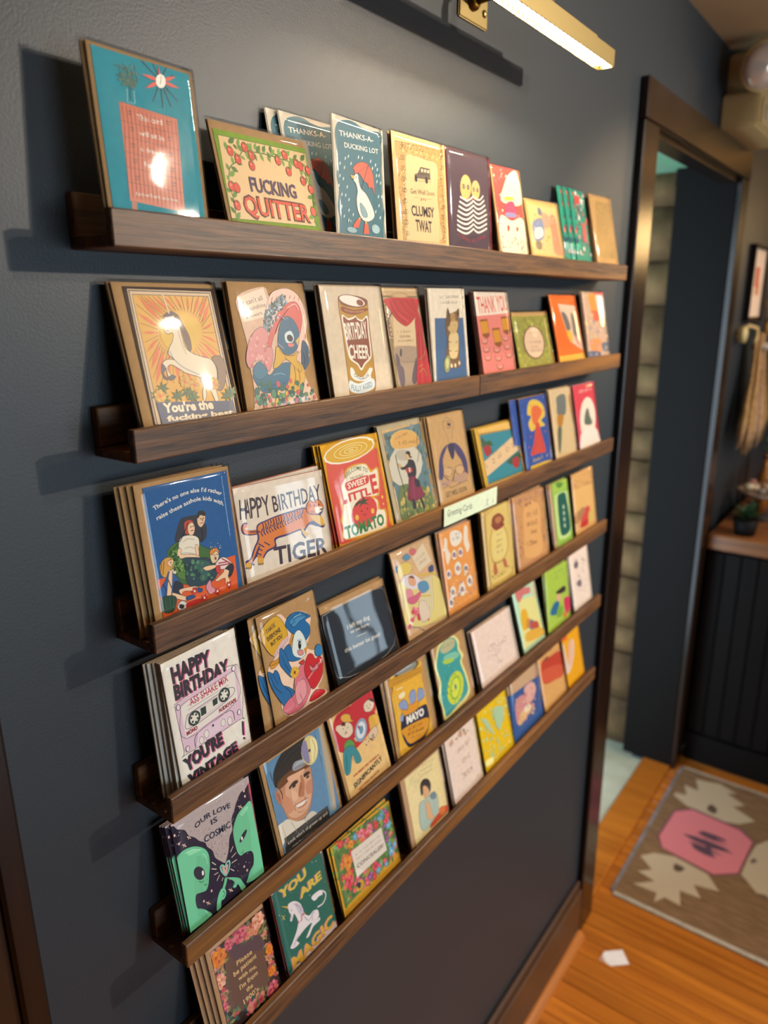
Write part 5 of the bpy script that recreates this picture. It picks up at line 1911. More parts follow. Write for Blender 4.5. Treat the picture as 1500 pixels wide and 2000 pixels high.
def wood(c0, c1, c2, scale=60, stretch=(0.05, 1, 1), rough=0.45, vary=0.25, bump=0.25, coord='Object'):
    def f(t, n, b):
        tc = n.new('ShaderNodeTexCoord'); mp = n.new('ShaderNodeMapping'); mp.inputs['Scale'].default_value = stretch
        oi = n.new('ShaderNodeObjectInfo'); ad = n.new('ShaderNodeVectorMath'); ad.operation = 'ADD'; sc = n.new('ShaderNodeVectorMath'); sc.operation = 'SCALE'; sc.inputs['Scale'].default_value = 37.0
        cb = n.new('ShaderNodeCombineXYZ')
        for k in range(3): t.links.new(oi.outputs['Random'], cb.inputs[k])
        t.links.new(cb.outputs[0], sc.inputs[0]); t.links.new(tc.outputs[coord], ad.inputs[0]); t.links.new(sc.outputs[0], ad.inputs[1]); t.links.new(ad.outputs[0], mp.inputs[0])
        no = n.new('ShaderNodeTexNoise'); no.inputs['Scale'].default_value = scale; no.inputs['Detail'].default_value = 6; no.inputs['Roughness'].default_value = 0.65; no.inputs['Distortion'].default_value = 0.4
        n2 = n.new('ShaderNodeTexNoise'); n2.inputs['Scale'].default_value = scale * 0.12; n2.inputs['Detail'].default_value = 2
        t.links.new(mp.outputs[0], no.inputs['Vector']); t.links.new(mp.outputs[0], n2.inputs['Vector'])
        r = n.new('ShaderNodeValToRGB'); e = r.color_ramp.elements; e[0].position = 0.33; e[0].color = lin(c0) + [1]; e[1].position = 0.68; e[1].color = lin(c1) + [1]
        t.links.new(no.outputs['Fac'], r.inputs[0])
        mx = n.new('ShaderNodeMix'); mx.data_type = 'RGBA'; mx.inputs['B'].default_value = lin(c2) + [1]
        mr = n.new('ShaderNodeMapRange'); mr.inputs['From Min'].default_value = 0.5; mr.inputs['From Max'].default_value = 0.72; mr.inputs['To Max'].default_value = 0.85
        t.links.new(n2.outputs['Fac'], mr.inputs['Value']); t.links.new(mr.outputs[0], mx.inputs['Factor']); t.links.new(r.outputs[0], mx.inputs['A'])
        hv = n.new('ShaderNodeHueSaturation'); mv = n.new('ShaderNodeMapRange'); mv.inputs['To Min'].default_value = 1 - vary; mv.inputs['To Max'].default_value = 1 + vary
        t.links.new(oi.outputs['Random'], mv.inputs['Value']); t.links.new(mv.outputs[0], hv.inputs['Value']); t.links.new(mx.outputs['Result'], hv.inputs['Color']); t.links.new(hv.outputs[0], b.inputs['Base Color'])
        bu = n.new('ShaderNodeBump'); bu.inputs['Strength'].default_value = bump; bu.inputs['Distance'].default_value = 0.0006
        t.links.new(no.outputs['Fac'], bu.inputs['Height']); t.links.new(bu.outputs[0], b.inputs['Normal']); b.inputs['Roughness'].default_value = rough
    return f
def mottled(c0, c1, scale, rough=0.8, bump=0.3, dist=0.002, vary=0.0, stretch=(1, 1, 1)):
    def f(t, n, b):
        tc = n.new('ShaderNodeTexCoord'); mp = n.new('ShaderNodeMapping'); mp.inputs['Scale'].default_value = stretch; no = n.new('ShaderNodeTexNoise'); no.inputs['Scale'].default_value = scale; no.inputs['Detail'].default_value = 5
        r = n.new('ShaderNodeValToRGB'); e = r.color_ramp.elements; e[0].position = 0.3; e[0].color = lin(c0) + [1]; e[1].position = 0.7; e[1].color = lin(c1) + [1]
        oi = n.new('ShaderNodeObjectInfo'); hv = n.new('ShaderNodeHueSaturation'); mv = n.new('ShaderNodeMapRange'); mv.inputs['To Min'].default_value = 1 - vary; mv.inputs['To Max'].default_value = 1 + vary
        bu = n.new('ShaderNodeBump'); bu.inputs['Strength'].default_value = bump; bu.inputs['Distance'].default_value = dist
        L = t.links.new
        L(tc.outputs['Object'], mp.inputs[0]); L(mp.outputs[0], no.inputs['Vector']); L(no.outputs['Fac'], r.inputs[0]); L(oi.outputs['Random'], mv.inputs['Value']); L(mv.outputs[0], hv.inputs['Value']); L(r.outputs[0], hv.inputs['Color']); L(hv.outputs[0], b.inputs['Base Color'])
        L(no.outputs['Fac'], bu.inputs['Height']); L(bu.outputs[0], b.inputs['Normal']); b.inputs['Roughness'].default_value = rough
    return f
def attr_color(t, n, b):
    a = n.new('ShaderNodeVertexColor'); a.layer_name = 'ink'; t.links.new(a.outputs[0], b.inputs['Base Color'])
def sleeve_nodes(m):
    m.use_nodes = True; t = m.node_tree; n = t.nodes
    for x in list(n): n.remove(x)
    o = n.new('ShaderNodeOutputMaterial'); mx = n.new('ShaderNodeMixShader'); tr = n.new('ShaderNodeBsdfTransparent'); gl = n.new('ShaderNodeBsdfGlossy')
    gl.inputs['Roughness'].default_value = 0.04; lw = n.new('ShaderNodeLayerWeight'); lw.inputs['Blend'].default_value = 0.5
    pw = n.new('ShaderNodeMath'); pw.operation = 'POWER'; pw.inputs[1].default_value = 4.0; ma = n.new('ShaderNodeMath'); ma.operation = 'MULTIPLY_ADD'; ma.inputs[1].default_value = 0.7; ma.inputs[2].default_value = 0.048
    tr.inputs[0].default_value = (0.97, 0.97, 0.97, 1)
    t.links.new(lw.outputs['Facing'], pw.inputs[0]); t.links.new(pw.outputs[0], ma.inputs[0]); t.links.new(ma.outputs[0], mx.inputs[0]); t.links.new(tr.outputs[0], mx.inputs[1]); t.links.new(gl.outputs[0], mx.inputs[2]); t.links.new(mx.outputs[0], o.inputs[0])
def link(name, me, parent=None, m=None, smooth=False):
    o = bpy.data.objects.new(name, me); COL.objects.link(o)
    if parent is not None: o.parent = parent
    if m is not None and not me.materials: me.materials.append(m)
    if smooth:
        for p_ in me.polygons: p_.use_smooth = True
    return o
def empty(name, loc=(0, 0, 0), rz=0.0):
    o = bpy.data.objects.new(name, None); COL.objects.link(o); o.location = loc; o.rotation_euler = (0, 0, rz); o.empty_display_size = 0.02; return o
def tag(o, label=None, cat=None, group=None, kind=None):
    if label: o['label'] = label
    if cat: o['category'] = cat
    if group: o['group'] = group
    if kind: o['kind'] = kind
    return o
def bm_mesh(bm, name):
    me = bpy.data.meshes.new(name); bm.to_mesh(me); bm.free(); return me
def box_bm(bm, x0, x1, y0, y1, z0, z1):
    v = [bm.verts.new(c) for c in ((x0,y0,z0),(x1,y0,z0),(x1,y1,z0),(x0,y1,z0),(x0,y0,z1),(x1,y0,z1),(x1,y1,z1),(x0,y1,z1))]
    for f in ((0,3,2,1),(4,5,6,7),(0,1,5,4),(1,2,6,5),(2,3,7,6),(3,0,4,7)): bm.faces.new([v[k] for k in f])
def box(name, x0, x1, y0, y1, z0, z1, m, parent=None, bevel=0.0, origin=None, seg=1):
    bm = bmesh.new(); o = origin or (0, 0, 0)
    box_bm(bm, x0-o[0], x1-o[0], y0-o[1], y1-o[1], z0-o[2], z1-o[2])
    if bevel: bmesh.ops.bevel(bm, geom=bm.edges[:], offset=bevel, segments=seg, affect='EDGES')
    ob = link(name, bm_mesh(bm, name), parent, m)
    if origin and parent is None: ob.location = origin
    return ob
def tube(name, pts, r, m, parent=None, n=10, caps=True):
    bm = bmesh.new(); rings = []; P = [Vector(q) for q in pts]; R = r if isinstance(r, (list, tuple)) else [r] * len(P)
    for i, q in enumerate(P):
        d = (P[min(i+1, len(P)-1)] - P[max(i-1, 0)]).normalized(); a = d.orthogonal().normalized()
        if i and rings:
            a = (pa - pa.dot(d) * d).normalized()
        pa = a; b = d.cross(a)
        rings.append([bm.verts.new(q + R[i] * (math.cos(2*math.pi*k/n) * a + math.sin(2*math.pi*k/n) * b)) for k in range(n)])
    for i in range(len(rings)-1):
        for k in range(n): bm.faces.new((rings[i][k], rings[i][(k+1) % n], rings[i+1][(k+1) % n], rings[i+1][k]))
    if caps: bm.faces.new(rings[0][::-1]); bm.faces.new(rings[-1])
    return link(name, bm_mesh(bm, name), parent, m, True)
def lathe(name, prof, m, parent=None, n=24, loc=(0, 0, 0), axis=None, smooth=True):
    bm = bmesh.new(); rings = []
    for r, z in prof: rings.append([bm.verts.new((max(r, 1e-5)*math.cos(2*math.pi*k/n), max(r, 1e-5)*math.sin(2*math.pi*k/n), z)) for k in range(n)])
    for i in range(len(rings)-1):
        for k in range(n): bm.faces.new((rings[i][k], rings[i][(k+1) % n], rings[i+1][(k+1) % n], rings[i+1][k]))
    bm.faces.new(rings[0][::-1]); bm.faces.new(rings[-1])
    o = link(name, bm_mesh(bm, name), parent, m, smooth); o.location = loc
    if axis is not None: o.rotation_euler = Vector(axis).to_track_quat('Z', 'Y').to_euler()
    return o
def blob(name, r, m, parent=None, loc=(0, 0, 0), seed=0, amp=0.15, sub=2):
    bm = bmesh.new(); bmesh.ops.create_icosphere(bm, subdivisions=sub, radius=1); q = random.Random(seed)
    ph = [q.random()*6 for _ in range(6)]
    for v in bm.verts:
        s = 1 + amp * (math.sin(3*v.co.x+ph[0]) + math.sin(4*v.co.y+ph[1]) + math.sin(3.5*v.co.z+ph[2])) / 2
        v.co = Vector((v.co.x*r[0]*s, v.co.y*r[1]*s, v.co.z*r[2]*s))
    o = link(name, bm_mesh(bm, name), parent, m, True); o.location = loc; return o

# ------------------------------------------------------------------ materials
M_wall = mat('wall_paint', '222a31', 0.5, build=noise_bump(420, 0.28, 0.001))
M_shelf = mat('ledge_wood', build=wood('2a170b', '704a2a', '88581f', 230, (0.05, 1, 1), 0.5, 0.12, 0.6))
M_case = mat('dark_casing_wood', build=wood('130b08', '24160f', '2e1d13', 40, (1, 1, 0.05), 0.24, 0.1, 0.12))
M_bbwood = mat('baseboard_wood', build=wood('3a2517', '553821', '60411f', 40, (0.05, 1, 1), 0.4, 0.1, 0.2))
M_plank = mat('floor_plank_wood', build=wood('96521a', 'cc7c2a', 'ac6420', 30, (1, 0.05, 1), 0.26, 0.16, 0.12))
M_qround = mat('quarter_round_wood', build=wood('a85f22', 'c47a34', 'b06a2a', 30, (0.05, 1, 1), 0.35, 0.1, 0.15))
M_ceil = mat('ceiling_paint', 'b9a078', 0.8, build=noise_bump(60, 0.2))
M_brass = mat('brushed_brass', 'a59262', 0.42, 1.0, build=noise_bump(300, 0.05))
M_brassdark = mat('aged_brass', '7d5c26', 0.4, 1.0, build=noise_bump(300, 0.05))
M_led = mat('led_strip_glow', 'ffecca', 0.6, emit=370.0)
M_reflect = mat('white_reflector', 'f0e8d8', 0.5, build=noise_bump(200, 0.05))
M_print = mat('printed_ink', rough=0.42, spec=0.35, build=attr_color)
M_rugprint = mat('dyed_wool', rough=0.95, spec=0.1, build=attr_color)
M_sleeve = bpy.data.materials.new('clear_sleeve_film'); sleeve_nodes(M_sleeve)
def paper(h): return mat('paper_' + h, h, 0.7, spec=0.25, build=mottled(h, '%02x%02x%02x' % tuple(min(255, int(int(h[k:k+2], 16)*1.06)) for k in (0, 2, 4)), 120, 0.7, 0.1, 0.0003))
M_stone = mat('porch_stone', build=mottled('5e442c', '94744e', 9, 0.9, 0.8, 0.01, 0.22))
M_mortar = mat('mortar', build=mottled('6a5238', '80684a', 20, 0.95, 0.5, 0.004))
M_mint = mat('mint_soffit_paint', '9cdcb8', 0.6, build=noise_bump(40, 0.1))
M_patio = mat('patio_concrete', build=mottled('a8a890', 'd0d4c4', 5, 0.9, 0.4, 0.004))
M_black = mat('black_paint', '130f0e', 0.6, spec=0.15, build=noise_bump(80, 0.1))
M_rug = mat('brown_wool', build=mottled('6a4e34', '866444', 14, 0.95, 0.5, 0.003, 0, (6, 1, 1)))
M_rugedge = mat('grey_wool_edge', build=mottled('a09488', 'b8aea0', 60, 0.95, 0.5, 0.002))
M_beige = mat('beige_plastic', 'c9ad78', 0.45, build=noise_bump(120, 0.05))
M_lens = mat('lamp_lens', 'd8c4b4', 0.12, 0.3, build=noise_bump(90, 0.3))
M_ctop = mat('counter_wood', build=wood('6a3f22', '9c6438', '7d4a26', 30, (1, 0.06, 1), 0.35, 0.1, 0.2))

# ------------------------------------------------------------------ room shell
CEIL = 2.487
floor = box('floor', -2.0, 4.3, -4.7, 0.16, -0.06, -0.012, M_bbwood); tag(floor, kind='structure')
pl = None; x = -2.0; k = 0
while x < 4.3:
    w = 0.057
    if x + w > 0.35:
        if pl is None:
            bm = bmesh.new(); box_bm(bm, 0.0006, w-0.0006, -4.6, 0, -0.012, 0)
            bmesh.ops.bevel(bm, geom=[e for e in bm.edges if all(v.co.z > -0.001 for v in e.verts)], offset=0.0012, segments=1, affect='EDGES'); pl = bm_mesh(bm, 'floor_plank')
        o = link('floor_plank', pl, floor, M_plank); o.location = (x, 0.0, 0)
    x += w
pl2 = box('floor_boards', -2.0, x - math.ceil((x-0.35)/0.057)*0.057 + 0.0, -4.6, 0, -0.012, 0, M_plank, floor)
ceiling = tag(box('ceiling', -2.0, 4.3, -4.7, 0.16, CEIL, CEIL+0.05, M_ceil), kind='structure')
DX0, DX1, DTOP = 1.465, 2.345, 2.185      # doorway
tag(box('wall_back', -2.0, DX0, 0, 0.15, 0, CEIL, M_wall), kind='structure')
tag(box('wall_back_head', DX0, DX1, 0, 0.05, DTOP, CEIL, M_wall), kind='structure')
tag(box('wall_back_right', DX1, 4.3, 0, 0.15, 0, CEIL, M_wall), kind='structure')
tag(box('wall_left', -2.1, -2.0, -4.7, 0.15, 0, CEIL, M_wall), kind='structure')
def wall_with_window(name, n, axis, pos, lo, hi, w0, w1, z0, z1):
    t = 0.12
    root = empty(name); tag(root, kind='structure')
    for a0, a1, b0, b1 in ((lo, w0, 0, CEIL), (w1, hi, 0, CEIL), (w0, w1, 0, z0), (w0, w1, z1, CEIL)):
        if axis == 'x': box('wall_panel', pos, pos+t, a0, a1, b0, b1, M_wall, root)
        else: box('wall_panel', a0, a1, pos-t, pos, b0, b1, M_wall, root)
    fr = empty('window_%d' % n); tag(fr, kind='structure'); s = 0.05
    for a0, a1, b0, b1 in ((w0, w1, z0, z0+s), (w0, w1, z1-s, z1), (w0, w0+s, z0+s, z1-s), (w1-s, w1, z0+s, z1-s), ((w0+w1)/2-0.015, (w0+w1)/2+0.015, z0+s, z1-s)):
        if axis == 'x': box('window_frame', pos+0.03, pos+0.08, a0, a1, b0, b1, M_case, fr)
        else: box('window_frame', a0, a1, pos-0.08, pos-0.03, b0, b1, M_case, fr)
wall_with_window('wall_right', 1, 'x', 4.2, -4.7, 0.0, -4.4, -3.45, 0.8, 2.1)
wall_with_window('wall_front', 2, 'y', -4.6, -2.0, 4.2, -0.2, 2.4, 0.3, 2.0)  # window here is added for broad cool fill daylight, out of view
# baseboard with its quarter round
bb = empty('baseboard_back'); tag(bb, kind='structure')
box('base_board', -0.11, 1.362, -0.018, 0, 0.0, 0.165, M_bbwood, bb, 0.002)
box('cap_mould', -0.11, 1.362, -0.012, 0, 0.165, 0.192, M_bbwood, bb, 0.004)
bm = bmesh.new(); pr = [(0, 0)] + [(-0.02*math.cos(a*math.pi/12), 0.02*math.sin(a*math.pi/12)) for a in range(7)]
va = [bm.verts.new((-0.11, y-0.018, z)) for y, z in pr]; vb = [bm.verts.new((1.362, y-0.018, z)) for y, z in pr]
for i in range(len(pr)): bm.faces.new((va[i], va[(i+1) % len(pr)], vb[(i+1) % len(pr)], vb[i]))
bm.faces.new(va[::-1]); bm.faces.new(vb); bmesh.ops.recalc_face_normals(bm, faces=bm.faces[:])
link('quarter_round', bm_mesh(bm, 'quarter_round'), bb, M_qround)
# doorway casing
tr = empty('trim_1'); tag(tr, kind='structure')
box('casing_side', 1.365, 1.465, -0.018, 0, 0, 2.185, M_case, tr, 0.003)
box('casing_side', 2.345, 2.442, -0.018, 0, 0, 2.185, M_case, tr, 0.003)
box('casing_head', 1.365, 2.442, -0.020, 0, 2.185, 2.268, M_case, tr, 0.003)
box('jamb', 1.445, 1.468, 0.0, 0.16, 0.012, 2.185, M_case, tr)
box('jamb', 2.342, 2.365, 0.0, 0.19, 0.012, 2.234, M_black, tr)
box('jamb', 2.366, 2.46, 0.151, 0.20, 2.185, 2.234, M_black, tr)
box('jamb_head', 1.468, 2.342, 0.0, 0.05, 2.172, 2.188, M_case, tr)
th = tag(box('trim_2', 1.465, 2.36, 0.0, 0.105, -0.005, 0.014, M_plank, None, 0.003), kind='structure')
# left door casing, only its edge shows
tl = empty('trim_3'); tag(tl, kind='structure')
box('casing_side', -0.235, -0.126, -0.014, 0, 0, 2.2, M_case, tl, 0.002)
box('casing_bead', -0.150, -0.126, -0.021, -0.014, 0, 2.2, M_case, tl, 0.003)
box('casing_bead', -0.235, -0.205, -0.021, -0.014, 0, 2.2, M_case, tl, 0.003)
dr = empty('door_1'); tag(dr, kind='structure')
box('door_slab', -1.05, -0.24, -0.006, 0, 0.01, 2.15, M_case, dr)
for x0 in (-0.95, -0.58):
    for z0, z1 in ((0.25, 0.95), (1.1, 2.0)): box('door_panel', x0, x0+0.27, -0.012, -0.006, z0, z1, M_case, dr, 0.004)
# ---- porch beyond the doorway
pat = tag(box('floor_porch', 0.9, 2.6, 0.105, 2.2, -0.06, -0.006, M_patio), kind='structure')
sw = empty('wall_porch'); tag(sw, kind='structure')
box('mortar_bed', 2.44, 2.6, 0.16, 2.2, -0.01, 2.3, M_mortar, sw)
stone_meshes = {}
z = 0.0; row = 0; q = random.Random(11)
while z < 2.22:
    h = q.choice((0.12, 0.15, 0.18, 0.21)); y = 0.165 - q.random()*0.0
    first = True
    while y < 1.7:
        w = q.choice((0.22, 0.30, 0.38)) * (0.6 if first and row % 2 else 1); first = False
        key = (round(h, 3), round(w, 3))
        if key not in stone_meshes:
            bm = bmesh.new(); box_bm(bm, 0, 0.045, 0, w-0.012, 0, h-0.012)
            bmesh.ops.subdivide_edges(bm, edges=bm.edges[:], cuts=1)
            for v in bm.verts: v.co += Vector([(q.random()-0.5)*0.010 for _ in range(3)])
            stone_meshes[key] = bm_mesh(bm, 'stone')
        o = link('stone', stone_meshes[key], sw, M_stone, True); o.location = (2.40 + q.random()*0.012, y, z)
        y += w
    z += h; row += 1
pw = empty('wall_porch_light_block'); tag(pw, kind='structure')  # unseen walls added to shut most sky light out of the porch
box('light_block_panel', 0.9, 2.6, 2.2, 2.3, 0, 2.3, M_case, pw)
box('light_block_panel', 0.8, 0.9, 0.15, 0.22, 0, 2.3, M_case, pw); box('light_block_panel', 0.8, 0.9, 1.1, 2.3, 0, 2.3, M_case, pw); box('light_block_panel', 0.8, 0.9, 0.22, 1.1, 2.15, 2.3, M_case, pw)
so = empty('ceiling_porch'); tag(so, kind='structure')
for i in range(15): box('soffit_board', 1.47 if i == 0 else 0.9, 2.342 if i == 0 else 2.6, 0.052+i*0.14, 0.052+i*0.14+0.134, 2.235, 2.25, M_mint, so)
box('soffit_beam', 1.47, 2.342, 0.098, 0.118, 2.222, 2.235, M_black, so)

# ------------------------------------------------------------------ picture ledges
ZL = [z_ + 1.6 for z_ in (0.2762, 0.0994, -0.0816, -0.2683, -0.4503, -0.6376)]
LIPH, LIPT = 0.0293, 0.0093
LEDGE_LABEL = ['top dark wood card ledge under the brass picture light', 'left half of the second wooden ledge, holding the rearing unicorn card',
 'third wooden card ledge from the top, with the paper price sign', 'fourth wooden card ledge, holding the cassette tape card',
 'fifth wooden card ledge, holding the green alien card', 'lowest wooden card ledge, above the bare stretch of dark wall']
def ledge(i, x0, x1, label):
    zt = ZL[i]; r = empty('card_ledge', ((x0+x1)/2, -0.03, zt-LIPH)); tag(r, label, 'shelf', 'dark wood card ledges on the wall')
    def b(n, xa, xb, y0, y1, z0, z1): 
        o = box(n, xa, xb, y0, y1, z0, z1, M_shelf, None, 0.0012); o.parent = r; o.matrix_parent_inverse = Matrix.Translation(-r.location)
    b('front_lip', x0, x1, -0.060, -0.060+LIPT, zt-LIPH, zt)
    b('base_board', x0, x1, -0.060+LIPT, -0.0, zt-LIPH, zt-LIPH+0.009)
    b('back_rail', x0, x1, -0.0095, -0.0, zt-LIPH+0.009, zt+0.0156)
for i in range(6):
    if i == 1: ledge(1, 0.0, 0.5965, LEDGE_LABEL[1]); ledge(1, 0.5975, 1.2, 'right half of the second wooden ledge, holding the orange card')
    else: ledge(i, 0.0, 1.2, LEDGE_LABEL[i])

# ------------------------------------------------------------------ printed art
TEXT = {}
def text_mesh(s, bold):
    key = (s, bold)
    if key in TEXT: return TEXT[key]
    cu = bpy.data.curves.new('lettering', 'FONT'); cu.body = s; cu.size = 1.0; cu.resolution_u = 2; cu.offset = (0, .012, .026, .04, .058)[bold]; cu.fill_mode = 'FRONT'
    ob = bpy.data.objects.new('lettering', cu); COL.objects.link(ob)
    dg = bpy.context.evaluated_depsgraph_get(); ev = ob.evaluated_get(dg); me = ev.to_mesh()
    vs_ = [(v.co.x, v.co.y) for v in me.vertices]; fs = [tuple(p_.vertices) for p_ in me.polygons]; ev.to_mesh_clear()
    bpy.data.objects.remove(ob); bpy.data.curves.remove(cu)
    TEXT[key] = (vs_, fs); return TEXT[key]
def spline(P, closed, n=5):
    m = len(P); out = []
    if m < 3: return P
    for i in range(m if closed else m-1):
        g = (lambda k: P[k % m]) if closed else (lambda k: P[max(0, min(m-1, k))])
        p0, p1, p2, p3 = g(i-1), g(i), g(i+1), g(i+2)
        for j in range(n):
            t = j/n; out.append(tuple(0.5*((2*p1[k]) + (-p0[k]+p2[k])*t + (2*p0[k]-5*p1[k]+4*p2[k]-p3[k])*t*t + (-p0[k]+3*p1[k]-3*p2[k]+p3[k])*t**3) for k in (0, 1)))
    if not closed: out.append(P[-1])
    return out
class Art:
    def __init__(s, seed): s.polys = []; s.rnd = random.Random(seed)      # (verts, faces, colour)
    def poly(s, P, c):
        if len(P) < 3: return
        f = tessellate_polygon([[Vector((a, b, 0)) for a, b in P]]); s.polys.append((P, [tuple(t) for t in f], c))
    def ell(s, c, a, b, col, n=16): s.poly([(c[0]+a[0]*math.cos(t)+b[0]*math.sin(t), c[1]+a[1]*math.cos(t)+b[1]*math.sin(t)) for t in [2*math.pi*k/n for k in range(n)]], col)
    def stroke(s, P, w, c):
        L_, R_ = [], []
        for i in range(len(P)):
            a, b = P[max(i-1, 0)], P[min(i+1, len(P)-1)]; dx, dy = b[0]-a[0], b[1]-a[1]; l = math.hypot(dx, dy) or 1; nx, ny = -dy/l*w/2, dx/l*w/2
            L_.append((P[i][0]+nx, P[i][1]+ny)); R_.append((P[i][0]-nx, P[i][1]-ny))
        V = L_ + R_; m = len(P); s.polys.append((V, [(i, i+1, m+i+1, m+i) for i in range(m-1)], c))
    def leaf(s, A, B, ratio, c):
        dx, dy = B[0]-A[0], B[1]-A[1]; nx, ny = -dy*ratio/2, dx*ratio/2
        s.poly([A, (A[0]+dx*.25+nx*.8, A[1]+dy*.25+ny*.8), (A[0]+dx*.55+nx, A[1]+dy*.55+ny), B, (A[0]+dx*.55-nx, A[1]+dy*.55-ny), (A[0]+dx*.25-nx*.8, A[1]+dy*.25-ny*.8)], c)
    def text(s, P, h, bold, txt, c):
        vs_, fs = text_mesh(txt, bold)
        if not vs_: return
        x0 = min(v[0] for v in vs_); x1 = max(v[0] for v in vs_); Q = spline(P, False, 6) if len(P) > 2 else P
        d = [0.0]
        for i in range(len(Q)-1): d.append(d[-1] + math.dist(Q[i], Q[i+1]))
        out = []
        for vx, vy in vs_:
            t = (vx-x0)/(x1-x0)*d[-1]; i = 0
            while i < len(Q)-2 and t > d[i+1]: i += 1
            f = (t-d[i])/((d[i+1]-d[i]) or 1); dx, dy = Q[i+1][0]-Q[i][0], Q[i+1][1]-Q[i][1]; l = math.hypot(dx, dy) or 1; hh = vy/0.73*h
            out.append((Q[i][0]+dx*f-dy/l*hh, Q[i][1]+dy*f+dx/l*hh))
        s.polys.append((out, fs, c))
    def bil(s, q): 
        u, v = s.rnd.random(), s.rnd.random(); return tuple((1-v)*((1-u)*q[0][i]+u*q[1][i])+v*((1-u)*q[3][i]+u*q[2][i]) for i in (0, 1))
    def run(s, line):
        a = line.split(); op, col = a[0], a[1]; r = s.rnd
        def nums(l): l = [int(v)/10 for v in l]; return list(zip(l[::2], l[1::2]))
        if op == 'p': s.poly(nums(a[2:]), col)
        elif op == 's': s.poly(spline(nums(a[2:]), True), col)
        elif op == 'l': s.stroke(nums(a[3:]), int(a[2])/10, col)
        elif op == 'c': P = spline(nums(a[3:]), True); s.stroke(P + P[:2], int(a[2])/10, col)
        elif op == 'm': s.stroke(spline(nums(a[3:]), False), int(a[2])/10, col)
        elif op == 'e': P = nums(a[2:]); s.ell(P[0], P[1], P[2], col)
        elif op == 't': s.text(nums(a[6:]), int(a[2])/10, int(a[3]), a[4].replace('_', ' '), col)
        elif op == 'd':
            n, r0, r1 = int(a[2]), int(a[3])/100, int(a[4])/100; q = nums(a[5:]); cols = col.split('/')
            for k in range(n):
                c = s.bil(q); rr = r0+(r1-r0)*r.random(); s.ell(c, (rr, 0), (0, rr*(.7+.6*r.random())), r.choice(cols), 7)
        elif op == 'w':
            rr, n = int(a[2])/10, int(a[3]); C = nums(a[4:])[0]; cols = col.split('/'); a0 = r.random()*6
            for k in range(n):
                t = a0+k*2*math.pi/n; ct, st = math.cos(t), math.sin(t); s.ell((C[0]+.55*rr*ct, C[1]+.55*rr*st), (.55*rr*ct, .55*rr*st), (-.38*rr*st, .38*rr*ct), cols[k % 2], 10)
            s.ell(C, (rr*.3, 0), (0, rr*.3), cols[-1], 10)
        elif op == 'v':
            n, ln, ra = int(a[2]), int(a[3])/10, int(a[4])/100; q = nums(a[5:]); cols = col.split('/'); seg = [math.dist(q[i], q[i+1]) for i in range(len(q)-1)]; tot = sum(seg)
            for k in range(n):
                t = (k+.5)/n*tot; i = 0
                while t > seg[i] and i < len(seg)-1: t -= seg[i]; i += 1
                f = t/(seg[i] or 1); A = (q[i][0]+(q[i+1][0]-q[i][0])*f, q[i][1]+(q[i+1][1]-q[i][1])*f); an = math.atan2(q[i+1][1]-q[i][1], q[i+1][0]-q[i][0])+(1 if k % 2 else -1)*(.6+r.random()*.7); l = ln*(.7+.5*r.random())
                s.leaf(A, (A[0]+l*math.cos(an), A[1]+l*math.sin(an)), ra, r.choice(cols))
        elif op == 'q':
            n, h, w = int(a[2]), int(a[3])/10, int(a[4])/10; A, B = nums(a[5:]); dx, dy = B[0]-A[0], B[1]-A[1]; l = math.hypot(dx, dy) or 1; ux, uy = dx/l, dy/l
            for k in range(n):
                if r.random() < .15: continue
                t = (k+.5)/n*l; c = (A[0]+ux*t, A[1]+uy*t); hw = l/n*.33; hh = h*(.6+.4*r.random())
                z_ = r.choice([[(-1,0),(-1,1)],[(-1,0),(0,1),(1,0)],[(-1,1),(1,1),(1,0),(-1,0)],[(-1,.1),(1,.9)],[(1,1),(-1,.9),(-1,.1),(1,0)]])
                s.stroke([(c[0]+ux*p*hw-uy*b*hh, c[1]+uy*p*hw+ux*b*hh) for p, b in z_], w, col)
        elif op == 'f':
            n, r0, r1 = int(a[2]), int(a[3])/10, int(a[4])/10; q = nums(a[5:]); lv, fl = [x_.split('/') for x_ in col.split('+')]
            for k in range(n):
                c = s.bil(q); an = r.random()*6.28; l = r1*1.6; s.leaf(c, (c[0]+l*math.cos(an), c[1]+l*math.sin(an)), .45, r.choice(lv))
                if k % 2:
                    rr = r0+(r1-r0)*r.random(); j = r.randrange(len(fl)//2)*2
                    for m in range(5): b = an+m*1.2566; s.ell((c[0]+.5*rr*math.cos(b), c[1]+.5*rr*math.sin(b)), (rr*.5, 0), (0, rr*.5), fl[j], 8)
                    s.ell(c, (rr*.35, 0), (0, rr*.35), fl[j+1], 8)
    def mesh(s, name, z0, thick, m, clip=None):
        verts, faces, cols = [], [], []; n = max(1, len(s.polys)); dz = min(0.01, thick/n)
        for i, (P, F, c) in enumerate(s.polys):
            b = len(verts); z_ = z0 + dz*(i+1)
            for x_, y_ in P:
                if clip: x_ = min(max(x_, clip[0]), clip[2]); y_ = min(max(y_, clip[1]), clip[3])
                verts.append((x_/1000, y_/1000, z_/1000))
            c4 = lin(c)
            for f in F:
                p0, p1, p2 = (P[f[0]], P[f[1]], P[f[2]]); ar = (p1[0]-p0[0])*(p2[1]-p0[1])-(p1[1]-p0[1])*(p2[0]-p0[0])
                g = [b+k for k in f]; faces.append(g if ar >= 0 else g[::-1]); cols += list(c4+[1])*len(f)
        me = bpy.data.meshes.new(name); me.from_pydata(verts, [], faces)
        at = me.color_attributes.new('ink', 'FLOAT_COLOR', 'CORNER'); at.data.foreach_set('color', cols); me.materials.append(m); return me
ARTS = {}
for line in ART.strip().split('\n'):
    if line[0] == '@': cur = ARTS.setdefault(line[1:], [])
    else: cur.append(line)

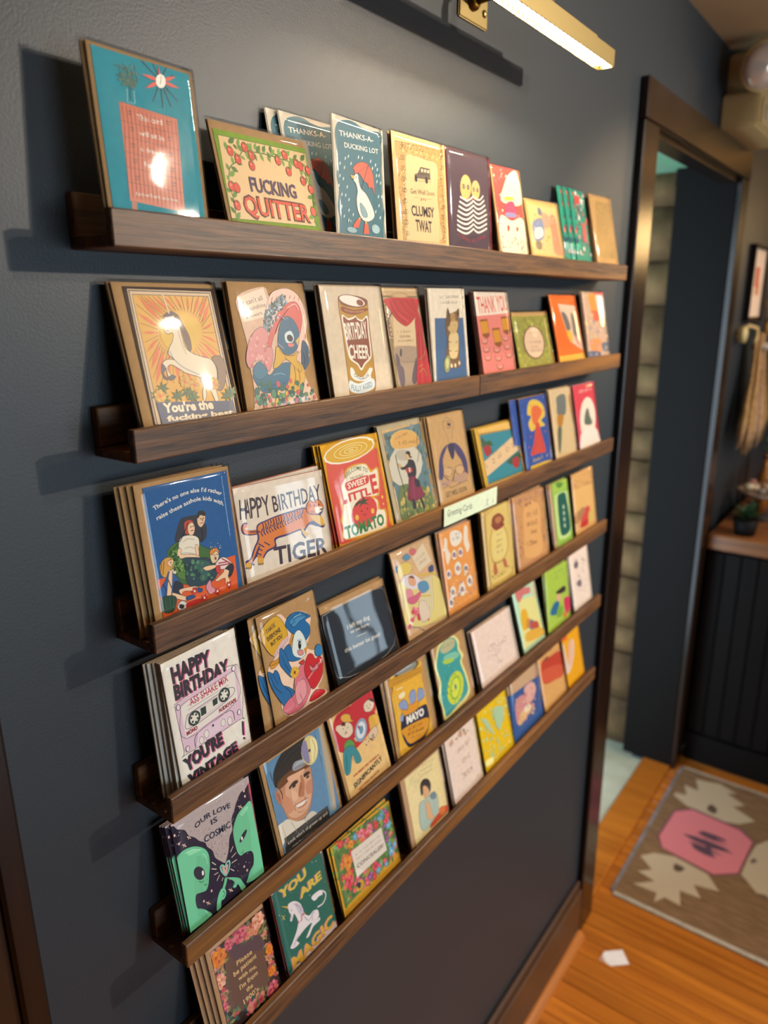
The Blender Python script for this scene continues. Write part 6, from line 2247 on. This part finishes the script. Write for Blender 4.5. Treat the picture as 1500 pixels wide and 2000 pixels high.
# ------------------------------------------------------------------ greeting cards
def sleeve_mesh(w, h, seed):
    q = random.Random(seed); nx, ny = 9, 12; bm = bmesh.new(); ph = [q.random()*6.28 for _ in range(8)]; am = 0.16e-3 + 0.12e-3*q.random()
    def zz(u, v):
        e = min(1, 5*min(u, 1-u)) * min(1, 5*min(v, 1-v))
        return 1.2e-3*(0.35+0.65*e) + e*am*(math.sin(5*u+3*v+ph[0]) + 0.7*math.sin(9*v-4*u+ph[1]) + 0.5*math.sin(11*u+ph[2]) + 0.4*math.sin(15*v+6*u+ph[3]))
    g = [[bm.verts.new((w*i/nx, h*j/ny, zz(i/nx, j/ny))) for i in range(nx+1)] for j in range(ny+1)]
    for j in range(ny):
        for i in range(nx): bm.faces.new((g[j][i], g[j][i+1], g[j+1][i+1], g[j+1][i]))
    rim = [g[0][i] for i in range(nx+1)] + [g[j][nx] for j in range(1, ny+1)] + [g[ny][i] for i in range(nx-1, -1, -1)] + [g[j][0] for j in range(ny-1, 0, -1)]
    low = [bm.verts.new((v.co.x, v.co.y, -0.9e-3)) for v in rim]
    for k in range(len(rim)): bm.faces.new((rim[(k+1) % len(rim)], rim[k], low[k], low[(k+1) % len(rim)]))
    return bm_mesh(bm, 'clear_sleeve')
def slab(name, P, z0, z1, m):
    bm = bmesh.new(); tri = tessellate_polygon([[Vector((a, b, 0)) for a, b in P]])
    ar = sum(P[i][0]*P[(i+1) % len(P)][1]-P[(i+1) % len(P)][0]*P[i][1] for i in range(len(P)))
    if ar < 0: P = P[::-1]; tri = tessellate_polygon([[Vector((a, b, 0)) for a, b in P]])
    lo = [bm.verts.new((a/1000, b/1000, z0/1000)) for a, b in P]; hi = [bm.verts.new((a/1000, b/1000, z1/1000)) for a, b in P]
    for t in tri: bm.faces.new([hi[k] for k in t]); bm.faces.new([lo[k] for k in t][::-1])
    for k in range(len(P)): j = (k+1) % len(P); bm.faces.new((lo[k], lo[j], hi[j], hi[k]))
    bmesh.ops.recalc_face_normals(bm, faces=bm.faces[:]); me = bm_mesh(bm, name); me.materials.append(m); return me
def place(root, X, yb, zf, th, ro):
    s, c = math.sin(th), math.cos(th)
    Mx = Matrix(((1, 0, 0, X), (0, s, -c, yb), (0, c, s, zf), (0, 0, 0, 1))) @ Matrix.Rotation(ro, 4, 'Z')
    root.matrix_world = Mx
SPREAD = {'drawer': .0, 'kids': .0035, 'cassette': .0025, 'patient': .006, 'tomato': .003, 'contort': .003, 'alien': .001}
ORD = ['directly', 'second', 'third', 'fourth', 'fifth']
for ci, (nm, row, X, w, yb, th, L, ro) in enumerate(CARDS):
    lab, short, env, nb = INFO[nm]
    if row >= 4 and 0.12 < L < 0.143: L = 0.146
    if nm in ('mayo', 'clock'): L = 0.146
    zf = ZL[row] - 0.0203 + 0.0004; wm, hm = w*1000, L*1000
    art = Art(ci); panels = []
    for line in ARTS[nm]:
        if line[0] in 'Kk':
            a = line.split(); v = [int(k)/10 for k in a[2:]]; P = list(zip(v[::2], v[1::2])); P = spline(P, True, 4) if line[0] == 'k' else P
            panels.append((slab('card_panel', P, 0.0, 0.45, paper(a[1])), P))
        else: art.run(line)
    xs = [p_[0] for p_ in panels[0][1]]; ys = [p_[1] for p_ in panels[0][1]]
    pm = art.mesh('print', 0.45, 0.55, M_print, (min(xs), min(ys), max(xs), max(ys)))
    em_ = slab('envelope', [(1.5, 0.6), (wm-1.5, 0.6), (wm-1.5, hm-1.5), (1.5, hm-1.5)], -0.8, 0.0, paper(env))
    sm = sleeve_mesh(w, L+0.001, ci); sm.materials.append(M_sleeve)
    for p_ in sm.polygons: p_.use_smooth = True
    q = random.Random(100+ci)
    while nb and yb + nb*0.0027/math.cos(th) + L*math.sin(th) + 0.001 > 0.0592: nb -= 1
    for k in range(nb+1):
        r = empty('greeting_card')
        if k == 0: tag(r, lab, 'greeting card', 'greeting cards on the ledges')
        else: tag(r, 'sleeved card %s behind the %s' % (ORD[k-1], short), 'greeting card', 'greeting cards on the ledges')
        dx = 0 if k == 0 else (q.random()-0.6)*0.004 - k*SPREAD.get(nm, 0); dY = k*0.0027/math.cos(th); tk = th; rk = ro if k == 0 else 0
        if nm == 'duck' and k: dx, dY, tk = (-0.046, 0.0125, 0.19) if k == 1 else (-0.062, 0.0155, 0.19)
        if nm == 'greens' and k: dx = -0.019*k
        if nm == 'volcano' and k == nb: dx = -0.026
        if nm == 'bird' and k: dx = -0.018 + 0.003*k
        place(r, X+dx, yb-0.06+dY, zf, tk, rk)
        link('envelope', em_, r)
        for me, P in panels:
            c = link('card_panel', me, r)
            link('print', pm, c)
        link('clear_sleeve', sm, r)

# ------------------------------------------------------------------ paper price sign on the third ledge
sg = empty('price_sign', (0.497, -0.0632, 1.490)); tag(sg, 'small pale green handwritten paper sign taped to the third ledge', 'sign')
bm = bmesh.new(); box_bm(bm, 0, 0.160, 0.0, 0.0012, 0, 0.0285); link('paper', bm_mesh(bm, 'paper'), sg, paper('cfdcc0'))
a = Art(3)
for line in ARTS['pricesign']: a.run(line)
pm = a.mesh('lettering', 0.02, 0.1, M_print); o = link('lettering', pm, sg); o.rotation_euler = (math.radians(90), 0, 0)

# ------------------------------------------------------------------ brass picture light
PL = empty('picture_light', (0.65, 0, 2.2)); tag(PL, 'brass picture light bar mounted on the dark wall above the top ledge', 'picture light')
def plp(o): o.parent = PL; o.matrix_parent_inverse = Matrix.Translation((-0.65, 0, -2.2)); return o
plp(box('back_plate', 0.611, 0.689, -0.004, 0, 2.180, 2.262, M_brass, None, 0.0018, seg=2))
for sx, sz in ((0.622, 2.213), (0.678, 2.199), (0.622, 2.250), (0.678, 2.250)):
    plp(lathe('screw', [(0.005, 0), (0.005, 0.0015), (0.0035, 0.003), (0, 0.0035)], M_brass, None, 12, (sx, -0.004, sz), (0, -1, 0)))
plp(lathe('arm_socket', [(0.012, 0), (0.011, 0.006), (0.008, 0.009)], M_brassdark, None, 16, (0.645, -0.004, 2.205), (0, -1, 0)))
plp(tube('arm', [(0.645, -0.006, 2.205), (0.646, -0.03, 2.207), (0.649, -0.075, 2.214), (0.65, -0.112, 2.205), (0.65, -0.117, 2.187)], 0.0058, M_brassdark))
BX0, BX1, BY0, BY1, BZ0, BZ1 = 0.44, 0.862, -0.130, -0.1035, 2.151, 2.174
bar = empty('bar_housing')
bar.location = (0, 0, 0); plp(bar)
def bp_(n, *a, **k): o = box(n, *a, **k); o.parent = bar; return o
bp_('housing_top', BX0, BX1, BY0+0.0018, BY1-0.0018, BZ0+0.0105, BZ1, M_brass)
bp_('housing_side', BX0, BX1, BY0, BY0+0.0018, BZ0, BZ1, M_brass)
bp_('housing_side', BX0, BX1, BY1-0.0018, BY1, BZ0, BZ1, M_brass)
bp_('housing_end', BX0, BX0+0.002, BY0+0.0018, BY1-0.0018, BZ0, BZ0+0.0105, M_brass)
bp_('housing_end', BX1-0.002, BX1, BY0+0.0018, BY1-0.0018, BZ0, BZ0+0.0105, M_brass)
bp_('reflector', BX0+0.002, BX1-0.002, BY0+0.002, BY1-0.002, BZ0+0.0098, BZ0+0.0104, M_reflect)
bp_('led_strip', BX0+0.004, BX1-0.004, -0.1195, -0.1145, BZ0+0.0086, BZ0+0.0096, M_led)
for i in range(30):
    xx = BX0+0.010+i*(BX1-BX0-0.02)/29; bp_('reflector_fin', xx-0.0004, xx+0.0004, BY0+0.002, -0.1205, BZ0+0.0035, BZ0+0.0097, M_reflect); bp_('reflector_fin', xx-0.0004, xx+0.0004, -0.1135, BY1-0.002, BZ0+0.0035, BZ0+0.0097, M_reflect)
plp(box('housing_step', 0.50, 0.80, BY0+0.004, BY1-0.004, BZ1, BZ1+0.006, M_brass, None, 0.001))
plp(lathe('pivot', [(0.007, 0), (0.007, 0.012), (0.005, 0.016)], M_brass, None, 14, (0.65, -0.117, BZ1+0.006)))
del bar
# ------------------------------------------------------------------ ceiling track lamps (above the frame)
for lx, ly in ((1.62, -1.74), (1.12, -1.28), (2.5, -1.5), (2.25, -1.2)):
    tl_ = empty('ceiling_spotlight', (lx, ly, CEIL)); tag(tl_, {1.62: 'black ceiling spotlight aimed at the card ledges', 1.12: 'black ceiling spotlight nearest the card ledges', 2.5: 'black ceiling spotlight over the rug by the doorway', 2.25: 'added black ceiling spotlight that brightens the doorway casing'}[lx], 'ceiling lamp', 'ceiling spotlights')
    lathe('canopy', [(0.05, 0), (0.05, -0.012), (0.012, -0.016), (0.012, -0.035)], M_black, tl_, 20)
    lathe('shade', [(0.012, -0.035), (0.045, -0.045), (0.05, -0.09), (0.047, -0.09), (0.042, -0.05), (0.0, -0.045)], M_black, tl_, 20)
# ------------------------------------------------------------------ emergency light above the doorway
em = empty('emergency_light', (2.23, 0, 2.275)); tag(em, 'beige twin-head emergency light unit above the dark doorway', 'emergency light')
def emb(n, *a, **k): o = box(n, *a, **k); o.parent = em; o.matrix_parent_inverse = Matrix.Translation((-2.23, 0, -2.275)); return o
emb('battery_case', 2.04, 2.42, -0.100, 0, 2.275, 2.365, M_beige, bevel=0.006, seg=2)
emb('upper_case', 2.075, 2.415, -0.088, 0, 2.366, 2.472, M_beige, bevel=0.005, seg=2)
emb('front_panel', 2.07, 2.40, -0.106, -0.1, 2.285, 2.352, M_beige, bevel=0.002)
emb('test_plate', 2.10, 2.16, -0.109, -0.106, 2.30, 2.335, M_lens, bevel=0.001)
for hx, ax in ((2.012, (-0.75, -0.6, -0.25)), (2.40, (0.5, -0.8, -0.25))):
    o = lathe('lamp_head', [(0.016, -0.05), (0.040, -0.036), (0.058, 0.0), (0.061, 0.014), (0.056, 0.018)], M_beige, None, 24, (hx, -0.098 if hx < 2.2 else -0.15, 2.412), ax); o.parent = em; o.matrix_parent_inverse = Matrix.Translation((-2.23, 0, -2.275))
    l = lathe('lens', [(0.056, 0.015), (0.053, 0.025), (0.036, 0.035), (0.0, 0.039)], M_lens, o, 24)
# ------------------------------------------------------------------ rug, floor tag
rg = empty('rug', (1.585, -0.045, 0.0)); tag(rg, 'brown woven rug with pink octagon and cream motifs by the doorway', 'rug')
bm = bmesh.new(); box_bm(bm, 0, 0.79, -1.3, 0, 0.0005, 0.006); link('woven_field', bm_mesh(bm, 'woven_field'), rg, M_rug)
bm = bmesh.new(); box_bm(bm, -0.016, 0, -1.3, 0.0, 0.0005, 0.0065); link('end_binding', bm_mesh(bm, 'end_binding'), rg, M_rugedge)
bm = bmesh.new(); box_bm(bm, 0.79, 0.80, -1.3, 0.0, 0.0005, 0.0065); link('end_binding', bm_mesh(bm, 'end_binding'), rg, M_rugedge)
bm = bmesh.new(); box_bm(bm, 0.0, 0.79, 0.0, 0.012, 0.0005, 0.005); link('side_binding', bm_mesh(bm, 'side_binding'), rg, mat('purple_grey_wool', build=mottled('6a605c', '8a808c', 30, 0.95, 0.4, 0.002)))
a = Art(9)
for line in ARTS['rug']: a.run(line)
link('woven_motifs', a.mesh('woven_motifs', 6.1, 0.4, M_rugprint), rg)
tg = empty('price_tag', (1.347, -0.133, 0.0), math.radians(-48)); tag(tg, 'small white swing tag lying on the orange wood floor', 'tag')
bm = bmesh.new(); P = [(-0.032, -0.014), (-0.022, -0.024), (0.032, -0.024), (0.032, 0.024), (-0.022, 0.024), (-0.032, 0.014)]
lo = [bm.verts.new((a_, b_, 0.0004)) for a_, b_ in P]; hi = [bm.verts.new((a_, b_, 0.0016)) for a_, b_ in P]; bm.faces.new(lo[::-1]); bm.faces.new(hi)
for k in range(6): bm.faces.new((lo[k], lo[(k+1) % 6], hi[(k+1) % 6], hi[k]))
link('card_stock', bm_mesh(bm, 'card_stock'), tg, paper('e6e2e6'))
tube('string', [(-0.028, 0, 0.002), (-0.040, 0.006, 0.002), (-0.046, -0.002, 0.002), (-0.038, -0.008, 0.002), (-0.027, 0, 0.0025)], 0.0016, paper('dcd4d0'), tg, 6)
# ------------------------------------------------------------------ dark counter cabinet beyond the doorway
cb = empty('cabinet', (2.8, -0.32, 0)); tag(cb, 'black beadboard counter cabinet standing past the doorway', 'cabinet')
def cbb(n, *a, **k): o = box(n, *a, **k); o.parent = cb; o.matrix_parent_inverse = Matrix.Translation((-2.8, 0.32, 0)); return o
cbb('carcass', 2.475, 3.9, -0.62, -0.024, 0.0, 0.915, M_black)
for i in range(10): cbb('bead_board', 2.460, 2.475, -0.024-0.0595*(i+1)+0.003, -0.024-0.0595*i, 0.13, 0.90, M_black, bevel=0.003)
cbb('plinth', 2.452, 2.475, -0.62, -0.024, 0.0, 0.12, M_black, bevel=0.003)
ct = tag(box('counter_top', 2.43, 3.95, -0.65, -0.022, 0.915, 0.972, M_ctop, None, 0.004, origin=(3.19, -0.336, 0.915)), 'brown wooden counter top on the black beadboard cabinet', 'counter top')
# things on the counter
CT = 0.9725
pt = empty('potted_plant', (2.505, -0.13, CT)); tag(pt, 'small dark green bushy plant at the end of the counter', 'plant')
lathe('pot', [(0.035, 0), (0.045, 0.06), (0.042, 0.06), (0.0, 0.055)], M_black, pt, 18)
gl = mat('dark_leaf', build=mottled('16301a', '2c4a26', 30, 0.5, 0.2)); q = random.Random(4)
for k in range(26):
    an = q.random()*6.28; el = 0.2+q.random()*1.1; l = 0.055+q.random()*0.03; d = Vector((math.cos(an)*math.cos(el), math.sin(an)*math.cos(el), math.sin(el)))*l; s = d.cross(Vector((0, 0, 1))).normalized()*l*0.22
    bm = bmesh.new(); b0 = Vector((0, 0, 0.058)); vv = [bm.verts.new(v) for v in (b0, b0+d*.5+s+Vector((0,0,.004)), b0+d, b0+d*.5-s+Vector((0,0,.004)), b0+d*.5)]
    bm.faces.new((vv[0], vv[1], vv[4])); bm.faces.new((vv[1], vv[2], vv[4])); bm.faces.new((vv[2], vv[3], vv[4])); bm.faces.new((vv[3], vv[0], vv[4])); link('leaf', bm_mesh(bm, 'leaf'), pt, gl)
ds = empty('pedestal_dish', (2.785, -0.17, CT)); tag(ds, 'pale pedestal dish heaped with stones on the counter', 'dish')
lathe('dish', [(0.05, 0), (0.045, 0.008), (0.012, 0.02), (0.012, 0.075), (0.05, 0.09), (0.13, 0.105), (0.135, 0.116), (0.12, 0.113), (0.0, 0.1)], mat('glazed_clay', build=mottled('8a7468', 'a8988c', 30, 0.4, 0.1)), ds, 28)
for k in range(16):
    an = k*2.4; rr = 0.105*math.sqrt((k+.5)/16); cc = q.choice(('b8a494', '8a7c78', 'a87c74', 'd0c4b4'))
    st = blob('pebble', (0.022, 0.018, 0.014), mat('pebble_'+cc, cc, 0.6, build=noise_bump(60, .2)), None, (2.785+rr*math.cos(an), -0.17+rr*math.sin(an), CT+0.122+0.004*(k % 3)), k, .15, 2); tag(st, 'small smooth stone heaped in the pedestal dish', 'stone', 'stones in the pedestal dish')
for nm_, x_, y_, r_, c_, lb in (('ornament_ball', 2.70, -0.345, 0.028, 'c8823c', 'small orange round ornament on the counter'), ('ornament_ball', 2.83, -0.35, 0.036, 'd8ccb8', 'cream round ornament on the counter beside the orange one')):
    o = lathe(nm_, [(0.3*r_, 0), (0.8*r_, 0.35*r_), (r_, r_), (0.82*r_, 1.6*r_), (0.3*r_, 1.95*r_), (0.0, 2*r_)], mat('glaze_'+c_, c_, 0.35, build=noise_bump(50, .1)), None, 20, (x_, y_, CT)); tag(o, lb, 'ornament')
cd = empty('candle_jar', (2.60, -0.30, CT)); tag(cd, 'small pale candle jar at the front of the counter', 'candle')
lathe('jar', [(0.016, 0), (0.018, 0.004), (0.018, 0.036), (0.016, 0.036), (0.0, 0.03)], mat('cream_wax', 'd8cba0', 0.4, build=noise_bump(50, .1)), cd, 18)
tube('wick', [(0, 0, 0.03), (0.001, 0, 0.041)], 0.001, M_black, cd, 6)
bt = empty('amber_bottle', (2.99, -0.10, CT)); tag(bt, 'tall amber bottle standing on the counter', 'bottle')
lathe('body', [(0.024, 0), (0.026, 0.005), (0.026, 0.13), (0.012, 0.16), (0.011, 0.2), (0.0, 0.2)], mat('amber_glaze', '9c6424', 0.3, build=noise_bump(30, .1)), bt, 20)
lathe('stopper', [(0.013, 0.2), (0.013, 0.22), (0, 0.222)], M_ctop, bt, 14)
vz = empty('white_vase', (3.10, -0.12, CT)); tag(vz, 'white vase with green sprig on the counter', 'vase')
lathe('body', [(0.03, 0), (0.05, 0.05), (0.055, 0.11), (0.03, 0.17), (0.034, 0.19), (0.028, 0.19), (0.0, 0.16)], mat('white_glaze', 'd4d2c4', 0.35, build=noise_bump(30, .1)), vz, 24)
gl2 = mat('fresh_leaf', build=mottled('4a6a24', '7a9a3c', 30, 0.5, 0.2))
for k in range(9):
    an = k*0.7; d = Vector((math.cos(an)*0.05, math.sin(an)*0.05, 0.06+0.02*(k % 3))); tube('leaf_stem', [(0, 0, 0.17), (d.x*.4, d.y*.4, 0.17+d.z*.6), (d.x, d.y, 0.17+d.z)], [0.002, 0.012, 0.002], gl2, vz, 6)
# hanging things on the wall past the doorway
pc = empty('framed_picture', (2.79, 0, 1.87)); tag(pc, 'small framed cream print with red mark on the wall past the doorway', 'picture')
def pcb(n, *a, **k): o = box(n, *a, **k); o.parent = pc; o.matrix_parent_inverse = Matrix.Translation((-2.79, 0, -1.87)); return o
for a0, a1, b0, b1 in ((2.66, 2.92, 1.735, 1.75), (2.66, 2.92, 1.992, 2.007), (2.66, 2.675, 1.75, 1.992), (2.905, 2.92, 1.75, 1.992)): pcb('frame_rail', a0, a1, -0.022, 0, b0, b1, M_case)
pcb('print_sheet', 2.675, 2.905, -0.012, 0, 1.75, 1.992, paper('dcc4b0'))
pcb('red_mark', 2.75, 2.81, -0.0135, -0.012, 1.86, 1.93, paper('c0583c')); pcb('orange_mark', 2.77, 2.83, -0.0132, -0.012, 1.83, 1.87, paper('c87c4c'))
hk = empty('wall_hook', (2.60, 0, 1.69)); tag(hk, 'cream ceramic wall hook beside the dark doorway', 'hook')
lathe('knob', [(0.02, 0), (0.02, 0.006), (0.03, 0.02), (0.028, 0.034), (0.0, 0.04)], mat('cream_ceramic', 'd2c088', 0.35, build=noise_bump(30, .1)), hk, 20, (0, 0, 0), (0, -1, 0))
tube('hook_arm', [(0.03, 0, 0.01), (0.06, -0.03, 0.03), (0.10, -0.05, 0.02), (0.11, -0.05, -0.015), (0.08, -0.05, -0.03)], 0.007, M_beige, hk, 8)
bd = empty('dried_bouquet', (2.80, -0.04, 1.2)); tag(bd, 'hanging bundle of dried tan grasses on the wall past the doorway', 'dried flowers')
dm = mat('dried_grass', build=mottled('8a6a3c', 'c09a64', 60, 0.9, 0.3)); dm2 = mat('dried_grass_pink', build=mottled('9a7a5c', 'c8a488', 60, 0.9, 0.3))
for k in range(34):
    f = (k % 17)/16-0.5; x0 = f*0.07-0.02; xe = f*0.40+0.0; l = 0.40+0.06*q.random(); yo = -0.02*q.random()
    tube('grass_stem', [(x0, yo, 0.49), (x0+(xe-x0)*.4, yo-0.01, 0.49-l*.4), (xe, yo-0.015, 0.49-l*.8), (xe*1.05, yo-0.012, 0.49-l)], [0.003, 0.005, 0.011, 0.003], dm if k % 3 else dm2, bd, 6)
lathe('twine_wrap', [(0.032, -0.012), (0.036, 0), (0.032, 0.012)], M_rugedge, bd, 16, (0, -0.012, 0.44))
pn = empty('pendant_lamp', (3.75, -0.78, CEIL)); tag(pn, 'warm glowing globe pendant lamp hanging over the counter aisle', 'pendant lamp')
lathe('canopy', [(0.05, 0), (0.05, -0.02), (0.0, -0.025)], M_brass, pn, 20); tube('cord', [(0, 0, -0.02), (0, 0, -0.24)], 0.004, M_black, pn, 8)
lathe('globe_shade', [(0.03, -0.23), (0.085, -0.26), (0.12, -0.33), (0.12, -0.37), (0.085, -0.44), (0.0, -0.47)], mat('lamp_globe', 'ffd08a', 0.4, emit=19.0), pn, 24)
yf = empty('dried_blossoms', (2.86, -0.03, 1.86)); tag(yf, 'yellow dried blossoms hanging beside the framed print', 'dried flowers')
ym = mat('dried_yellow', build=mottled('a8782c', 'c89c4c', 40, 0.9, 0.3))
tube('stem', [(0.09, 0, 0.14), (0.08, -0.01, -0.16)], 0.004, dm, yf, 6)
for k in range(9): blob('blossom', (0.022, 0.02, 0.024), ym, yf, (0.07+0.05*(q.random()-.3), -0.02, 0.10-0.032*k), 40+k, .25, 1)
